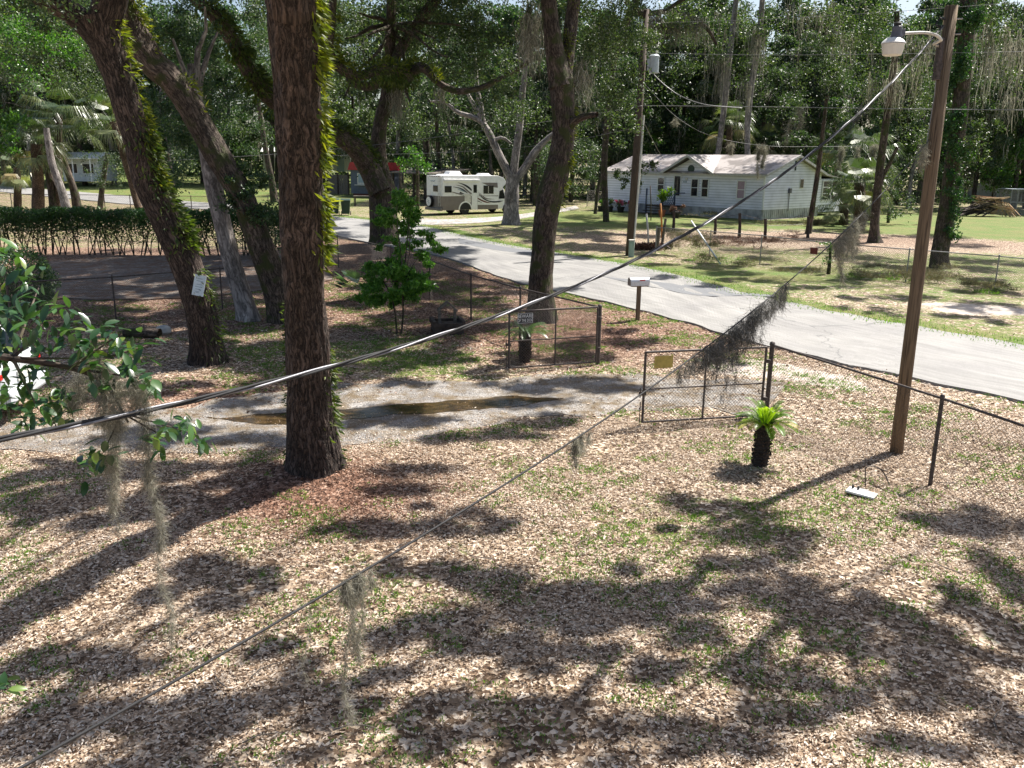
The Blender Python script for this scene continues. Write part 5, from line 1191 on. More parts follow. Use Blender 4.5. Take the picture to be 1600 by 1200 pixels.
# sun porch behind at the right
b = MB(); b.box((LX-2.6, WD+1.9, 1.55), (5.0, 3.6, 2.6)); b.build('sun_porch', M['siding'], t)
b = MB(); slabv = [(LX-5.3, WD+.2, 3.25), (LX+.2, WD+.2, 3.25), (LX+.2, WD+4.0, 2.85), (LX-5.3, WD+4.0, 2.85)]; b.add([Vector(p) for p in slabv]+[Vector(p)-Vector((0, 0, .1)) for p in slabv], [(0, 1, 2, 3), (7, 6, 5, 4), (0, 4, 5, 1), (1, 5, 6, 2), (2, 6, 7, 3), (3, 7, 4, 0)]); b.build('porch_roof', M['roof'], t)
f = MB(); f.box((LX-.08, WD+1.9, 1.95), (.06, 2.9, 1.5)); fr = f.build('window', M['glass'], t)
f = MB()
for k in range(4): f.box((LX-.03, WD+1.9, 1.2+k*.5), (.06, 3.0, .07))
for k in range(3): f.box((LX-.03, WD+.45+k*1.45, 1.95), (.06, .09, 1.56))
f.build('frame', M['white'], fr)
# porch of the house: steps, deck, navy railing
xp0, xp1 = hp_(1026, 310)[0], hp_(1071, 318)[0]
b = MB(); b.box(((xp0+xp1)/2, -.75, .62), (xp1-xp0, 1.4, .1))
for k in range(3): b.box((xp0+.9, -1.55-.3*k, .45-.2*k), (1.4, .32, .06))
b.build('porch_deck', M['darkwood'], t)
b = MB()
for x in (xp0+.05, (xp0+xp1)/2+.15, xp1-.05): b.box((x, -1.4, 1.0), (.1, .1, 1.9 if x < xp1-.5 else 1.7))
b.beam(((xp0+xp1)/2+.15, -1.4, 1.72), (xp1, -1.4, 1.6), .1, .06); b.beam(((xp0+xp1)/2+.15, -1.4, .8), (xp1, -1.4, .8), .06); b.beam((xp1-.05, -1.4, 1.65), (xp1-.05, -.1, 1.65), .08)
for k in range(8):
    x0 = (xp0+xp1)/2+.2+k*.18; b.beam((x0, -1.4, .8), (min(x0+.5, xp1), -1.4, 1.6), .03)
    b.beam((x0+.4, -1.4, .8), (x0, -1.4, 1.6), .03) if x0+.4 < xp1 else None
b.build('porch_rail', M['blue'], t)
b = MB()
for k in range(9): b.beam((xp0+.1+k*.17, -1.4, .7), (xp0+.1+k*.17, -1.4, 1.35), .03)
b.beam((xp0+.05, -1.4, 1.37), (xp0+1.6, -1.4, 1.37), .05); b.build('side_rail', M['white'], t)
# flower pots
def gbase0(x, D): p = at(x, 300, D); p.z = hz(p.x, p.y); return p
def pot(label, px, py, pm, lm, r=.28, h=.45, fh=.5, cat='flower pot', L=.16, flower=None):
    g = gbase0(px, py); t = thing('flower_pot', g, label, cat); b = MB(); b.lathe((0, 0, 0), [(r*.7, 0), (r, h-.06), (r*1.1, h-.05), (r*1.1, h), (r*.8, h)], 14); b.build('pot', pm, t)
    P = gclump((0, 0, h+fh*.45), (r*1.0, r*1.0, fh*.5), 260, 6); leaves('foliage', P, L, L*.5, lm, t)
    if flower: P = gclump((0, 0, h+fh*.6), (r*1.2, r*1.2, fh*.4), 160, 6); leaves('blossom', P, .13, .12, flower, t)
pot('black pot with a small green plant, leftmost of the pots by the house', 940, 73.5, M['black'], M['brightleaf'], fh=.7)
pot('dark pot with a sparse plant, second from the left by the house', 955, 73, M['black'], M['oakleaf'], r=.22, fh=.6)
pot('dark pot of pink flowers by the house', 971, 72.5, M['black'], M['oakleaf'], r=.32, flower=M['pinkflower'])
pot('terracotta pot with red flowers right against the dark pole', 989, 72, M['terracotta'], M['oakleaf'], r=.3, flower=M['pinkflower'], h=.55)
pot('dark pot under the porch rail with a reddish plant', 1058, 66.5, M['black'], M['redweeds'], r=.35)
g = gbase0(1036, 67.5); t = thing('leafy_planter', g, 'tall yellow-green potted plant on the left of the house porch', 'plant'); b = MB(); b.lathe((0, 0, 0), [(.2, 0), (.3, .5), (.25, .5)], 12); b.build('pot', M['terracotta'], t); b = MB(); b.cyl((0, 0, .4), (.1, 0, 1.5), .03, 6); b.build('stem', M['darkwood'], t)
leaves('foliage', gclump((.1, 0, 1.75), (.5, .4, .4), 300, 8), .28, .12, M['cycad'], t)
# ------------------------------------------------------------------ the motorhome
O = G(692, 337); print('RV at', O); a_ = R(36); d = Vector((math.cos(a_), math.sin(a_), 0)); q_ = Vector((-d.y, d.x, 0))
t = thing('motorhome', O, 'white and taupe motorhome with dark swooshes parked on the drive', 'motorhome', rz=a_)
def sp_(cx, cy): s, z = onplane(640+cx/8.889, 250+cy/8.889, (O.x, O.y), (d.x, d.y)); return s, z-O.z
def rp_(cx, cy): s, z = onplane(640+cx/8.889, 250+cy/8.889, (O.x, O.y), (q_.x, q_.y)); return s, z-O.z
WB = 2.35; zt_ = sp_(500, 240)[1]; zt_ = min(max(zt_, 2.9), 3.4); zb_ = sp_(500, 700)[1]; zm_ = sp_(480, 505)[1]
xf = sp_(1230, 400)[0]; xn = sp_(1340, 500)[0]
print('RV', zt_, zb_, zm_, xf, xn)
zb_ = max(zb_, .35)
prof = [(0, zm_), (xf, zm_), (xf+.15, zm_+.35), (xf+.85, zm_+1.0), (xf+.8, zt_-.5), (xf+.5, zt_-.15), (xf, zt_), (0, zt_)]
b = MB(); b.prism(prof, 0, WB); b.build('body', M['white'], t, bevel=.04)
b = MB(); b.prism([(0, zb_), (xf, zb_), (xf, zm_+.004), (0, zm_+.004)], .003, WB-.003); b.build('lower_body', M['taupe'], t)
b = MB(); b.prism([(xf+.004, zb_), (xf+1.75, zb_), (xf+1.85, zb_+.5), (xf+1.0, zb_+.75), (xf+.55, zm_+.62), (xf+.16, zm_+.35), (xf+.004, zm_)], .12, WB-.12); b.build('cab', M['white'], t, bevel=.04)
b = MB(); b.prism([(xf+.15, zm_-.25), (xf+.75, zm_-.25), (xf+.55, zm_+.45), (xf+.22, zm_+.33)], .1, .13); b.build('cab_window', M['glass'], t)
b = MB(); b.prism([(xf+.95, zb_+.85), (xf+.6, zm_+.55), (xf+.57, zm_+.5), (xf+.92, zb_+.8)], .2, WB-.2); b.build('windscreen', M['glass'], t)
# lower taupe wave across the side
def side_poly(name, pts, mat, y=-.004, parent=None):
    P = [sp_(*p) for p in pts]; b = MB(); b.prism(P, y, y+.006); return b.build(name, mat, parent or t)
side_poly('swoosh_panel', [(430, 510), (560, 512), (640, 530), (700, 560), (780, 590), (840, 610), (840, 640), (430, 640)], M['taupe'], y=-.009)
def swoosh(top, bot, mat, y=-.016):
    side_poly('decal_stripe', [tuple(p) for p in catmull([(*p, 0) for p in top], 5)[:, :2]]+[tuple(p) for p in catmull([(*p, 0) for p in bot], 5)[::-1, :2]], mat, y)
swoosh([(665, 312), (760, 335), (830, 375), (870, 420)], [(665, 314), (740, 345), (800, 385), (860, 430)], M['blackpaint'])
swoosh([(640, 345), (740, 365), (820, 430), (870, 470)], [(640, 348), (730, 378), (800, 440), (850, 478)], M['taupe'])
swoosh([(600, 370), (700, 385), (760, 415), (810, 460)], [(600, 374), (690, 397), (740, 425), (800, 460)], M['blackpaint'])
swoosh([(660, 400), (740, 420), (790, 450)], [(660, 404), (720, 430), (780, 452)], M['faint'])
swoosh([(590, 440), (680, 462), (760, 490)], [(590, 450), (670, 475), (750, 495)], M['taupe'])
swoosh([(700, 440), (740, 460), (760, 470)], [(690, 465), (730, 472), (760, 474)], M['blackpaint'])
swoosh([(870, 465), (960, 530), (1060, 575), (1130, 595)], [(870, 480), (960, 550), (1050, 590), (1120, 597)], M['maroon'])
swoosh([(870, 510), (920, 550), (1010, 592)], [(870, 525), (910, 562), (1000, 592)], M['blackpaint'])
swoosh([(960, 450), (1060, 525), (1190, 545)], [(960, 456), (1050, 538), (1180, 545)], M['taupe'])
swoosh([(960, 470), (1040, 535), (1140, 570), (1310, 565)], [(960, 480), (1030, 548), (1140, 590), (1240, 588)], M['blackpaint'])
side_poly('overcab_panel', [(1000, 315), (1220, 315), (1225, 385), (1180, 380), (1080, 350)], M['taupe'], y=-.008)
side_poly('front_panel', [(946, 503), (1232, 503), (1232, 622), (946, 622)], M['white'], y=-.008)
def rvwin(nm, pts, mat=M['glass'], y=-.03):
    P = [sp_(*p) for p in pts]; b = MB(); b.prism(P, y, y+.03); return b.build(nm, mat, t, bevel=.01)
rvwin('window', [(487, 362), (582, 362), (582, 452), (487, 452)]); rvwin('window', [(1025, 355), (1165, 355), (1165, 468), (1025, 468)])
b = MB(); P = [sp_(*p) for p in ((1088, 362), (1095, 362), (1095, 460), (1088, 460))]; b.prism(P, -.035, -.032); b.build('window_bar', M['cream'], t)
P = [sp_(*p) for p in ((862, 322), (942, 322), (942, 690), (862, 690))]; b = MB(); b.prism(P, -.02, .01); dr = b.build('entry_door', M['white'], t); P = [sp_(*p) for p in ((885, 345), (932, 345), (932, 455), (885, 455))]; b = MB(); b.prism(P, -.03, -.021); b.build('door_pane', M['glass'], dr)
P = [sp_(*p) for p in ((470, 265), (965, 272), (965, 300), (470, 298))]; b = MB(); b.prism(P, -.14, -.004); b.build('awning', M['white'], t, bevel=.02)
P = [sp_(*p) for p in ((762, 470), (850, 470), (850, 590), (762, 590))]; b = MB(); b.prism(P, -.022, -.017); b.build('hatch', M['cream'], t)
# wheels
def wheel(x, y, r, parent, w=.25, flip=1):
    b = MB(); b.M = Matrix.Translation((x, y, r)) @ Matrix.Rotation(R(90), 4, 'X'); b.lathe((0, 0, 0), [(r*.6, -w/2), (r*.95, -w/2), (r, -w/2+.03), (r, w/2-.03), (r*.95, w/2), (r*.6, w/2)], 24); o = b.build('wheel', M['black'], parent)
    b = MB(); b.M = Matrix.Translation((x, y, r)) @ Matrix.Rotation(R(90), 4, 'X'); b.lathe((0, 0, 0), [(r*.6, -w*.4), (r*.6, w*.46), (r*.5, w*.38), (r*.2, w*.42), (r*.18, w*.5)], 20); b.build('rim', M['mailbox'], o); return o
xw = sp_(775, 690)[0]
for x in (xw, xf+.95):
    for y in (.16, WB-.16): wheel(x, y, .4, t)
b = MB(); b.M = Matrix.Translation((xw, -.012, .4)) @ Matrix.Rotation(R(90), 4, 'X')
arc = [(.62*math.cos(a), .62*math.sin(a)) for a in [math.pi*k/12 for k in range(13)]]; arc2 = [(.52*math.cos(a), .52*math.sin(a)) for a in [math.pi*k/12 for k in range(12, -1, -1)]]
b = MB(); b.prism([(xw+x, .4+z) for x, z in arc+arc2], -.03, .0); b.build('wheel_arch', M['white'], t)
b = MB(); b.prism([(xw+x*.98, .4+z*.98) for x, z in [(.54*math.cos(a), .54*math.sin(a)) for a in [math.pi*k/12 for k in range(13)]]], -.012, -.0095); b.build('wheel_well', M['black'], t)
# rear end
s0, z0 = rp_(320, 350); s1, z1 = rp_(395, 440)
def rear(nm, c0, c1, mat, x=-.02, dx=.03):
    (sa, za), (sb, zb2) = rp_(*c0), rp_(*c1); lo, hi = sorted((sa, sb)); lo = max(lo, .02); b = MB(); b.box((x, (lo+hi)/2, (za+zb2)/2), (dx, hi-lo, abs(za-zb2))); return b.build(nm, mat, t, bevel=.01)
rear('rear_window', (330, 352), (392, 440), M['glass'])
s_, z_ = rp_(300, 572); b = MB(); b.M = Matrix.Translation((-.16, s_, z_)) @ Matrix.Rotation(R(90), 4, 'Y'); b.lathe((0, 0, 0), [(.38, -.06), (.42, -.02), (.42, .1), (.36, .14)], 28); tr = b.build('spare_tyre', M['black'], t)
b = MB(); b.M = Matrix.Translation((-.235, s_, z_)) @ Matrix.Rotation(R(90), 4, 'Y'); b.lathe((0, 0, 0), [(.34, -.012), (.34, .012), (.3, .015)], 28); b.build('tyre_cover', M['white'], tr)
b = MB()
for dy, dz, w, h in ((-.05, .06, .14, .05), (.06, -.02, .16, .06), (-.04, -.1, .12, .04), (.08, .1, .05, .08)): b.box((-.252, s_+dy, z_+dz), (.006, w, h))
b.build('cover_emblem', M['faint'], tr)
b = MB()
for yy in (.22, .5): b.cyl((-.09, yy, zb_+.3), (-.09, yy, zt_+.1), .02, 6)
for k in range(8): b.cyl((-.09, .22, zb_+.6+k*.3), (-.09, .5, zb_+.6+k*.3), .015, 6)
b.build('ladder', M['cream'], t)
for y in (.15, WB-.2):
    b = MB(); b.box((-.015, y, zm_-.25), (.03, .12, .3)); b.build('tail_light', M['red'], t)
b = MB(); b.box((-.1, WB/2, zb_+.06), (.18, WB, .2)); b.build('bumper', M['taupe'], t, bevel=.03)
b = MB(); b.box((xf+1.85, WB/2, zb_+.12), (.15, WB-.3, .22)); b.build('bumper', M['white'], t, bevel=.03)
xa = sp_(720, 230)[0]
for x, l, h in ((xa, 1.3, .32), (xf-.6, 1.0, .16), (1.0, 1.4, .1)):
    b = MB(); b.add([(x-l/2, .75, zt_), (x+l/2, .75, zt_), (x+l/2, 1.6, zt_), (x-l/2, 1.6, zt_), (x-l/2+.15, .85, zt_+h), (x+l/2-.25, .85, zt_+h), (x+l/2-.25, 1.5, zt_+h), (x-l/2+.15, 1.5, zt_+h)], [(0, 3, 2, 1), (4, 5, 6, 7), (0, 1, 5, 4), (1, 2, 6, 5), (2, 3, 7, 6), (3, 0, 4, 7)]); b.build('roof_unit', M['white'], t, bevel=.03)
b = MB()
(sa, za), (sb, zb2) = sp_(215, 285), sp_(280, 290)
for k in range(5): 
    s_, z_ = rp_(300+k*12, 288+(k % 2)*8); b.box((-.012, s_, z_), (.02, .1, .06))
b.build('rear_marking', M['faint'], t)
for k in range(5): b = MB(); b.box((-.02, .5+k*.33, zt_-.06), (.03, .12, .05)); b.build('marker_light', M['maroon'], t)
# ------------------------------------------------------------------ left of the motorhome: kiosk trailer, carport, fence, bins, sheds
def gbase(x, y, D): p = at(x, y, D); p.z = hz(p.x, p.y); return p
def frame_of(pl, pr): 
    d = Vector((pr.x-pl.x, pr.y-pl.y, 0)); return d.length, math.atan2(d.y, d.x)
pl = G(549, 307); pr = pl+Vector((3.6, -1.5, 0)); L_, an = frame_of(pl, pr)
zk = lambda y: at(560, y, pl.y).z-pl.z
t = thing('kiosk_trailer', pl, 'slate blue trailer kiosk with a red roof behind the big oak', 'trailer', rz=an)
b = MB(); b.box((L_/2, 1.4, 1.45), (L_, 2.8, 2.3)); b.build('body', M['bluegrey'], t)
b = MB(); b.prism([(-.2, 2.6), (L_+.2, 2.6), (L_-.1, 3.35), (.1, 3.35)], -.25, 3.0); b.build('roof', M['redroof'], t)
b = MB(); b.box((L_*.45, -.03, 1.75), (1.9, .06, 1.1)); wn = b.build('hatch_window', M['cream'], t); b = MB(); b.box((L_*.45-.45, -.07, 1.8), (.75, .02, .85)); b.box((L_*.45+.48, -.07, 1.8), (.8, .02, .85)); b.build('pane', M['faint'], wn)
b = MB(); b.box((L_*.45, -.2, 1.15), (2.2, .4, .06)); b.build('counter', M['cream'], t)
b = MB(); b.box((L_/2, 1.4, .25), (L_-.3, 2.5, .3)); b.build('chassis', M['maroon'], t)
wheel(L_*.6, .1, .32, t)
fa = G(513, 303); fb = G(546, 305); t = thing('board_fence', fa, 'weathered grey board fence panels left of the kiosk trailer', 'fence'); L_, an = frame_of(fa, fb); t.rotation_euler = (0, 0, an)
b = MB()
for k in range(int(L_/.16)): b.box((k*.16+.08, random.uniform(-.02, .02), 1.0), (.145, .03, 1.95+random.uniform(-.08, .05)), ry=.02*math.sin(k*.5))
b.build('boards', M['greywood'], t)
for x in (0, L_/2, L_):
    b = MB(); b.box((x, -.08, 1.1), (.12, .12, 2.3)); b.build('post', M['darkwood'], t)
# long open shed behind the oak
ca = at(618, 312, 84); ca.z = hz(ca.x, ca.y); cb = at(668, 312, 80); cb.z = hz(cb.x, cb.y)
t = thing('pole_barn', ca, 'low dark open shed between the oak trunk and the motorhome', 'shed'); L_, an = frame_of(ca, cb); L_ += 1.5; t.rotation_euler = (0, 0, an)
b = MB(); b.add([(-.4, -.4, 2.55), (L_+.4, -.4, 2.55), (L_+.4, 3.6, 2.95), (-.4, 3.6, 2.95), (-.4, -.4, 2.65), (L_+.4, -.4, 2.65), (L_+.4, 3.6, 3.05), (-.4, 3.6, 3.05)], [(0, 3, 2, 1), (4, 5, 6, 7), (0, 1, 5, 4), (1, 2, 6, 5), (2, 3, 7, 6), (3, 0, 4, 7)]); b.build('roof', M['greywood'], t)
b = MB(); b.box((L_/2, 3.3, 1.35), (L_, .1, 2.7)); b.build('back_wall', M['darkwood'], t)
for x in (0, L_/2, L_): b = MB(); b.box((x, -.2, 1.3), (.14, .14, 2.6)); b.build('post', M['darkwood'], t)
# bins
for i, (x, lab, m_, s_) in enumerate([(524, 'large dark green wheeled bin right of its pair at the road edge', M['greenplastic'], 1.0)]):
    pass
g = G(520, 336)
t = thing('wheeled_bin', g+Vector((-.7, .3, 0)), 'dark wheeled bin with a pale bag on its lid at the road edge', 'bin', rz=.3)
def binn(t):
    b = MB(); b.add([(-.27, -.32, .1), (.27, -.32, .1), (.27, .3, .1), (-.27, .3, .1), (-.34, -.4, 1.05), (.34, -.4, 1.05), (.34, .38, 1.05), (-.34, .38, 1.05)], [(0, 3, 2, 1), (4, 5, 6, 7), (0, 1, 5, 4), (1, 2, 6, 5), (2, 3, 7, 6), (3, 0, 4, 7)]); b.build('body', M['greenplastic'], t, bevel=.03)
    b = MB(); b.add([(-.37, -.44, 1.05), (.37, -.44, 1.05), (.37, .42, 1.05), (-.37, .42, 1.05), (-.34, -.4, 1.12), (.34, -.4, 1.12), (.34, .4, 1.2), (-.34, .4, 1.2)], [(0, 3, 2, 1), (4, 5, 6, 7), (0, 1, 5, 4), (1, 2, 6, 5), (2, 3, 7, 6), (3, 0, 4, 7)]); b.build('lid', M['greenplastic'], t, bevel=.02)
    for s in (-1, 1): b = MB(); b.cyl((s*.3, .3, .14), (s*.36, .3, .14), .14, 12); b.build('wheel', M['black'], t)
binn(t)
b = MB(); b.lathe((0, 0, 0), [(.1, 0), (.3, .05), (.33, .15), (.2, .28), (.05, .3)], 10); o = b.build('rubbish_bag', M['faint'], smooth=True); o.location = g+Vector((-.7, .3, 1.16)); prop(o, 'pale bag resting on the lid of the left bin', 'bag')
t = thing('wheeled_bin', g+Vector((.15, 0, 0)), 'dark green wheeled bin, middle one of the row at the road edge', 'bin', rz=.2); binn(t)
t = thing('wheeled_bin', g+Vector((1.0, -.1, 0)), 'dark green wheeled bin, right end of the row at the road edge', 'bin', rz=.15); binn(t)
# small bench table by the oak
g = G(570, 322); t = thing('garden_table', g, 'low grey table standing in the yard left of the big oak trunk', 'table')
b = MB(); b.box((0, 0, .85), (1.9, .8, .06)); b.build('tabletop', M['greywood'], t)
for x in (-.85, .85):
    for y in (-.3, .3): b = MB(); b.box((x, y, .41), (.08, .08, .82)); b.build('leg', M['greywood'], t)
# far pale shed and camper
def simple_house(name, label, cat, p, an, Lx, Wy, zh, zr_, wm, rm, wins=(), door=None):
    t = thing(name, p, label, cat, rz=an); b = MB(); b.box((Lx/2, Wy/2, zh/2), (Lx, Wy, zh)); b.add([(0, 0, zh), (0, Wy, zh), (0, Wy/2, zr_)], [(0, 2, 1)]); b.add([(Lx, 0, zh), (Lx, Wy, zh), (Lx, Wy/2, zr_)], [(0, 1, 2)]); b.build('wall', wm, t)
    b = MB()
    for y0, y1 in ((-.25, Wy/2), (Wy+.25, Wy/2)):
        z0 = zh-(zr_-zh)/(Wy/2)*.25; vs = [Vector(p_) for p_ in ((-.25, y0, z0), (Lx+.25, y0, z0), (Lx+.25, y1, zr_), (-.25, y1, zr_))]; b.add(vs+[v+Vector((0, 0, .08)) for v in vs], [(0, 1, 2, 3), (7, 6, 5, 4), (0, 4, 5, 1), (1, 5, 6, 2), (2, 6, 7, 3), (3, 7, 4, 0)])
    b.build('roof', rm, t)
    for x, z, w, h in wins: b = MB(); b.box((x, -.03, z), (w+.12, .05, h+.12)); f = b.build('window', M['white'], t); b = MB(); b.box((x, -.07, z), (w, .03, h)); b.build('pane', M['glass'], f)
    if door: x, w, h = door; b = MB(); b.box((x, -.03, h/2), (w, .06, h)); b.build('door', M['faint'], t)
    return t
p = gbase(519, 270, 118); p.z = at(519, 268, 118).z
simple_house('garden_shed', 'small pale blue-white shed far behind the board fence', 'shed', p, R(-8), 2.6, 3, 3.4, 4.2, M['ribs'], M['white'], door=(1.2, 1.0, 2.6))
p2 = p+Vector((2.9, 1.5, 0)); simple_house('camper_trailer', 'pale camper with a dark window beside the far small shed', 'trailer', p2, R(-4), 5.5, 2.5, 2.9, 3.1, M['ribs'], M['white'], wins=[(1.6, 1.8, .9, .9)])
p = gbase(412, 268, 118); p.z = at(412, 268, 118).z; simple_house('garden_shed', 'narrow pale shed seen between far tree trunks', 'shed', p, 0, 1.6, 2.5, 2.6, 3.2, M['ribs'], M['white'])
# far house at left behind the palms
p = gbase(100, 283, 100); p.z = at(110, 283, 100).z
t = simple_house('far_house', 'pale far house with a screened porch behind the palms', 'house', p, R(-3), 4.2, 4, 2.5, 3.1, M['ribs'], M['white'], wins=[(1.1, 1.4, 1.2, 1.0), (3, 1.4, 1.2, 1.0)])
b = MB()
for x in (.2, 2.0, 4.0): b.box((x, -1.4, 1.2), (.1, .1, 2.4))
b.box((2.1, -.8, 2.5), (4.4, 1.6, .1)); b.build('porch', M['white'], t)
# ------------------------------------------------------------------ right back: lumber pile, cage, tin fence
g = G(1535, 338); t = thing('lumber_pile', g, 'heap of cut boards leaning together on the far right lawn', 'lumber pile')
rr_ = random.Random(5)
def heap(name, n, x0, x1, zf, mat, tilt):
    b = MB()
    for k in range(n):
        x = rr_.uniform(x0, x1); zt2 = zf(x)*rr_.uniform(.25, 1); L2 = rr_.uniform(1.2, 2.6); a = rr_.uniform(-.5, .5); y = rr_.uniform(-.8, .5); dx = math.cos(a)*L2/2; dy = math.sin(a)*L2/2*.8; tl = tilt(x)*rr_.uniform(.5, 1.3)
        b.beam((x-dx, y-dy, max(.05, zt2+tl)), (x+dx, y+dy, max(.05, zt2-tl)), .15, .05)
    b.build(name, mat, t)
heap('dark_boards', 60, -1.6, .6, lambda x: 1.15-.35*abs(x), M['darkwood'], lambda x: -.35)
heap('boards', 34, -.4, 1.3, lambda x: 1.45-.25*abs(x), M['lumber'], lambda x: .25)
b = MB()
for k in range(14): x = .5+k*.1; b.beam((x, -.5+rr_.uniform(-.15, .15), 1.45-.03*k), (x+.75+rr_.uniform(-.1, .1), -.95+rr_.uniform(-.2, .2), .04), .11, .05)
for k in range(9): b.beam((-.7+rr_.uniform(-.4, .4), -.8+k*.14, 1.42+rr_.uniform(0, .25)), (1.5+rr_.uniform(-.4, .3), -.8+k*.14+rr_.uniform(-.2, .2), 1.42+rr_.uniform(-.1, .2)), .16, .05)
b.build('top_boards', M['lumber'], t)
g = G(1590, 336); t = thing('wire_kennel', g, 'pale grey wire kennel at the right edge beside the lumber pile', 'kennel')
b = MB()
for x in (-.8, .8):
    for y in (0, 1.8): b.box((x, y, 1.05), (.06, .06, 2.1))
for z_ in (.05, 1.05, 2.1):
    for y in (0, 1.8): b.beam((-.8, y, z_), (.8, y, z_), .05)
    for x in (-.8, .8): b.beam((x, 0, z_), (x, 1.8, z_), .05)
b.build('frame', M['steel'], t)
b = MB()
for k in range(16): b.beam((-.8+k*.107, 0, .05), (-.8+k*.107, 0, 2.1), .015); b.beam((-.8+k*.107, 1.8, .05), (-.8+k*.107, 1.8, 2.1), .015); b.beam((-.8, k*.12, .05), (-.8, k*.12, 2.1), .015)
for k in range(18): b.beam((-.8, 0, .05+k*.12), (.8, 0, .05+k*.12), .015)
b.build('wire_sides', M['steel'], t); b = MB(); b.box((0, .9, 2.16), (1.8, 2.0, .05)); b.build('roof', M['transformer'], t)
a = gbase(1500, 315, 96); c = gbase(1600, 312, 92); t = thing('tin_fence', a, 'low grey corrugated tin fence behind the lumber pile', 'fence'); L_, an = frame_of(a, c); L_ += 4; t.rotation_euler = (0, 0, an)
b = MB()
for k in range(int(L_/.25)): b.box((k*.25, .02*(k % 2), .9), (.24, .02, 1.7))
b.build('sheeting', M['transformer'], t)
for k in range(4): b = MB(); b.box((.5+k*2.6, -.1, 1.6), (.14, .14, 3.2)); b.build('post', M['darkwood'], t)
t = simple_house('red_roof_shed', 'dark shed with a dull red roof edge at the far right', 'shed', gbase(1566, 312, 100), R(-4), 9, 5, 2.6, 3.4, M['darkwood'], plain('dull_red_roof', (.2, .03, .03), .6))
# ------------------------------------------------------------------ white car at the left edge
g = Vector((-8.35, 14.3, 0)); g.z = hz(g.x, g.y); t = thing('white_car', g, 'white car with red tail lamp mostly hidden behind the leafy branch', 'car', rz=R(188))
CLn = 4.5; w2 = .88
def hull(name, mat, rows, bev=.03):      # rows: (x, halfwidth_low, halfwidth_high, zlow, zhigh)
    vs = []; fs = []
    for x, a, c, z0, z1 in rows: vs += [(x, -a, z0), (x, a, z0), (x, c, z1), (x, -c, z1)]
    n = len(rows)
    for i in range(n-1):
        k = i*4
        for j in range(4): fs.append((k+j, k+(j+1) % 4, k+4+(j+1) % 4, k+4+j))
    fs += [(3, 2, 1, 0), (n*4-4, n*4-3, n*4-2, n*4-1)]
    b = MB(); b.add(vs, fs); return b.build(name, mat, t, bevel=bev)
hull('body', M['carbody'], [(0, .8, .74, .38, .98), (.12, .88, .86, .3, 1.02), (.9, .9, .88, .28, 1.04), (2.6, .9, .88, .28, 1.0), (3.6, .88, .82, .3, .92), (4.3, .8, .7, .32, .78), (4.5, .66, .6, .4, .66)], .06)
hull('cabin', M['glass'], [(.12, .8, .6, 1.0, 1.08), (.55, .82, .66, 1.0, 1.42), (1.6, .83, .68, 1.0, 1.5), (2.6, .82, .66, .98, 1.42), (3.35, .78, .6, .94, 1.0)], .03)
hull('roof', M['carbody'], [(.5, .67, .6, 1.41, 1.47), (1.6, .69, .62, 1.49, 1.55), (2.6, .67, .6, 1.41, 1.46)], .02)
for s in (-1, 1):
    b = MB(); b.beam((.2, s*.74, 1.05), (.62, s*.66, 1.44), .09, .06); b.beam((1.75, s*.83, 1.0), (1.7, s*.68, 1.48), .09, .04); b.beam((3.25, s*.75, 1.0), (2.6, s*.65, 1.43), .07, .05); b.build('pillar', M['carbody'], t)
    b = MB(); b.box((.09, s*.72, .84), (.16, .26, .1)); b.box((.14, s*.85, .8), (.16, .07, .14)); b.build('tail_light', M['red'], t, bevel=.02)
    for x in (.85, 3.6): wheel(x, s*.82, .33, t, w=.22)
    b = MB(); b.box((2.9, s*.98, 1.05), (.12, .2, .13)); b.build('mirror', M['carbody'], t, bevel=.02)
b = MB(); b.box((-.03, 0, .48), (.14, 1.6, .24)); b.build('bumper', M['carbody'], t, bevel=.05); b = MB(); b.box((-.01, 0, .74), (.03, .5, .16)); b.build('number_plate', M['cream'], t)
# ------------------------------------------------------------------ cycads, shrub, palmetto, hedge
def pinnate(base, az, el, L, n, lw, ll, droop=1.1):
    d = Vector((math.cos(az)*math.cos(el), math.sin(az)*math.cos(el), math.sin(el))); p = Vector(base); V = []; Fc = []; st = L/n; va = []
    side0 = Vector((-math.sin(az), math.cos(az), 0))
    for i in range(n):
        d2 = (d+Vector((0, 0, -droop*(i/n)**1.5))).normalized(); q = p+d2*st; k = len(V)
        w = .008; V += [p-side0*w, p+side0*w, q+side0*w, q-side0*w]; Fc.append((k, k+1, k+2, k+3))
        s = math.sin(math.pi*min(1, (i+1.5)/(n+1)))**.6; up_ = side0.cross(d2)
        for sg in (-1, 1):
            t_ = (side0*sg*.85+d2*.65+up_*(-.25 if up_.z < 0 else .25)).normalized()*ll*s; k = len(V); V += [p, p+t_*.5+d2*lw, p+t_, p+t_*.5-d2*lw]; Fc.append((k, k+1, k+2, k+3))
        p = q
    return np.array([tuple(v) for v in V]), np.array(Fc)
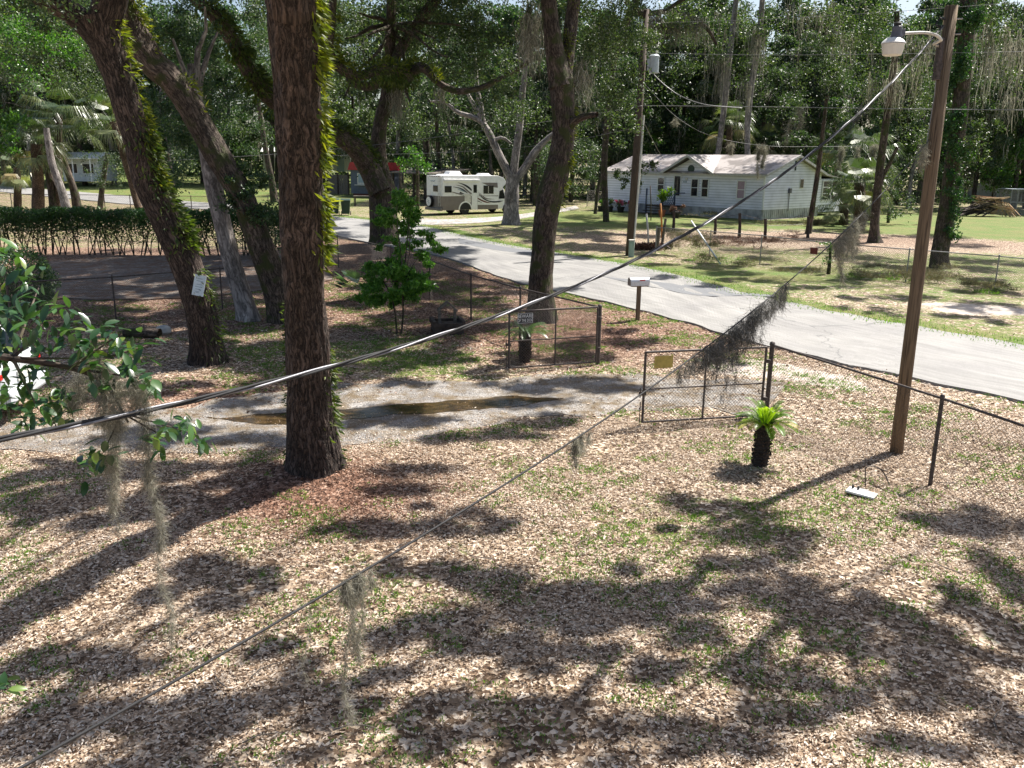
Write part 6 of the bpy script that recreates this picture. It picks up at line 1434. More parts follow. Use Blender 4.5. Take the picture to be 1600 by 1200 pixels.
def cycad(g, label, th, tr_, nf, L, lm, elr, seed, bulge=1.0):
    rr = random.Random(seed); t = thing('cycad', g, label, 'cycad'); b = MB(); prof = []
    nz = 26
    for i in range(nz+1):
        k = i/nz; r = tr_*(.85+.35*math.sin(k*2.6+.2))*(1.08-.3*k) ; prof.append((r*(1.0+(.06 if i % 2 else -.05)), k*th-.05))
    b.lathe((0, 0, 0), prof, 20); tk = b.build('trunk', M['cycadtrunk'], t)
    P = []; n = 320; 
    th_ = rs.uniform(0, 6.28, n); zz = rs.uniform(.02, th*.97, n); r = tr_*(.85+.35*np.sin(zz/th*2.6+.2))*(1.08-.3*zz/th)
    P = np.stack([np.cos(th_)*r*.97, np.sin(th_)*r*.97, zz], 1); D = np.stack([np.cos(th_), np.sin(th_), np.full(n, .9)], 1); leaves('leaf_scars', P, .05, .03, M['cycadscale'], t, D=D, fold=.3)['kind'] = 'stuff'
    A = []
    for i in range(nf):
        az = i*2.4+rr.uniform(-.3, .3); el = rr.uniform(*elr); v, f = pinnate((math.cos(az)*.04, math.sin(az)*.04, th-.04), az, el, L*rr.uniform(.8, 1.1), 22, .011, .1); A.append((v, f, np.full(len(v), rr.random())))
    V, Fc, va = fronds(A); mesh_np('fronds', V, Fc, lm, t, attrs={'var': ('FLOAT', va)}); return t
M['cycadtrunk'] = plain('cycad_trunk', (.04, .028, .022), .9, 0, .3, 20, .5)
M['cycadscale'] = leafmat('cycad_scale', [(0, (.02, .014, .012)), (1, (.1, .075, .06))], .9, 0)
g = G(1187, 729); c1 = cycad(g, 'small cycad with a black ringed trunk and bright yellow-green fronds on the sunlit lawn', .68, .098, 34, .46, M['cycad'], (.1, 1.25), 3)
c1.rotation_euler = (0, .04, .3)
A = []
for az, L_ in ((3.3, .52), (3.0, .5), (-.25, .55), (-.5, .5), (-1.2, .3), (3.6, .45)):
    v, f = pinnate((0, 0, .62), az, .35, L_, 22, .01, .08, droop=1.0); A.append((v, f, np.full(len(v), .9)))
V, Fc, va = fronds(A); mesh_np('old_fronds', V, Fc, M['cycadold'] if 'cycadold' in M else leafmat('yellowed_frond', [(0, (.2, .2, .03)), (1, (.4, .36, .08))], .5, .3), c1, attrs={'var': ('FLOAT', va)})
g = G(820, 566); cycad(g, 'dark cycad with drooping fronds standing behind the farther gate', .72, .11, 20, .6, M['cycadd'], (.1, .9), 9)
# young leafy shrub (two thin stems)
g = G(622, 523); org = g; t = thing('leafy_shrub', g, 'bright green leafy shrub on two thin stems before the roadside fence', 'shrub')
S = []
for px0, pts in ((620, [(620, 523), (618, 495), (612, 465), (600, 440)]), (627, [(627, 523), (630, 490), (630, 455), (640, 430)])):
    S.append(([at(x, y, g.y-.03*i) for i, (x, y) in enumerate(pts)], [.028, .022, .02, .015], dict(nside=8, step=.1)))
S += twigs(at(630, 440, g.y), [at(x, y, g.y+random.uniform(-.4, .4)) for x, y in ((560, 440), (590, 400), (640, 350), (660, 390), (675, 430), (620, 320), (650, 300))], .018, .006)
limbs('stem', S, M['barkd'], t, org, nside=8, step=.1)
D0 = g.y
q_ = random.Random(4); LS = []
for _ in range(46):            # broad low crown
    a = q_.uniform(0, 6.28); r = q_.uniform(.15, 1)**.6; LS.append((612+math.cos(a)*56*r, 441+math.sin(a)*33*r+8*(math.cos(a)*r)**2, q_.uniform(7, 15), q_.uniform(5, 9), D0+q_.uniform(-.7, .5), q_.uniform(.6, 1.3)))
for _ in range(34):            # ragged leader and right-hand sprays
    y = q_.uniform(300, 425); w_ = 10+max(0, y-300)*.28; LS.append((636+q_.gauss(0, w_*.6)+(6 if y > 360 else -4), y, q_.uniform(6, 12), q_.uniform(5, 9), D0+q_.uniform(0, .9), q_.uniform(.5, 1.2)))
LS += [(600, 330, 14, 8, D0+.7, 1), (610, 345, 12, 7, D0+.7, .8), (672, 372, 8, 8, D0+.3, 1), (672, 410, 10, 6, D0+.3, 1), (592, 345, 10, 7, D0+.6, .8)]
P = blobs(LS, 1150); D = rs.normal(size=P.shape); D[:, 2] -= .45; leaves('foliage', P, .1, .042, M['shrubleaf'], t, org, D=D, flat=.2)
# palmetto
def fan_frond(base, d, L, R_, n=18, spread=2.2, droop=.25, w=.035, fold=0):
    d = Vector(d).normalized(); base = Vector(base); hub_ = base+d*L; s = d.cross(Vector((0, 0, 1))).normalized(); u_ = s.cross(d); V = []; Fc = []
    V += [base-s*.012, base+s*.012, hub_+s*.008, hub_-s*.008]; Fc.append((0, 1, 2, 3))
    for i in range(n):
        a = (i/(n-1)-.5)*spread; r = R_*(1-.25*abs(a)/spread*2)*random.uniform(.9, 1.05); dd_ = (d*math.cos(a)+s*math.sin(a)+u_*.05).normalized(); m = hub_+dd_*r*.55; e = hub_+dd_*r*.95+Vector((0, 0, -r*droop*random.uniform(.6, 1.4))); p = s*math.cos(a)-d*math.sin(a)
        k = len(V); V += [hub_, m-p*w, m+p*w, e]; Fc += [(k, k+1, k+3, k+2)]
    return np.array([tuple(v) for v in V]), np.array(Fc)
g = G(575, 470); t = thing('palmetto', g, 'grey-green palmetto with fan fronds behind the bright shrub', 'palmetto'); A = []
for i in range(13):
    a = R(100+random.uniform(-20, 200)) if i < 9 else random.uniform(0, 6.28); e = random.uniform(.35, 1.1)
    v, f = fan_frond((0, 0, .05), (math.cos(a)*math.cos(e), math.sin(a)*math.cos(e)*.7, math.sin(e)), random.uniform(.6, 1.0), .62, 16, 2.0, .12, .022); A.append((v, f, np.full(len(v), random.random())))
V, Fc, va = fronds(A); mesh_np('fronds', V, Fc, M['palmettoleaf'], t, attrs={'var': ('FLOAT', va)})
# hedge
ha = G(-30, 398); hb_ = G(440, 400); n = 30
t = thing('hedge', G(200, 398), 'long clipped dark hedge with bare twiggy stems, beyond the shaded drive', 'hedge'); org = t.location.copy()
dh = hb_-ha; Lh = dh.length; du = dh.normalized(); hh_ = 2.05
P = []; m = 42000; s = rs.uniform(0, Lh, m); z_ = hh_-np.abs(rs.normal(size=m))*.62; z_ = np.where(z_ < .5, rs.uniform(.5, hh_, m), z_); wv = .55+.12*np.sin(s*1.3)+.1*np.sin(s*2.9); y_ = rs.uniform(-1, 1, m)*wv*np.clip((z_-.2)/1.0, .3, 1)
z_ = z_+.07*np.sin(s*1.9)+.05*np.sin(s*4.3)
P = np.array(ha)+np.outer(s, np.array(du)); P[:, 1] += y_; P[:, 2] = hgt(P[:, 0], P[:, 1])+z_
leaves('foliage', P, .1, .05, M['ivy'], t, org)
S = []
for k in range(46):
    s_ = (k+random.uniform(-.3, .3))/46*Lh; p = ha+du*s_; p.z = hz(p.x, p.y)
    for j in range(random.choice((2, 3, 3))):
        e = p+Vector((random.uniform(-.45, .45), random.uniform(-.3, .3), random.uniform(1.2, 1.7))); m1 = p.lerp(e, .35)+Vector((random.uniform(-.12, .12), 0, 0)); S.append(([p-Vector((0, 0, .05)), m1, p.lerp(e, .7)+Vector((random.uniform(-.1, .1), 0, 0)), e], [.028, .022, .017, .012], dict(nside=5, step=.3)))
limbs('stem', S, M['barkd'], t, org, nside=5, step=.3)
# round clipped bush at the left edge
g = G(25, 495); t = thing('round_bush', g, 'dense rounded dark bush at the left edge by the fence', 'bush'); org = g
cc = at(25, 440, g.y); m = 9000; q = unit(rs.normal(size=(m, 3))); r = rs.uniform(.55, 1.04, m)**.5*(1+.08*np.sin(q[:, 0]*7)+.06*np.sin(q[:, 2]*9+q[:, 1]*5)); P = np.array(cc)+q*r[:, None]*np.array([1.05, .95, .95]); leaves('foliage', P, .075, .036, M['oakleaf2'], t, org)
limbs('stem', [([g+Vector((random.uniform(-.2, .2), 0, 0)), g.lerp(cc, .5), cc+Vector((random.uniform(-.4, .4), 0, .1))], [.04, .03, .02]) for _ in range(4)], M['barkd'], t, org, nside=6, step=.2)
# old stump-like rock and log near left oak
g = G(225, 528); t = thing('old_log', g, 'short mossy log lying on the leaves left of the leaning oak', 'log'); limbs('log', [([g+Vector((-.5, .1, .1)), g+Vector((0, 0, .13)), g+Vector((.42, -.05, .12))], [.11, .13, .12])], M['bark2'], t, g, nside=20, step=.08, amp=.02)
g = G(250, 522); b = MB(); b.lathe((0, 0, 0), [(.12, -.02), (.2, .05), (.18, .16), (.08, .22)], 8); o = b.build('rock', M['concrete'], bevel=.02); o.location = g+Vector((.1, 0, 0)); prop(o, 'pale grey rock at the end of the mossy log', 'rock')
# ------------------------------------------------------------------ foreground branch from the left with moss
A0 = Vector(at(-70, 545, 3.9)); org = A0
t = thing('overhanging_branch', org, 'near leafy branch entering from the left, big glossy leaves and long beard moss', 'branch')
tips = [at(60, 520, 4.0), at(190, 520, 4.0), at(215, 590, 4.0), at(110, 560, 3.9), at(240, 650, 4.0), at(310, 680, 4.1), at(165, 700, 3.9), at(60, 640, 3.8), at(230, 540, 4.2), at(40, 400, 4.3), at(60, 450, 4.2), at(270, 690, 4.0)]
S = [([A0, at(20, 560, 3.9), at(110, 575, 3.95), at(165, 600, 4.0), at(200, 660, 4.0)], [.022, .017, .013, .009, .005], dict(nside=8, step=.06))]
S += twigs(at(20, 560, 3.9), [tips[0], tips[3], tips[7], tips[10]], .009, .003)+twigs(at(110, 575, 3.95), [tips[1], tips[2], tips[8]], .008, .003)+twigs(at(190, 645, 4.0), [tips[4], tips[5], tips[6], tips[11]], .006, .002)+twigs(A0, [tips[9]], .01, .004)
limbs('twigs', S, M['barkd'], t, org, nside=6, step=.05)
spots = [(20, 505, 22, 9), (60, 520, 22, 9), (100, 520, 20, 7), (130, 545, 18, 7), (175, 530, 26, 9), (215, 545, 20, 7), (150, 570, 20, 8), (205, 580, 22, 9), (225, 600, 14, 6), (150, 600, 14, 6), (60, 570, 26, 9), (30, 600, 24, 9), (60, 640, 26, 11), (90, 620, 20, 8), (100, 650, 14, 5), (40, 660, 20, 5), (150, 715, 18, 8), (140, 735, 16, 5), (175, 710, 10, 3), (240, 690, 12, 5), (265, 665, 14, 7), (300, 670, 14, 6), (315, 690, 12, 5), (250, 705, 6, 2), (10, 400, 20, 5), (40, 430, 24, 7), (20, 470, 22, 7), (55, 480, 22, 6), (10, 540, 16, 6), (90, 480, 14, 3), (120, 500, 14, 4), (10, 1070, 12, 4), (0, 560, 20, 8), (5, 640, 16, 5)]
P = []; 
for x, y, r, n in spots:
    for _ in range(int(n*2.9)): P.append(tuple(at(x+random.gauss(0, r*.6), y+random.gauss(0, r*.5), 4.0+random.gauss(0, .12))))
P = np.array(P); D = rs.normal(size=P.shape); D[:, 2] -= .35
V = []; Fc = []; va = []
for p, dd_ in zip(P, unit(D)):          # broader leaves, curved blade with six points
    L_ = random.uniform(.055, .09); W_ = L_*random.uniform(.38, .5); dd_ = Vector(dd_); s = dd_.cross(Vector((random.gauss(0, .3), random.gauss(0, .3), 1))).normalized(); u_ = s.cross(dd_); p = Vector(p); k = len(V)
    rows = [(0, .12), (.2, .8), (.5, 1), (.78, .72), (1, .02)]
    for f_, w_ in rows:
        c = p+dd_*L_*f_-u_*L_*.18*f_*f_; V += [c-s*W_*.5*w_+u_*W_*.12*w_, c, c+s*W_*.5*w_+u_*W_*.12*w_]
    for i in range(4):
        for j in range(2): Fc.append((k+i*3+j, k+i*3+j+1, k+i*3+j+4, k+i*3+j+3))
    va += [random.random()]*15
M['nearleaf'] = leafmat('glossy_near_leaf', [(0, (.014, .04, .016)), (.6, (.03, .075, .024)), (.9, (.065, .14, .03)), (1, (.15, .2, .04))], .3, .22, spec=.6)
mesh_np('leaves', [tuple(v) for v in V], Fc, M['nearleaf'], t, smooth=True, attrs={'var': ('FLOAT', va)}, org=org)
paths = []
for x, y, x1, y1, r0, n in [(130, 575, 120, 640, .05, 900), (155, 580, 160, 665, .06, 1500), (185, 590, 180, 670, .06, 1500), (215, 585, 222, 650, .045, 900), (110, 600, 112, 640, .04, 500), (190, 640, 178, 800, .028, 1500), (172, 650, 168, 740, .03, 700), (226, 640, 232, 760, .032, 1300), (236, 740, 250, 860, .022, 1100), (250, 850, 272, 1010, .014, 800), (182, 780, 188, 830, .012, 150), (205, 600, 215, 640, .05, 600), (150, 560, 175, 610, .05, 700)]:
    paths.append(([at(x+(x1-x)*f+random.gauss(0, 3), y+(y1-y)*f, 4.0+random.gauss(0, .03)) for f in (0, .33, .66, 1)], r0, r0*.6, n))
tassel('spanish_moss', paths, M['moss'], t, org, w=.0013, hair=.07)
# ------------------------------------------------------------------ palms
def palm(px, py, Dd, topy, label, rtrunk=.22, nf=26, Lf=1.1, Rf=1.1, lean=0, name='sabal_palm', crown=True, group=None):
    g = gbase(px, py, Dd) if Dd else G(px, py); tp_ = at(px+lean, topy, g.y); org = g; t = thing(name, g, label, 'palm', group=group)
    limbs('trunk', [([g-Vector((0, 0, .1)), g.lerp(tp_, .5)+Vector((.05, 0, 0)), tp_], [rtrunk*1.1, rtrunk, rtrunk*.95])], M['palmbark'], t, org, nside=16, step=.25, amp=.03)
    A = []
    for i in range(nf):
        a = i*2.4; e = random.uniform(-.75, 1.2); v, f = fan_frond(tp_+Vector((0, 0, random.uniform(-.3, .1))), (math.cos(a)*math.cos(e), math.sin(a)*math.cos(e), math.sin(e)), Lf*random.uniform(.8, 1.1), Rf, 28, 2.6, .5, .026); A.append((v, f, np.full(len(v), random.random()*.85 if e > -.3 else random.uniform(.6, 1))))
    V, Fc, va = fronds(A); mesh_np('fronds', V, Fc, M['palmleaf'], t, attrs={'var': ('FLOAT', va)}, org=org)
palm(57, 325, 58, 225, 'sabal palm with a dark crosshatched trunk, leftmost in the picture', .36, 30, 1.2, 1.5)
palm(88, 322, 60, 178, 'broad sabal palm crown right of the dark palm trunk', .2, 34, 1.6, 2.0, lean=4)
palm(26, 330, 62, 262, 'low sabal palm with a short brown stub, near the left edge', .24, 14, .9, 1.0)
palm(160, 140, 66, 120, 'tall sabal palm partly hidden behind the leaning oak', .25, 22, 1.4, 1.7) if False else None
palm(1139, 330, 84, 195, 'sabal palm crown above the roof of the white house', .3, 30, 1.5, 1.8)
palm(1205, 330, 88, 230, 'low bushy sabal palm behind the house roof ridge', .3, 26, 1.5, 1.7)
palm(1308, 340, 80, 225, 'sabal palm behind the right gable of the house', .3, 26, 1.4, 1.6)
palm(1343, 350, 58, 285, 'dark shrubby palm right of the white house', .35, 34, 1.2, 1.4)
palm(1318, 352, 62, 318, 'low palmetto clump beside the house sun porch', .3, 26, 1.2, 1.2)
palm(1355, 340, 66, 240, 'drooping cabbage palm behind the twin trunk right of the house', .3, 30, 1.5, 1.7)
palm(222, 330, 55, 190, 'blue-grey fan palm behind the left leaning trunk', .2, 22, 1.3, 1.5, lean=-45)
for x, y, l in ((135, 328, 'small dark sago in the sunny strip behind the hedge, left of two'), (159, 329, 'small dark sago in the sunny strip behind the hedge, right of two')):
    g = gbase(x, y, 58); cycad(g, l, .5, .2, 16, .8, M['cycadd'], (.3, 1.3), int(x))
# ------------------------------------------------------------------ trees in the middle distance
def midtree(label, rows, D, crown, mat=None, leaf=None, dens=260, L=.14, W=.07, extra=None, ms=None, ivy=None, name='oak_tree', top=None, w=.025):
    C, r_ = pxl(rows, D); g = C[0].copy(); g.z = min(g.z, hz(g.x, g.y)); C[0].z = g.z-.1; t = thing(name, g, label, 'tree')
    if top: C, r_ = up(C, r_, top)
    S = [(C, r_)]
    for e in (extra or []): a, b_ = pxl(e, D); S.append((a, b_, dict(nside=10, step=.3)))
    limbs('trunk', S, mat or M['bark2'], t, g, nside=24, step=.2, amp=.02, flare=.25)
    if crown: leaves('crown', blobs(crown, dens), L, W, leaf or M['oakleaf'], t, g)
    if ivy: leaves('ivy', blobs(ivy, dens*1.2), L*.9, W*1.1, M['ivy'], t, g)
    if ms:
        T = []; Ls = []
        for x, y, rx, n, lpx, dd_ in ms:
            for _ in range(n): T.append(tuple(at(x+random.gauss(0, rx), y+random.gauss(0, rx*.5), dd_))); Ls.append(lpx*dd_/F*random.uniform(.4, 1))
        moss('moss', T, Ls, M['moss'], t, g, w=w, per=5, spread=.1, curl=.05, seg=6)
    return t
midtree('twin-crowned oak right of the white house, rooted in russet leaves', [(1366, 380, 24), (1366, 360, 15), (1369, 320, 13), (1374, 270, 12), (1382, 210, 11), (1390, 150, 10), (1398, 90, 9), (1402, 20, 8)], 50,
        [(1380, 40, 60, 40, 48, 1), (1320, 20, 60, 40, 50, 1), (1430, 120, 35, 60, 50, .9), (1290, 90, 60, 50, 55, .9), (1350, 130, 50, 50, 54, .8), (1440, 240, 30, 50, 56, .8), (1400, 280, 30, 40, 54, .7), (1425, 180, 30, 40, 53, .9)], extra=[[(1369, 320, 10), (1378, 280, 7), (1390, 255, 6), (1402, 230, 5)]], ms=[(1400, 120, 30, 40, 60, 49), (1440, 60, 20, 30, 70, 48), (1330, 60, 20, 20, 50, 50), (1275, 20, 30, 30, 60, 52)], top=12)
midtree('tall tree sheathed in dark ivy directly behind the lamp pole', [(1470, 425, 34), (1468, 400, 26), (1476, 350, 25), (1484, 300, 24), (1490, 250, 24), (1498, 190, 24), (1505, 120, 24), (1510, 50, 24), (1514, -30, 22)], 38,
        [(1560, 30, 50, 40, 40, .8), (1500, -60, 90, 40, 38, 1), (1545, 200, 26, 20, 37, .8), (1520, 230, 24, 26, 37, .8), (1575, 120, 30, 30, 40, .5)],
        ivy=[(1508, 30, 17, 40, 37.5, 3), (1503, 110, 17, 45, 37.5, 3), (1497, 190, 17, 40, 37.5, 3), (1490, 260, 18, 30, 37.5, 2.5), (1494, 320, 14, 34, 37.5, 1.6), (1488, 362, 12, 16, 37.5, 1.2), (1492, 300, 24, 12, 37.4, 1.2)], L=.11, W=.065, dens=300, ms=[(1560, 60, 28, 36, 70, 39), (1585, 150, 14, 12, 60, 39)])
midtree('slender dead trunk leaning beside the right corner of the house', [(1264, 352, 9), (1270, 320, 8), (1279, 260, 7), (1286, 200, 6), (1292, 150, 5)], 55, [], mat=M['barkd'], name='dead_tree', L=.1)
midtree('pale moss-draped tree rising behind the house roof, left of its twin', [(1105, 330, 7), (1120, 250, 8), (1130, 180, 9), (1140, 90, 9), (1150, 0, 8)], 82, [(1090, 40, 60, 40, 80, 1), (1140, 100, 40, 40, 80, .8), (1060, 110, 40, 50, 82, .8)], mat=M['barkg'], L=.2, W=.1, dens=200, ms=[(1125, 90, 9, 16, 110, 80), (1105, 40, 26, 16, 60, 80)], w=.045)
midtree('pale moss-draped tree rising behind the house roof, right of its twin', [(1170, 330, 7), (1168, 200, 9), (1176, 120, 9), (1186, 60, 9), (1192, -10, 8)], 80, [(1210, 50, 60, 50, 80, 1), (1240, 130, 50, 50, 82, .8)], mat=M['barkg'], L=.2, W=.1, dens=200, ms=[(1180, 50, 8, 16, 110, 79), (1165, 130, 6, 12, 110, 79)], w=.045)
midtree('oak arching moss-hung limbs over the transformer pole', [(948, 330, 9), (944, 260, 10), (950, 180, 10), (960, 90, 11), (985, 20, 12), (1010, -30, 12)], 62,
        [(1000, 10, 60, 30, 58, 1), (1060, 30, 50, 24, 56, .9), (930, 60, 50, 50, 60, 1), (960, 150, 50, 50, 62, .9), (900, 220, 50, 40, 64, .9), (1030, 70, 30, 30, 57, .6)], L=.16, W=.08,
        extra=[[(978, 0, 9), (990, 14, 9), (1010, 22, 9), (1040, 18, 8), (1075, 25, 8), (1105, 45, 6), (1120, 70, 5)], [(1040, 18, 6), (1065, 0, 6), (1100, -20, 6)]],
        ms=[(1030, 28, 14, 50, 45, 57), (1060, 25, 10, 50, 50, 57), (1085, 35, 8, 30, 40, 57), (1020, 30, 6, 20, 35, 57), (950, 40, 10, 20, 60, 60)], w=.035)
midtree('dark slanting far trunk just left of the thick main trunk', [(429, 308, 13), (424, 280, 10), (418, 250, 9), (412, 215, 8), (404, 160, 7)], 80, [(410, 130, 50, 50, 78, 1), (440, 60, 50, 50, 78, 1), (380, 190, 40, 30, 80, .8)], mat=M['barkd'], L=.18, W=.09, dens=230)
midtree('upright far trunk with dark bark behind the narrow shed', [(424, 270, 8), (424, 240, 8), (424, 180, 7)], 108, [(420, 150, 50, 50, 106, 1)], mat=M['barkd'], L=.2, W=.1, dens=220)
midtree('short far trunk just right of the thick main trunk', [(507, 313, 16), (499, 290, 12), (495, 260, 10), (492, 220, 9)], 76, [(500, 150, 50, 50, 74, 1), (530, 90, 60, 40, 74, 1)], mat=M['barkd'], L=.18, W=.09, dens=230)
midtree('pale trunk leaning right to left beyond the hedge, near the palms', [(106, 332, 16), (100, 310, 13), (90, 280, 11), (80, 250, 10), (72, 200, 9)], 56, [(70, 100, 70, 50, 54, .9), (30, 60, 60, 50, 54, .9)], mat=M['barkg'], L=.14, W=.07)
midtree('dark trunk beyond the hedge, left of the thinner dark trunk', [(86, 322, 18), (82, 300, 13), (76, 270, 11), (70, 235, 9)], 60, [(90, 60, 60, 50, 58, .7)], mat=M['barkd'], L=.14, W=.07)
midtree('dark leaning trunk beyond the hedge in front of the far house', [(122, 324, 15), (116, 300, 12), (108, 275, 10), (100, 250, 9), (90, 200, 8)], 62, [(140, 150, 40, 40, 60, .7), (120, 80, 50, 50, 60, .7)], mat=M['barkd'], L=.15, W=.08)
midtree('thin shaded trunk beyond the hedge, right of the leaning oak', [(272, 330, 11), (270, 310, 8), (268, 280, 7), (262, 240, 6)], 60, [(262, 260, 26, 30, 59, .9), (230, 230, 40, 30, 60, .9), (290, 240, 30, 30, 60, .8)], mat=M['barkd'], leaf=M['forestleaf'], L=.13, W=.07)
midtree('twiggy tree shading the pale road between the left trunks', [(155, 318, 8), (160, 290, 8), (168, 240, 7)], 68, [(165, 250, 30, 26, 66, 1), (150, 280, 22, 22, 66, 1), (185, 270, 14, 26, 67, 1)], mat=M['barkd'], leaf=M['forestleaf'], L=.14, W=.07, name='small_tree')
midtree('leafy tree at the far left edge with bright green new leaves', [(-30, 360, 16), (-25, 280, 14), (-20, 200, 13)], 34, [(20, 190, 26, 26, 33, 1.2), (10, 230, 24, 20, 33, 1), (60, 60, 50, 50, 34, .9), (15, 60, 40, 60, 33, .9), (100, 90, 24, 20, 34, .7)], leaf=M['brightleaf'], L=.13, W=.065)
midtree('young bright green tree standing behind the board shed', [(652, 300, 6), (652, 260, 5), (650, 235, 5)], 74, [(645, 248, 26, 16, 72, 1.6), (665, 255, 16, 14, 72, 1.2), (630, 255, 14, 12, 72, 1)], leaf=M['brightleaf'], L=.2, W=.1, name='young_tree')
midtree('dark trunk behind the motorhome roof', [(670, 300, 12), (668, 270, 11), (666, 220, 10)], 88, [(660, 180, 50, 40, 86, 1), (720, 220, 50, 30, 88, 1), (740, 130, 60, 50, 88, 1)], mat=M['barkd'], leaf=M['forestleaf'], L=.22, W=.11, dens=200)
midtree('dark trunk in shade left of the white house', [(838, 330, 12), (838, 280, 10), (842, 220, 9)], 80, [(850, 250, 40, 40, 78, 1), (900, 280, 30, 24, 78, .8), (800, 200, 50, 50, 82, .8), (905, 250, 30, 30, 78, .8)], mat=M['barkd'], leaf=M['forestleaf'], L=.2, W=.1, dens=220)
midtree('low oak spray hanging before the left end of the white house', [(930, 330, 5), (935, 290, 5), (945, 265, 4)], 70, [(965, 270, 10, 9, 64, 3), (975, 285, 9, 9, 63, 3), (1005, 262, 16, 10, 60, 2), (1020, 255, 10, 8, 60, 2), (1000, 285, 6, 8, 60, 2), (990, 268, 10, 8, 60, 2)], leaf=M['oakleaf'], L=.17, W=.085, name='small_tree')
midtree('small vine-covered sapling on the far fence', [(1294, 428, 5), (1296, 410, 4), (1298, 385, 3)], 35.3, [(1298, 388, 8, 8, 35.2, 3), (1296, 405, 6, 10, 35.2, 3), (1290, 382, 12, 4, 35.2, 2)], leaf=M['brightleaf'], L=.09, W=.045, name='sapling')
midtree('green shrub growing behind the tilted trunk right of the house', [(1388, 345, 4), (1390, 320, 4), (1394, 300, 3)], 64, [(1392, 312, 14, 22, 63, 2), (1418, 322, 16, 12, 63, 1.4), (1405, 335, 26, 8, 62, 1.4), (1440, 328, 16, 10, 63, 1.2)], leaf=M['forestleaf'], L=.15, W=.08, name='small_tree')
midtree('leaning leafy tree over the lumber pile', [(1605, 330, 12), (1600, 260, 10), (1590, 180, 9)], 84, [(1580, 220, 30, 40, 84, 1), (1540, 160, 40, 40, 86, .9), (1590, 140, 30, 50, 84, .9), (1530, 90, 50, 50, 86, .8)], mat=M['barkd'], leaf=M['oakleaf'], L=.2, W=.1, dens=210, ms=[(1570, 80, 30, 50, 80, 80)], w=.05)
t = [o for o in COL.objects if o.get('label', '').startswith('twin-crowned oak')][0]; org = t.location.copy()
shade_crown(t, org, grid(1180, 1600, 440, 500, 75, 14, .42, 34, 6, .9, 21)+grid(1230, 1600, 372, 420, 70, 11, .55, 40, 5, 1, 22)+grid(1000, 1180, 405, 455, 60, 11, .5, 34, 5, 1, 23), M['oakleaf'], 330, .22, .13)
t = [o for o in COL.objects if o.get('label', '').startswith('oak arching')][0]; org = t.location.copy()
shade_crown(t, org, grid(880, 1250, 330, 375, 60, 8, .4, 30, 3.5, 1, 24), M['oakleaf'], 230, .28, .16)
# weeds and brush along the far fence
def weeds(label, lst, mat, dens, L, W, name='weeds'):
    P = blobs(lst, dens); P[:, 2] = np.maximum(P[:, 2], hgt(P[:, 0], P[:, 1])+.02); D = rs.normal(size=P.shape); D[:, 2] = np.abs(D[:, 2])+.2; prop(leaves(name, P, L, W, mat, D=D), label, 'weeds', kind='stuff')
weeds('dry tan vines and brush tangled on the far fence corner', [(1060, 372, 22, 12, 42, 2.4), (1090, 372, 24, 10, 40, 2), (1110, 385, 24, 10, 39, 1.4), (1045, 385, 12, 8, 42, 2)], M['drygrass'], 500, .16, .02)
weeds('russet weeds behind the far fence', [(1120, 378, 36, 6, 44, 2), (1190, 375, 60, 5, 46, 2), (1165, 380, 40, 6, 44, 1.6), (1240, 368, 24, 8, 52, 1.4)], M['redweeds'], 500, .16, .02)
weeds('grey-green weeds growing along the foot of the far fence', [(1110, 402, 46, 7, 39, 1.6), (1180, 414, 50, 7, 37.5, 1.4), (1260, 425, 60, 7, 35.5, 1.6), (1350, 428, 60, 8, 34, 1.8), (1440, 432, 60, 10, 33, 2), (1510, 445, 50, 9, 31.5, 2), (1570, 450, 36, 9, 30.5, 1.6), (1390, 420, 60, 8, 34.5, 1.4), (1470, 425, 40, 12, 34, 1.4)], M['drygrass'], 420, .15, .018)
weeds('green weeds growing along the foot of the far fence', [(1100, 405, 36, 6, 38.6, 1.4), (1150, 410, 30, 6, 38, 1.4), (1330, 432, 30, 5, 34, 2), (1550, 458, 30, 6, 30.5, 2), (1400, 436, 40, 5, 33.2, 1.2), (1090, 384, 20, 8, 40, 1)], M['grass'], 420, .12, .018)
weeds('pale dead weeds at the foot of the skirting of the white house', [(1120, 335, 50, 3, 66, 1.6), (1230, 350, 50, 6, 62, 2), (1290, 352, 30, 10, 62, 2.4), (1270, 345, 30, 6, 62, 2)], M['drygrass'], 420, .2, .03)
# ------------------------------------------------------------------ the wood behind everything
protos = []
def forest_proto(k, leafm, big):
    rr = np.random.RandomState(k+20); PP = []; n = 15000 if big else 9000
    hgt_ = 19 if big else 13; cs = []
    for i in range(46):
        z = rr.uniform(.16, 1)*hgt_; rad = 4.4*math.sin(min(1, (1-z/hgt_)*1.25+.22)*math.pi/2)*(1 if z > 4 else .75); a = rr.uniform(0, 6.28); r_ = rad*rr.uniform(.35, 1)
        cs.append((math.cos(a)*r_, math.sin(a)*r_, z, rr.uniform(.5, 1.25)))
    cs = np.array(cs); m = rr.randint(0, len(cs), n); q = rr.normal(size=(n, 3)); q = unit(q)*rr.uniform(.5, 1.1, (n, 1))
    P = cs[m, :3]+q*cs[m, 3][:, None]*np.array([1.15, 1.15, .75]); P[:, 2] = np.maximum(P[:, 2], .3)
    return P
class FP: pass
base_t = []
fl_mats = [M['forestleaf'], M['oakleaf'], M['forestleaf'], M['oakleaf2'], M['forestleaf'], M['brightleaf']]
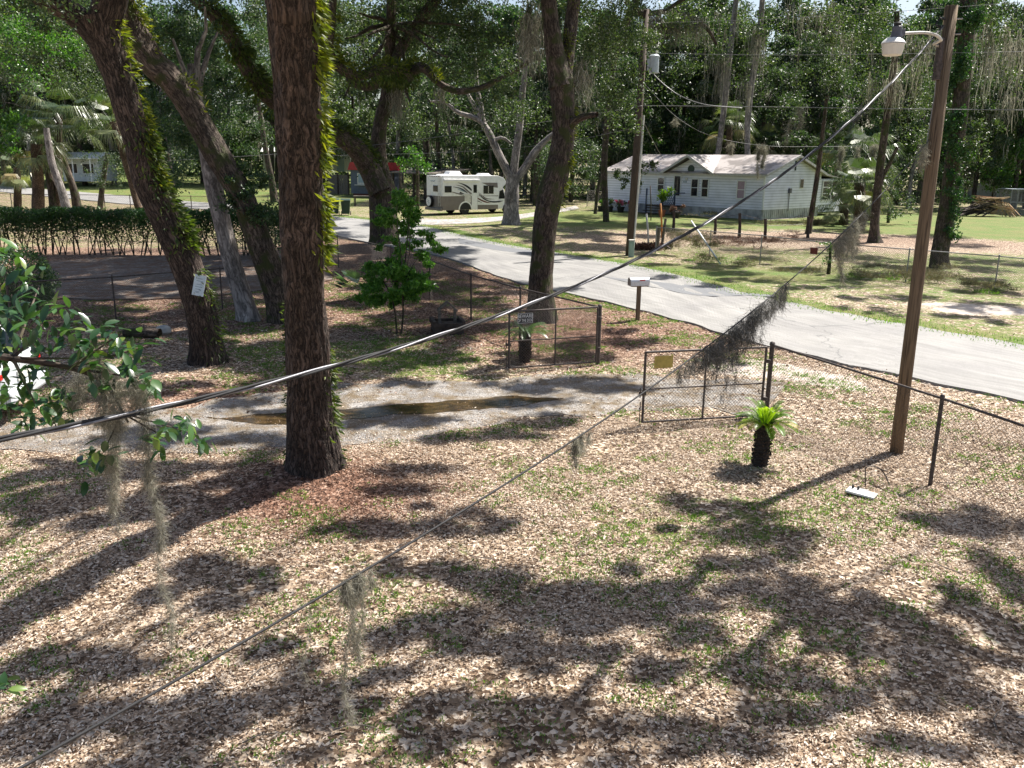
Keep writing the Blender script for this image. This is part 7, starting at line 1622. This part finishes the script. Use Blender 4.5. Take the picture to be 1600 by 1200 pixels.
for k in range(6):
    P = forest_proto(k, None, k < 4); C = [Vector((0, 0, -.2)), Vector((random.uniform(-.4, .4), 0, 4)), Vector((random.uniform(-1, 1), .2, 9)), Vector((random.uniform(-1.5, 1.5), 0, 13 if k < 4 else 10))]
    t = thing('forest_tree', (0, 0, 0), 'x', 'tree')
    limbs('trunk', [(C, [.28, .22, .16, .07])]+twigs(C[2], [C[2]+Vector((random.uniform(-3, 3), random.uniform(-3, 3), random.uniform(1, 4))) for _ in range(5)], .1, .03), M['barkd'] if k % 3 else M['barkg'], t, (0, 0, 0), nside=9, step=.8)
    leaves('crown', P, .3, .16, fl_mats[k], t)
    T = P[rs.randint(0, len(P), 60)]
    moss('moss', T, rs.uniform(1, 3.0, 60), M['moss'], t, w=.07, per=5, spread=.12, curl=.09, seg=6)
    base_t.append(t)
LAB = ['dense dark oak of the wood behind the houses', 'moss-hung oak of the wood behind the houses', 'dark leafy oak of the wood behind the houses', 'grey-green oak of the wood behind the houses', 'low dark tree of the wood behind the houses', 'low bright green tree of the wood behind the houses']
for k in range(6): prop(base_t[k], LAB[k], 'tree', 'trees of the wood behind the houses')
used = [False]*6; pos = []
rr = random.Random(11)
for row, (y0, cnt, sc0) in enumerate(((84, 30, .85), (97, 34, 1.0), (112, 36, 1.15))):
    for i in range(cnt):
        px = -120+1840*(i+.5+rr.uniform(-.35, .35))/cnt; Y = y0+rr.uniform(-4, 4); x = at(px, 300, Y).x
        if row == 0 and (940 < px < 1330 and Y < 92): Y += 9; x = at(px, 300, Y).x
        if row == 0 and (500 < px < 640): continue
        if px < 470 and row < 1: continue
        if 380 < px < 620 and row < 2: continue
        if px < 380 and row == 1: Y += 8; x = at(px, 300, Y).x
        pos.append((x, Y, sc0, row))
for x, Y, s, row in pos:
    k = rr.choice((0, 1, 2, 3)) if row else rr.choice((0, 1, 2, 3, 4, 4, 5)); t = base_t[k]
    if used[k]: t = copy_tree(base_t[k])
    used[k] = True
    t.location = (x, Y, hz(x, Y)-.1); t.rotation_euler = (0, 0, rr.uniform(0, 6.28)); s2 = s*rr.uniform(.85, 1.15); t.scale = (s2*rr.uniform(.9, 1.15), s2, s2)
for k in range(6):
    if not used[k]: base_t[k].location = (40+k*8, 118, hz(40, 118))
# far wood as one mass, with thin dark trunks
m = 90000; x = rs.uniform(-130, 130, m); y = 128+rs.uniform(0, 14, m); cl = .5+.5*np.sin(x*.31+np.sin(y*.7))*np.sin(x*.13+1.3); z = rs.uniform(0, 1, m)*(19+6*cl+3*np.sin(x*.9)); P = np.stack([x, y, hgt(x, y)+z], 1); q = rs.randint(0, 1400, m)
cc_ = np.stack([rs.uniform(-130, 130, 1400), 128+rs.uniform(0, 14, 1400), rs.uniform(0, 1, 1400)], 1); cc_[:, 2] = hgt(cc_[:, 0], cc_[:, 1])+cc_[:, 2]*(19+5*np.sin(cc_[:, 0]*.17)+3*np.sin(cc_[:, 0]*.47))
P2 = cc_[q]+rs.normal(size=(m, 3))*np.array([1.6, 1.2, 1.0]); P2[:, 2] = np.maximum(P2[:, 2], .3)
prop(leaves('far_wood', P2, .75, .42, M['forestleaf']), 'dark distant wood closing off the view behind all trees', 'wood', kind='stuff')
# undergrowth in the shade at the wood's edge
m = 26000; px = rs.uniform(-100, 1700, m); Y = 90+rs.uniform(-4, 24, m); x = (px-800)/F*Y*1.02; ok = ~((px > 380) & (px < 640) & (Y < 112)) & ~((px > 930) & (px < 1330) & (Y < 96)) & ~((px < 420) & (Y < 108)) & ~((px > 1480) & (Y < 103)); x, Y = x[ok], Y[ok]
P = np.stack([x, Y, hgt(x, Y)+np.abs(rs.normal(size=len(x)))*(1.0+.6*np.sin(x*.6))], 1); prop(leaves('undergrowth', P, .3, .17, M['forestleaf']), 'dark undergrowth along the edge of the wood', 'undergrowth', kind='stuff')
# ------------------------------------------------------------------ light, sky, camera
w = bpy.data.worlds.new('World'); sc.world = w; w.use_nodes = True; nt = w.node_tree; nt.nodes.clear()
sky = nt.nodes.new('ShaderNodeTexSky'); sky.sky_type = 'NISHITA'; sky.sun_disc = False; sky.sun_elevation = SEL; sky.sun_rotation = math.atan2(SAZ.x, SAZ.y); sky.air_density = 1.0; sky.dust_density = 2.5; sky.ozone_density = 1.0
bg = nt.nodes.new('ShaderNodeBackground'); bg.inputs[1].default_value = .072; ow = nt.nodes.new('ShaderNodeOutputWorld'); nt.links.new(sky.outputs[0], bg.inputs[0]); nt.links.new(bg.outputs[0], ow.inputs[0])
sd = bpy.data.lights.new('sun', 'SUN'); sd.energy = 5.0; sd.angle = R(.6); sd.color = (1, .95, .87); so = bpy.data.objects.new('sun', sd); COL.objects.link(so); so.rotation_euler = (-SUN).to_track_quat('-Z', 'Y').to_euler()
cd = bpy.data.cameras.new('camera'); cd.sensor_width = 36; cd.lens = 36*F/1600; cd.clip_end = 3000; cd.clip_start = .05
co = bpy.data.objects.new('camera', cd); COL.objects.link(co); sc.camera = co
m = Matrix.Translation((0, 0, H)) @ Matrix.Rotation(R(90)-PITCH, 4, 'X') @ Matrix.Rotation(ROLL, 4, 'Z')
co.matrix_world = m
sc.view_settings.view_transform = 'Standard'; sc.view_settings.look = 'None'; sc.view_settings.exposure = 1.2; sc.view_settings.gamma = 1
sc.cycles.max_bounces = 5; sc.cycles.diffuse_bounces = 3; sc.cycles.glossy_bounces = 2; sc.cycles.transmission_bounces = 3; sc.cycles.transparent_max_bounces = 4
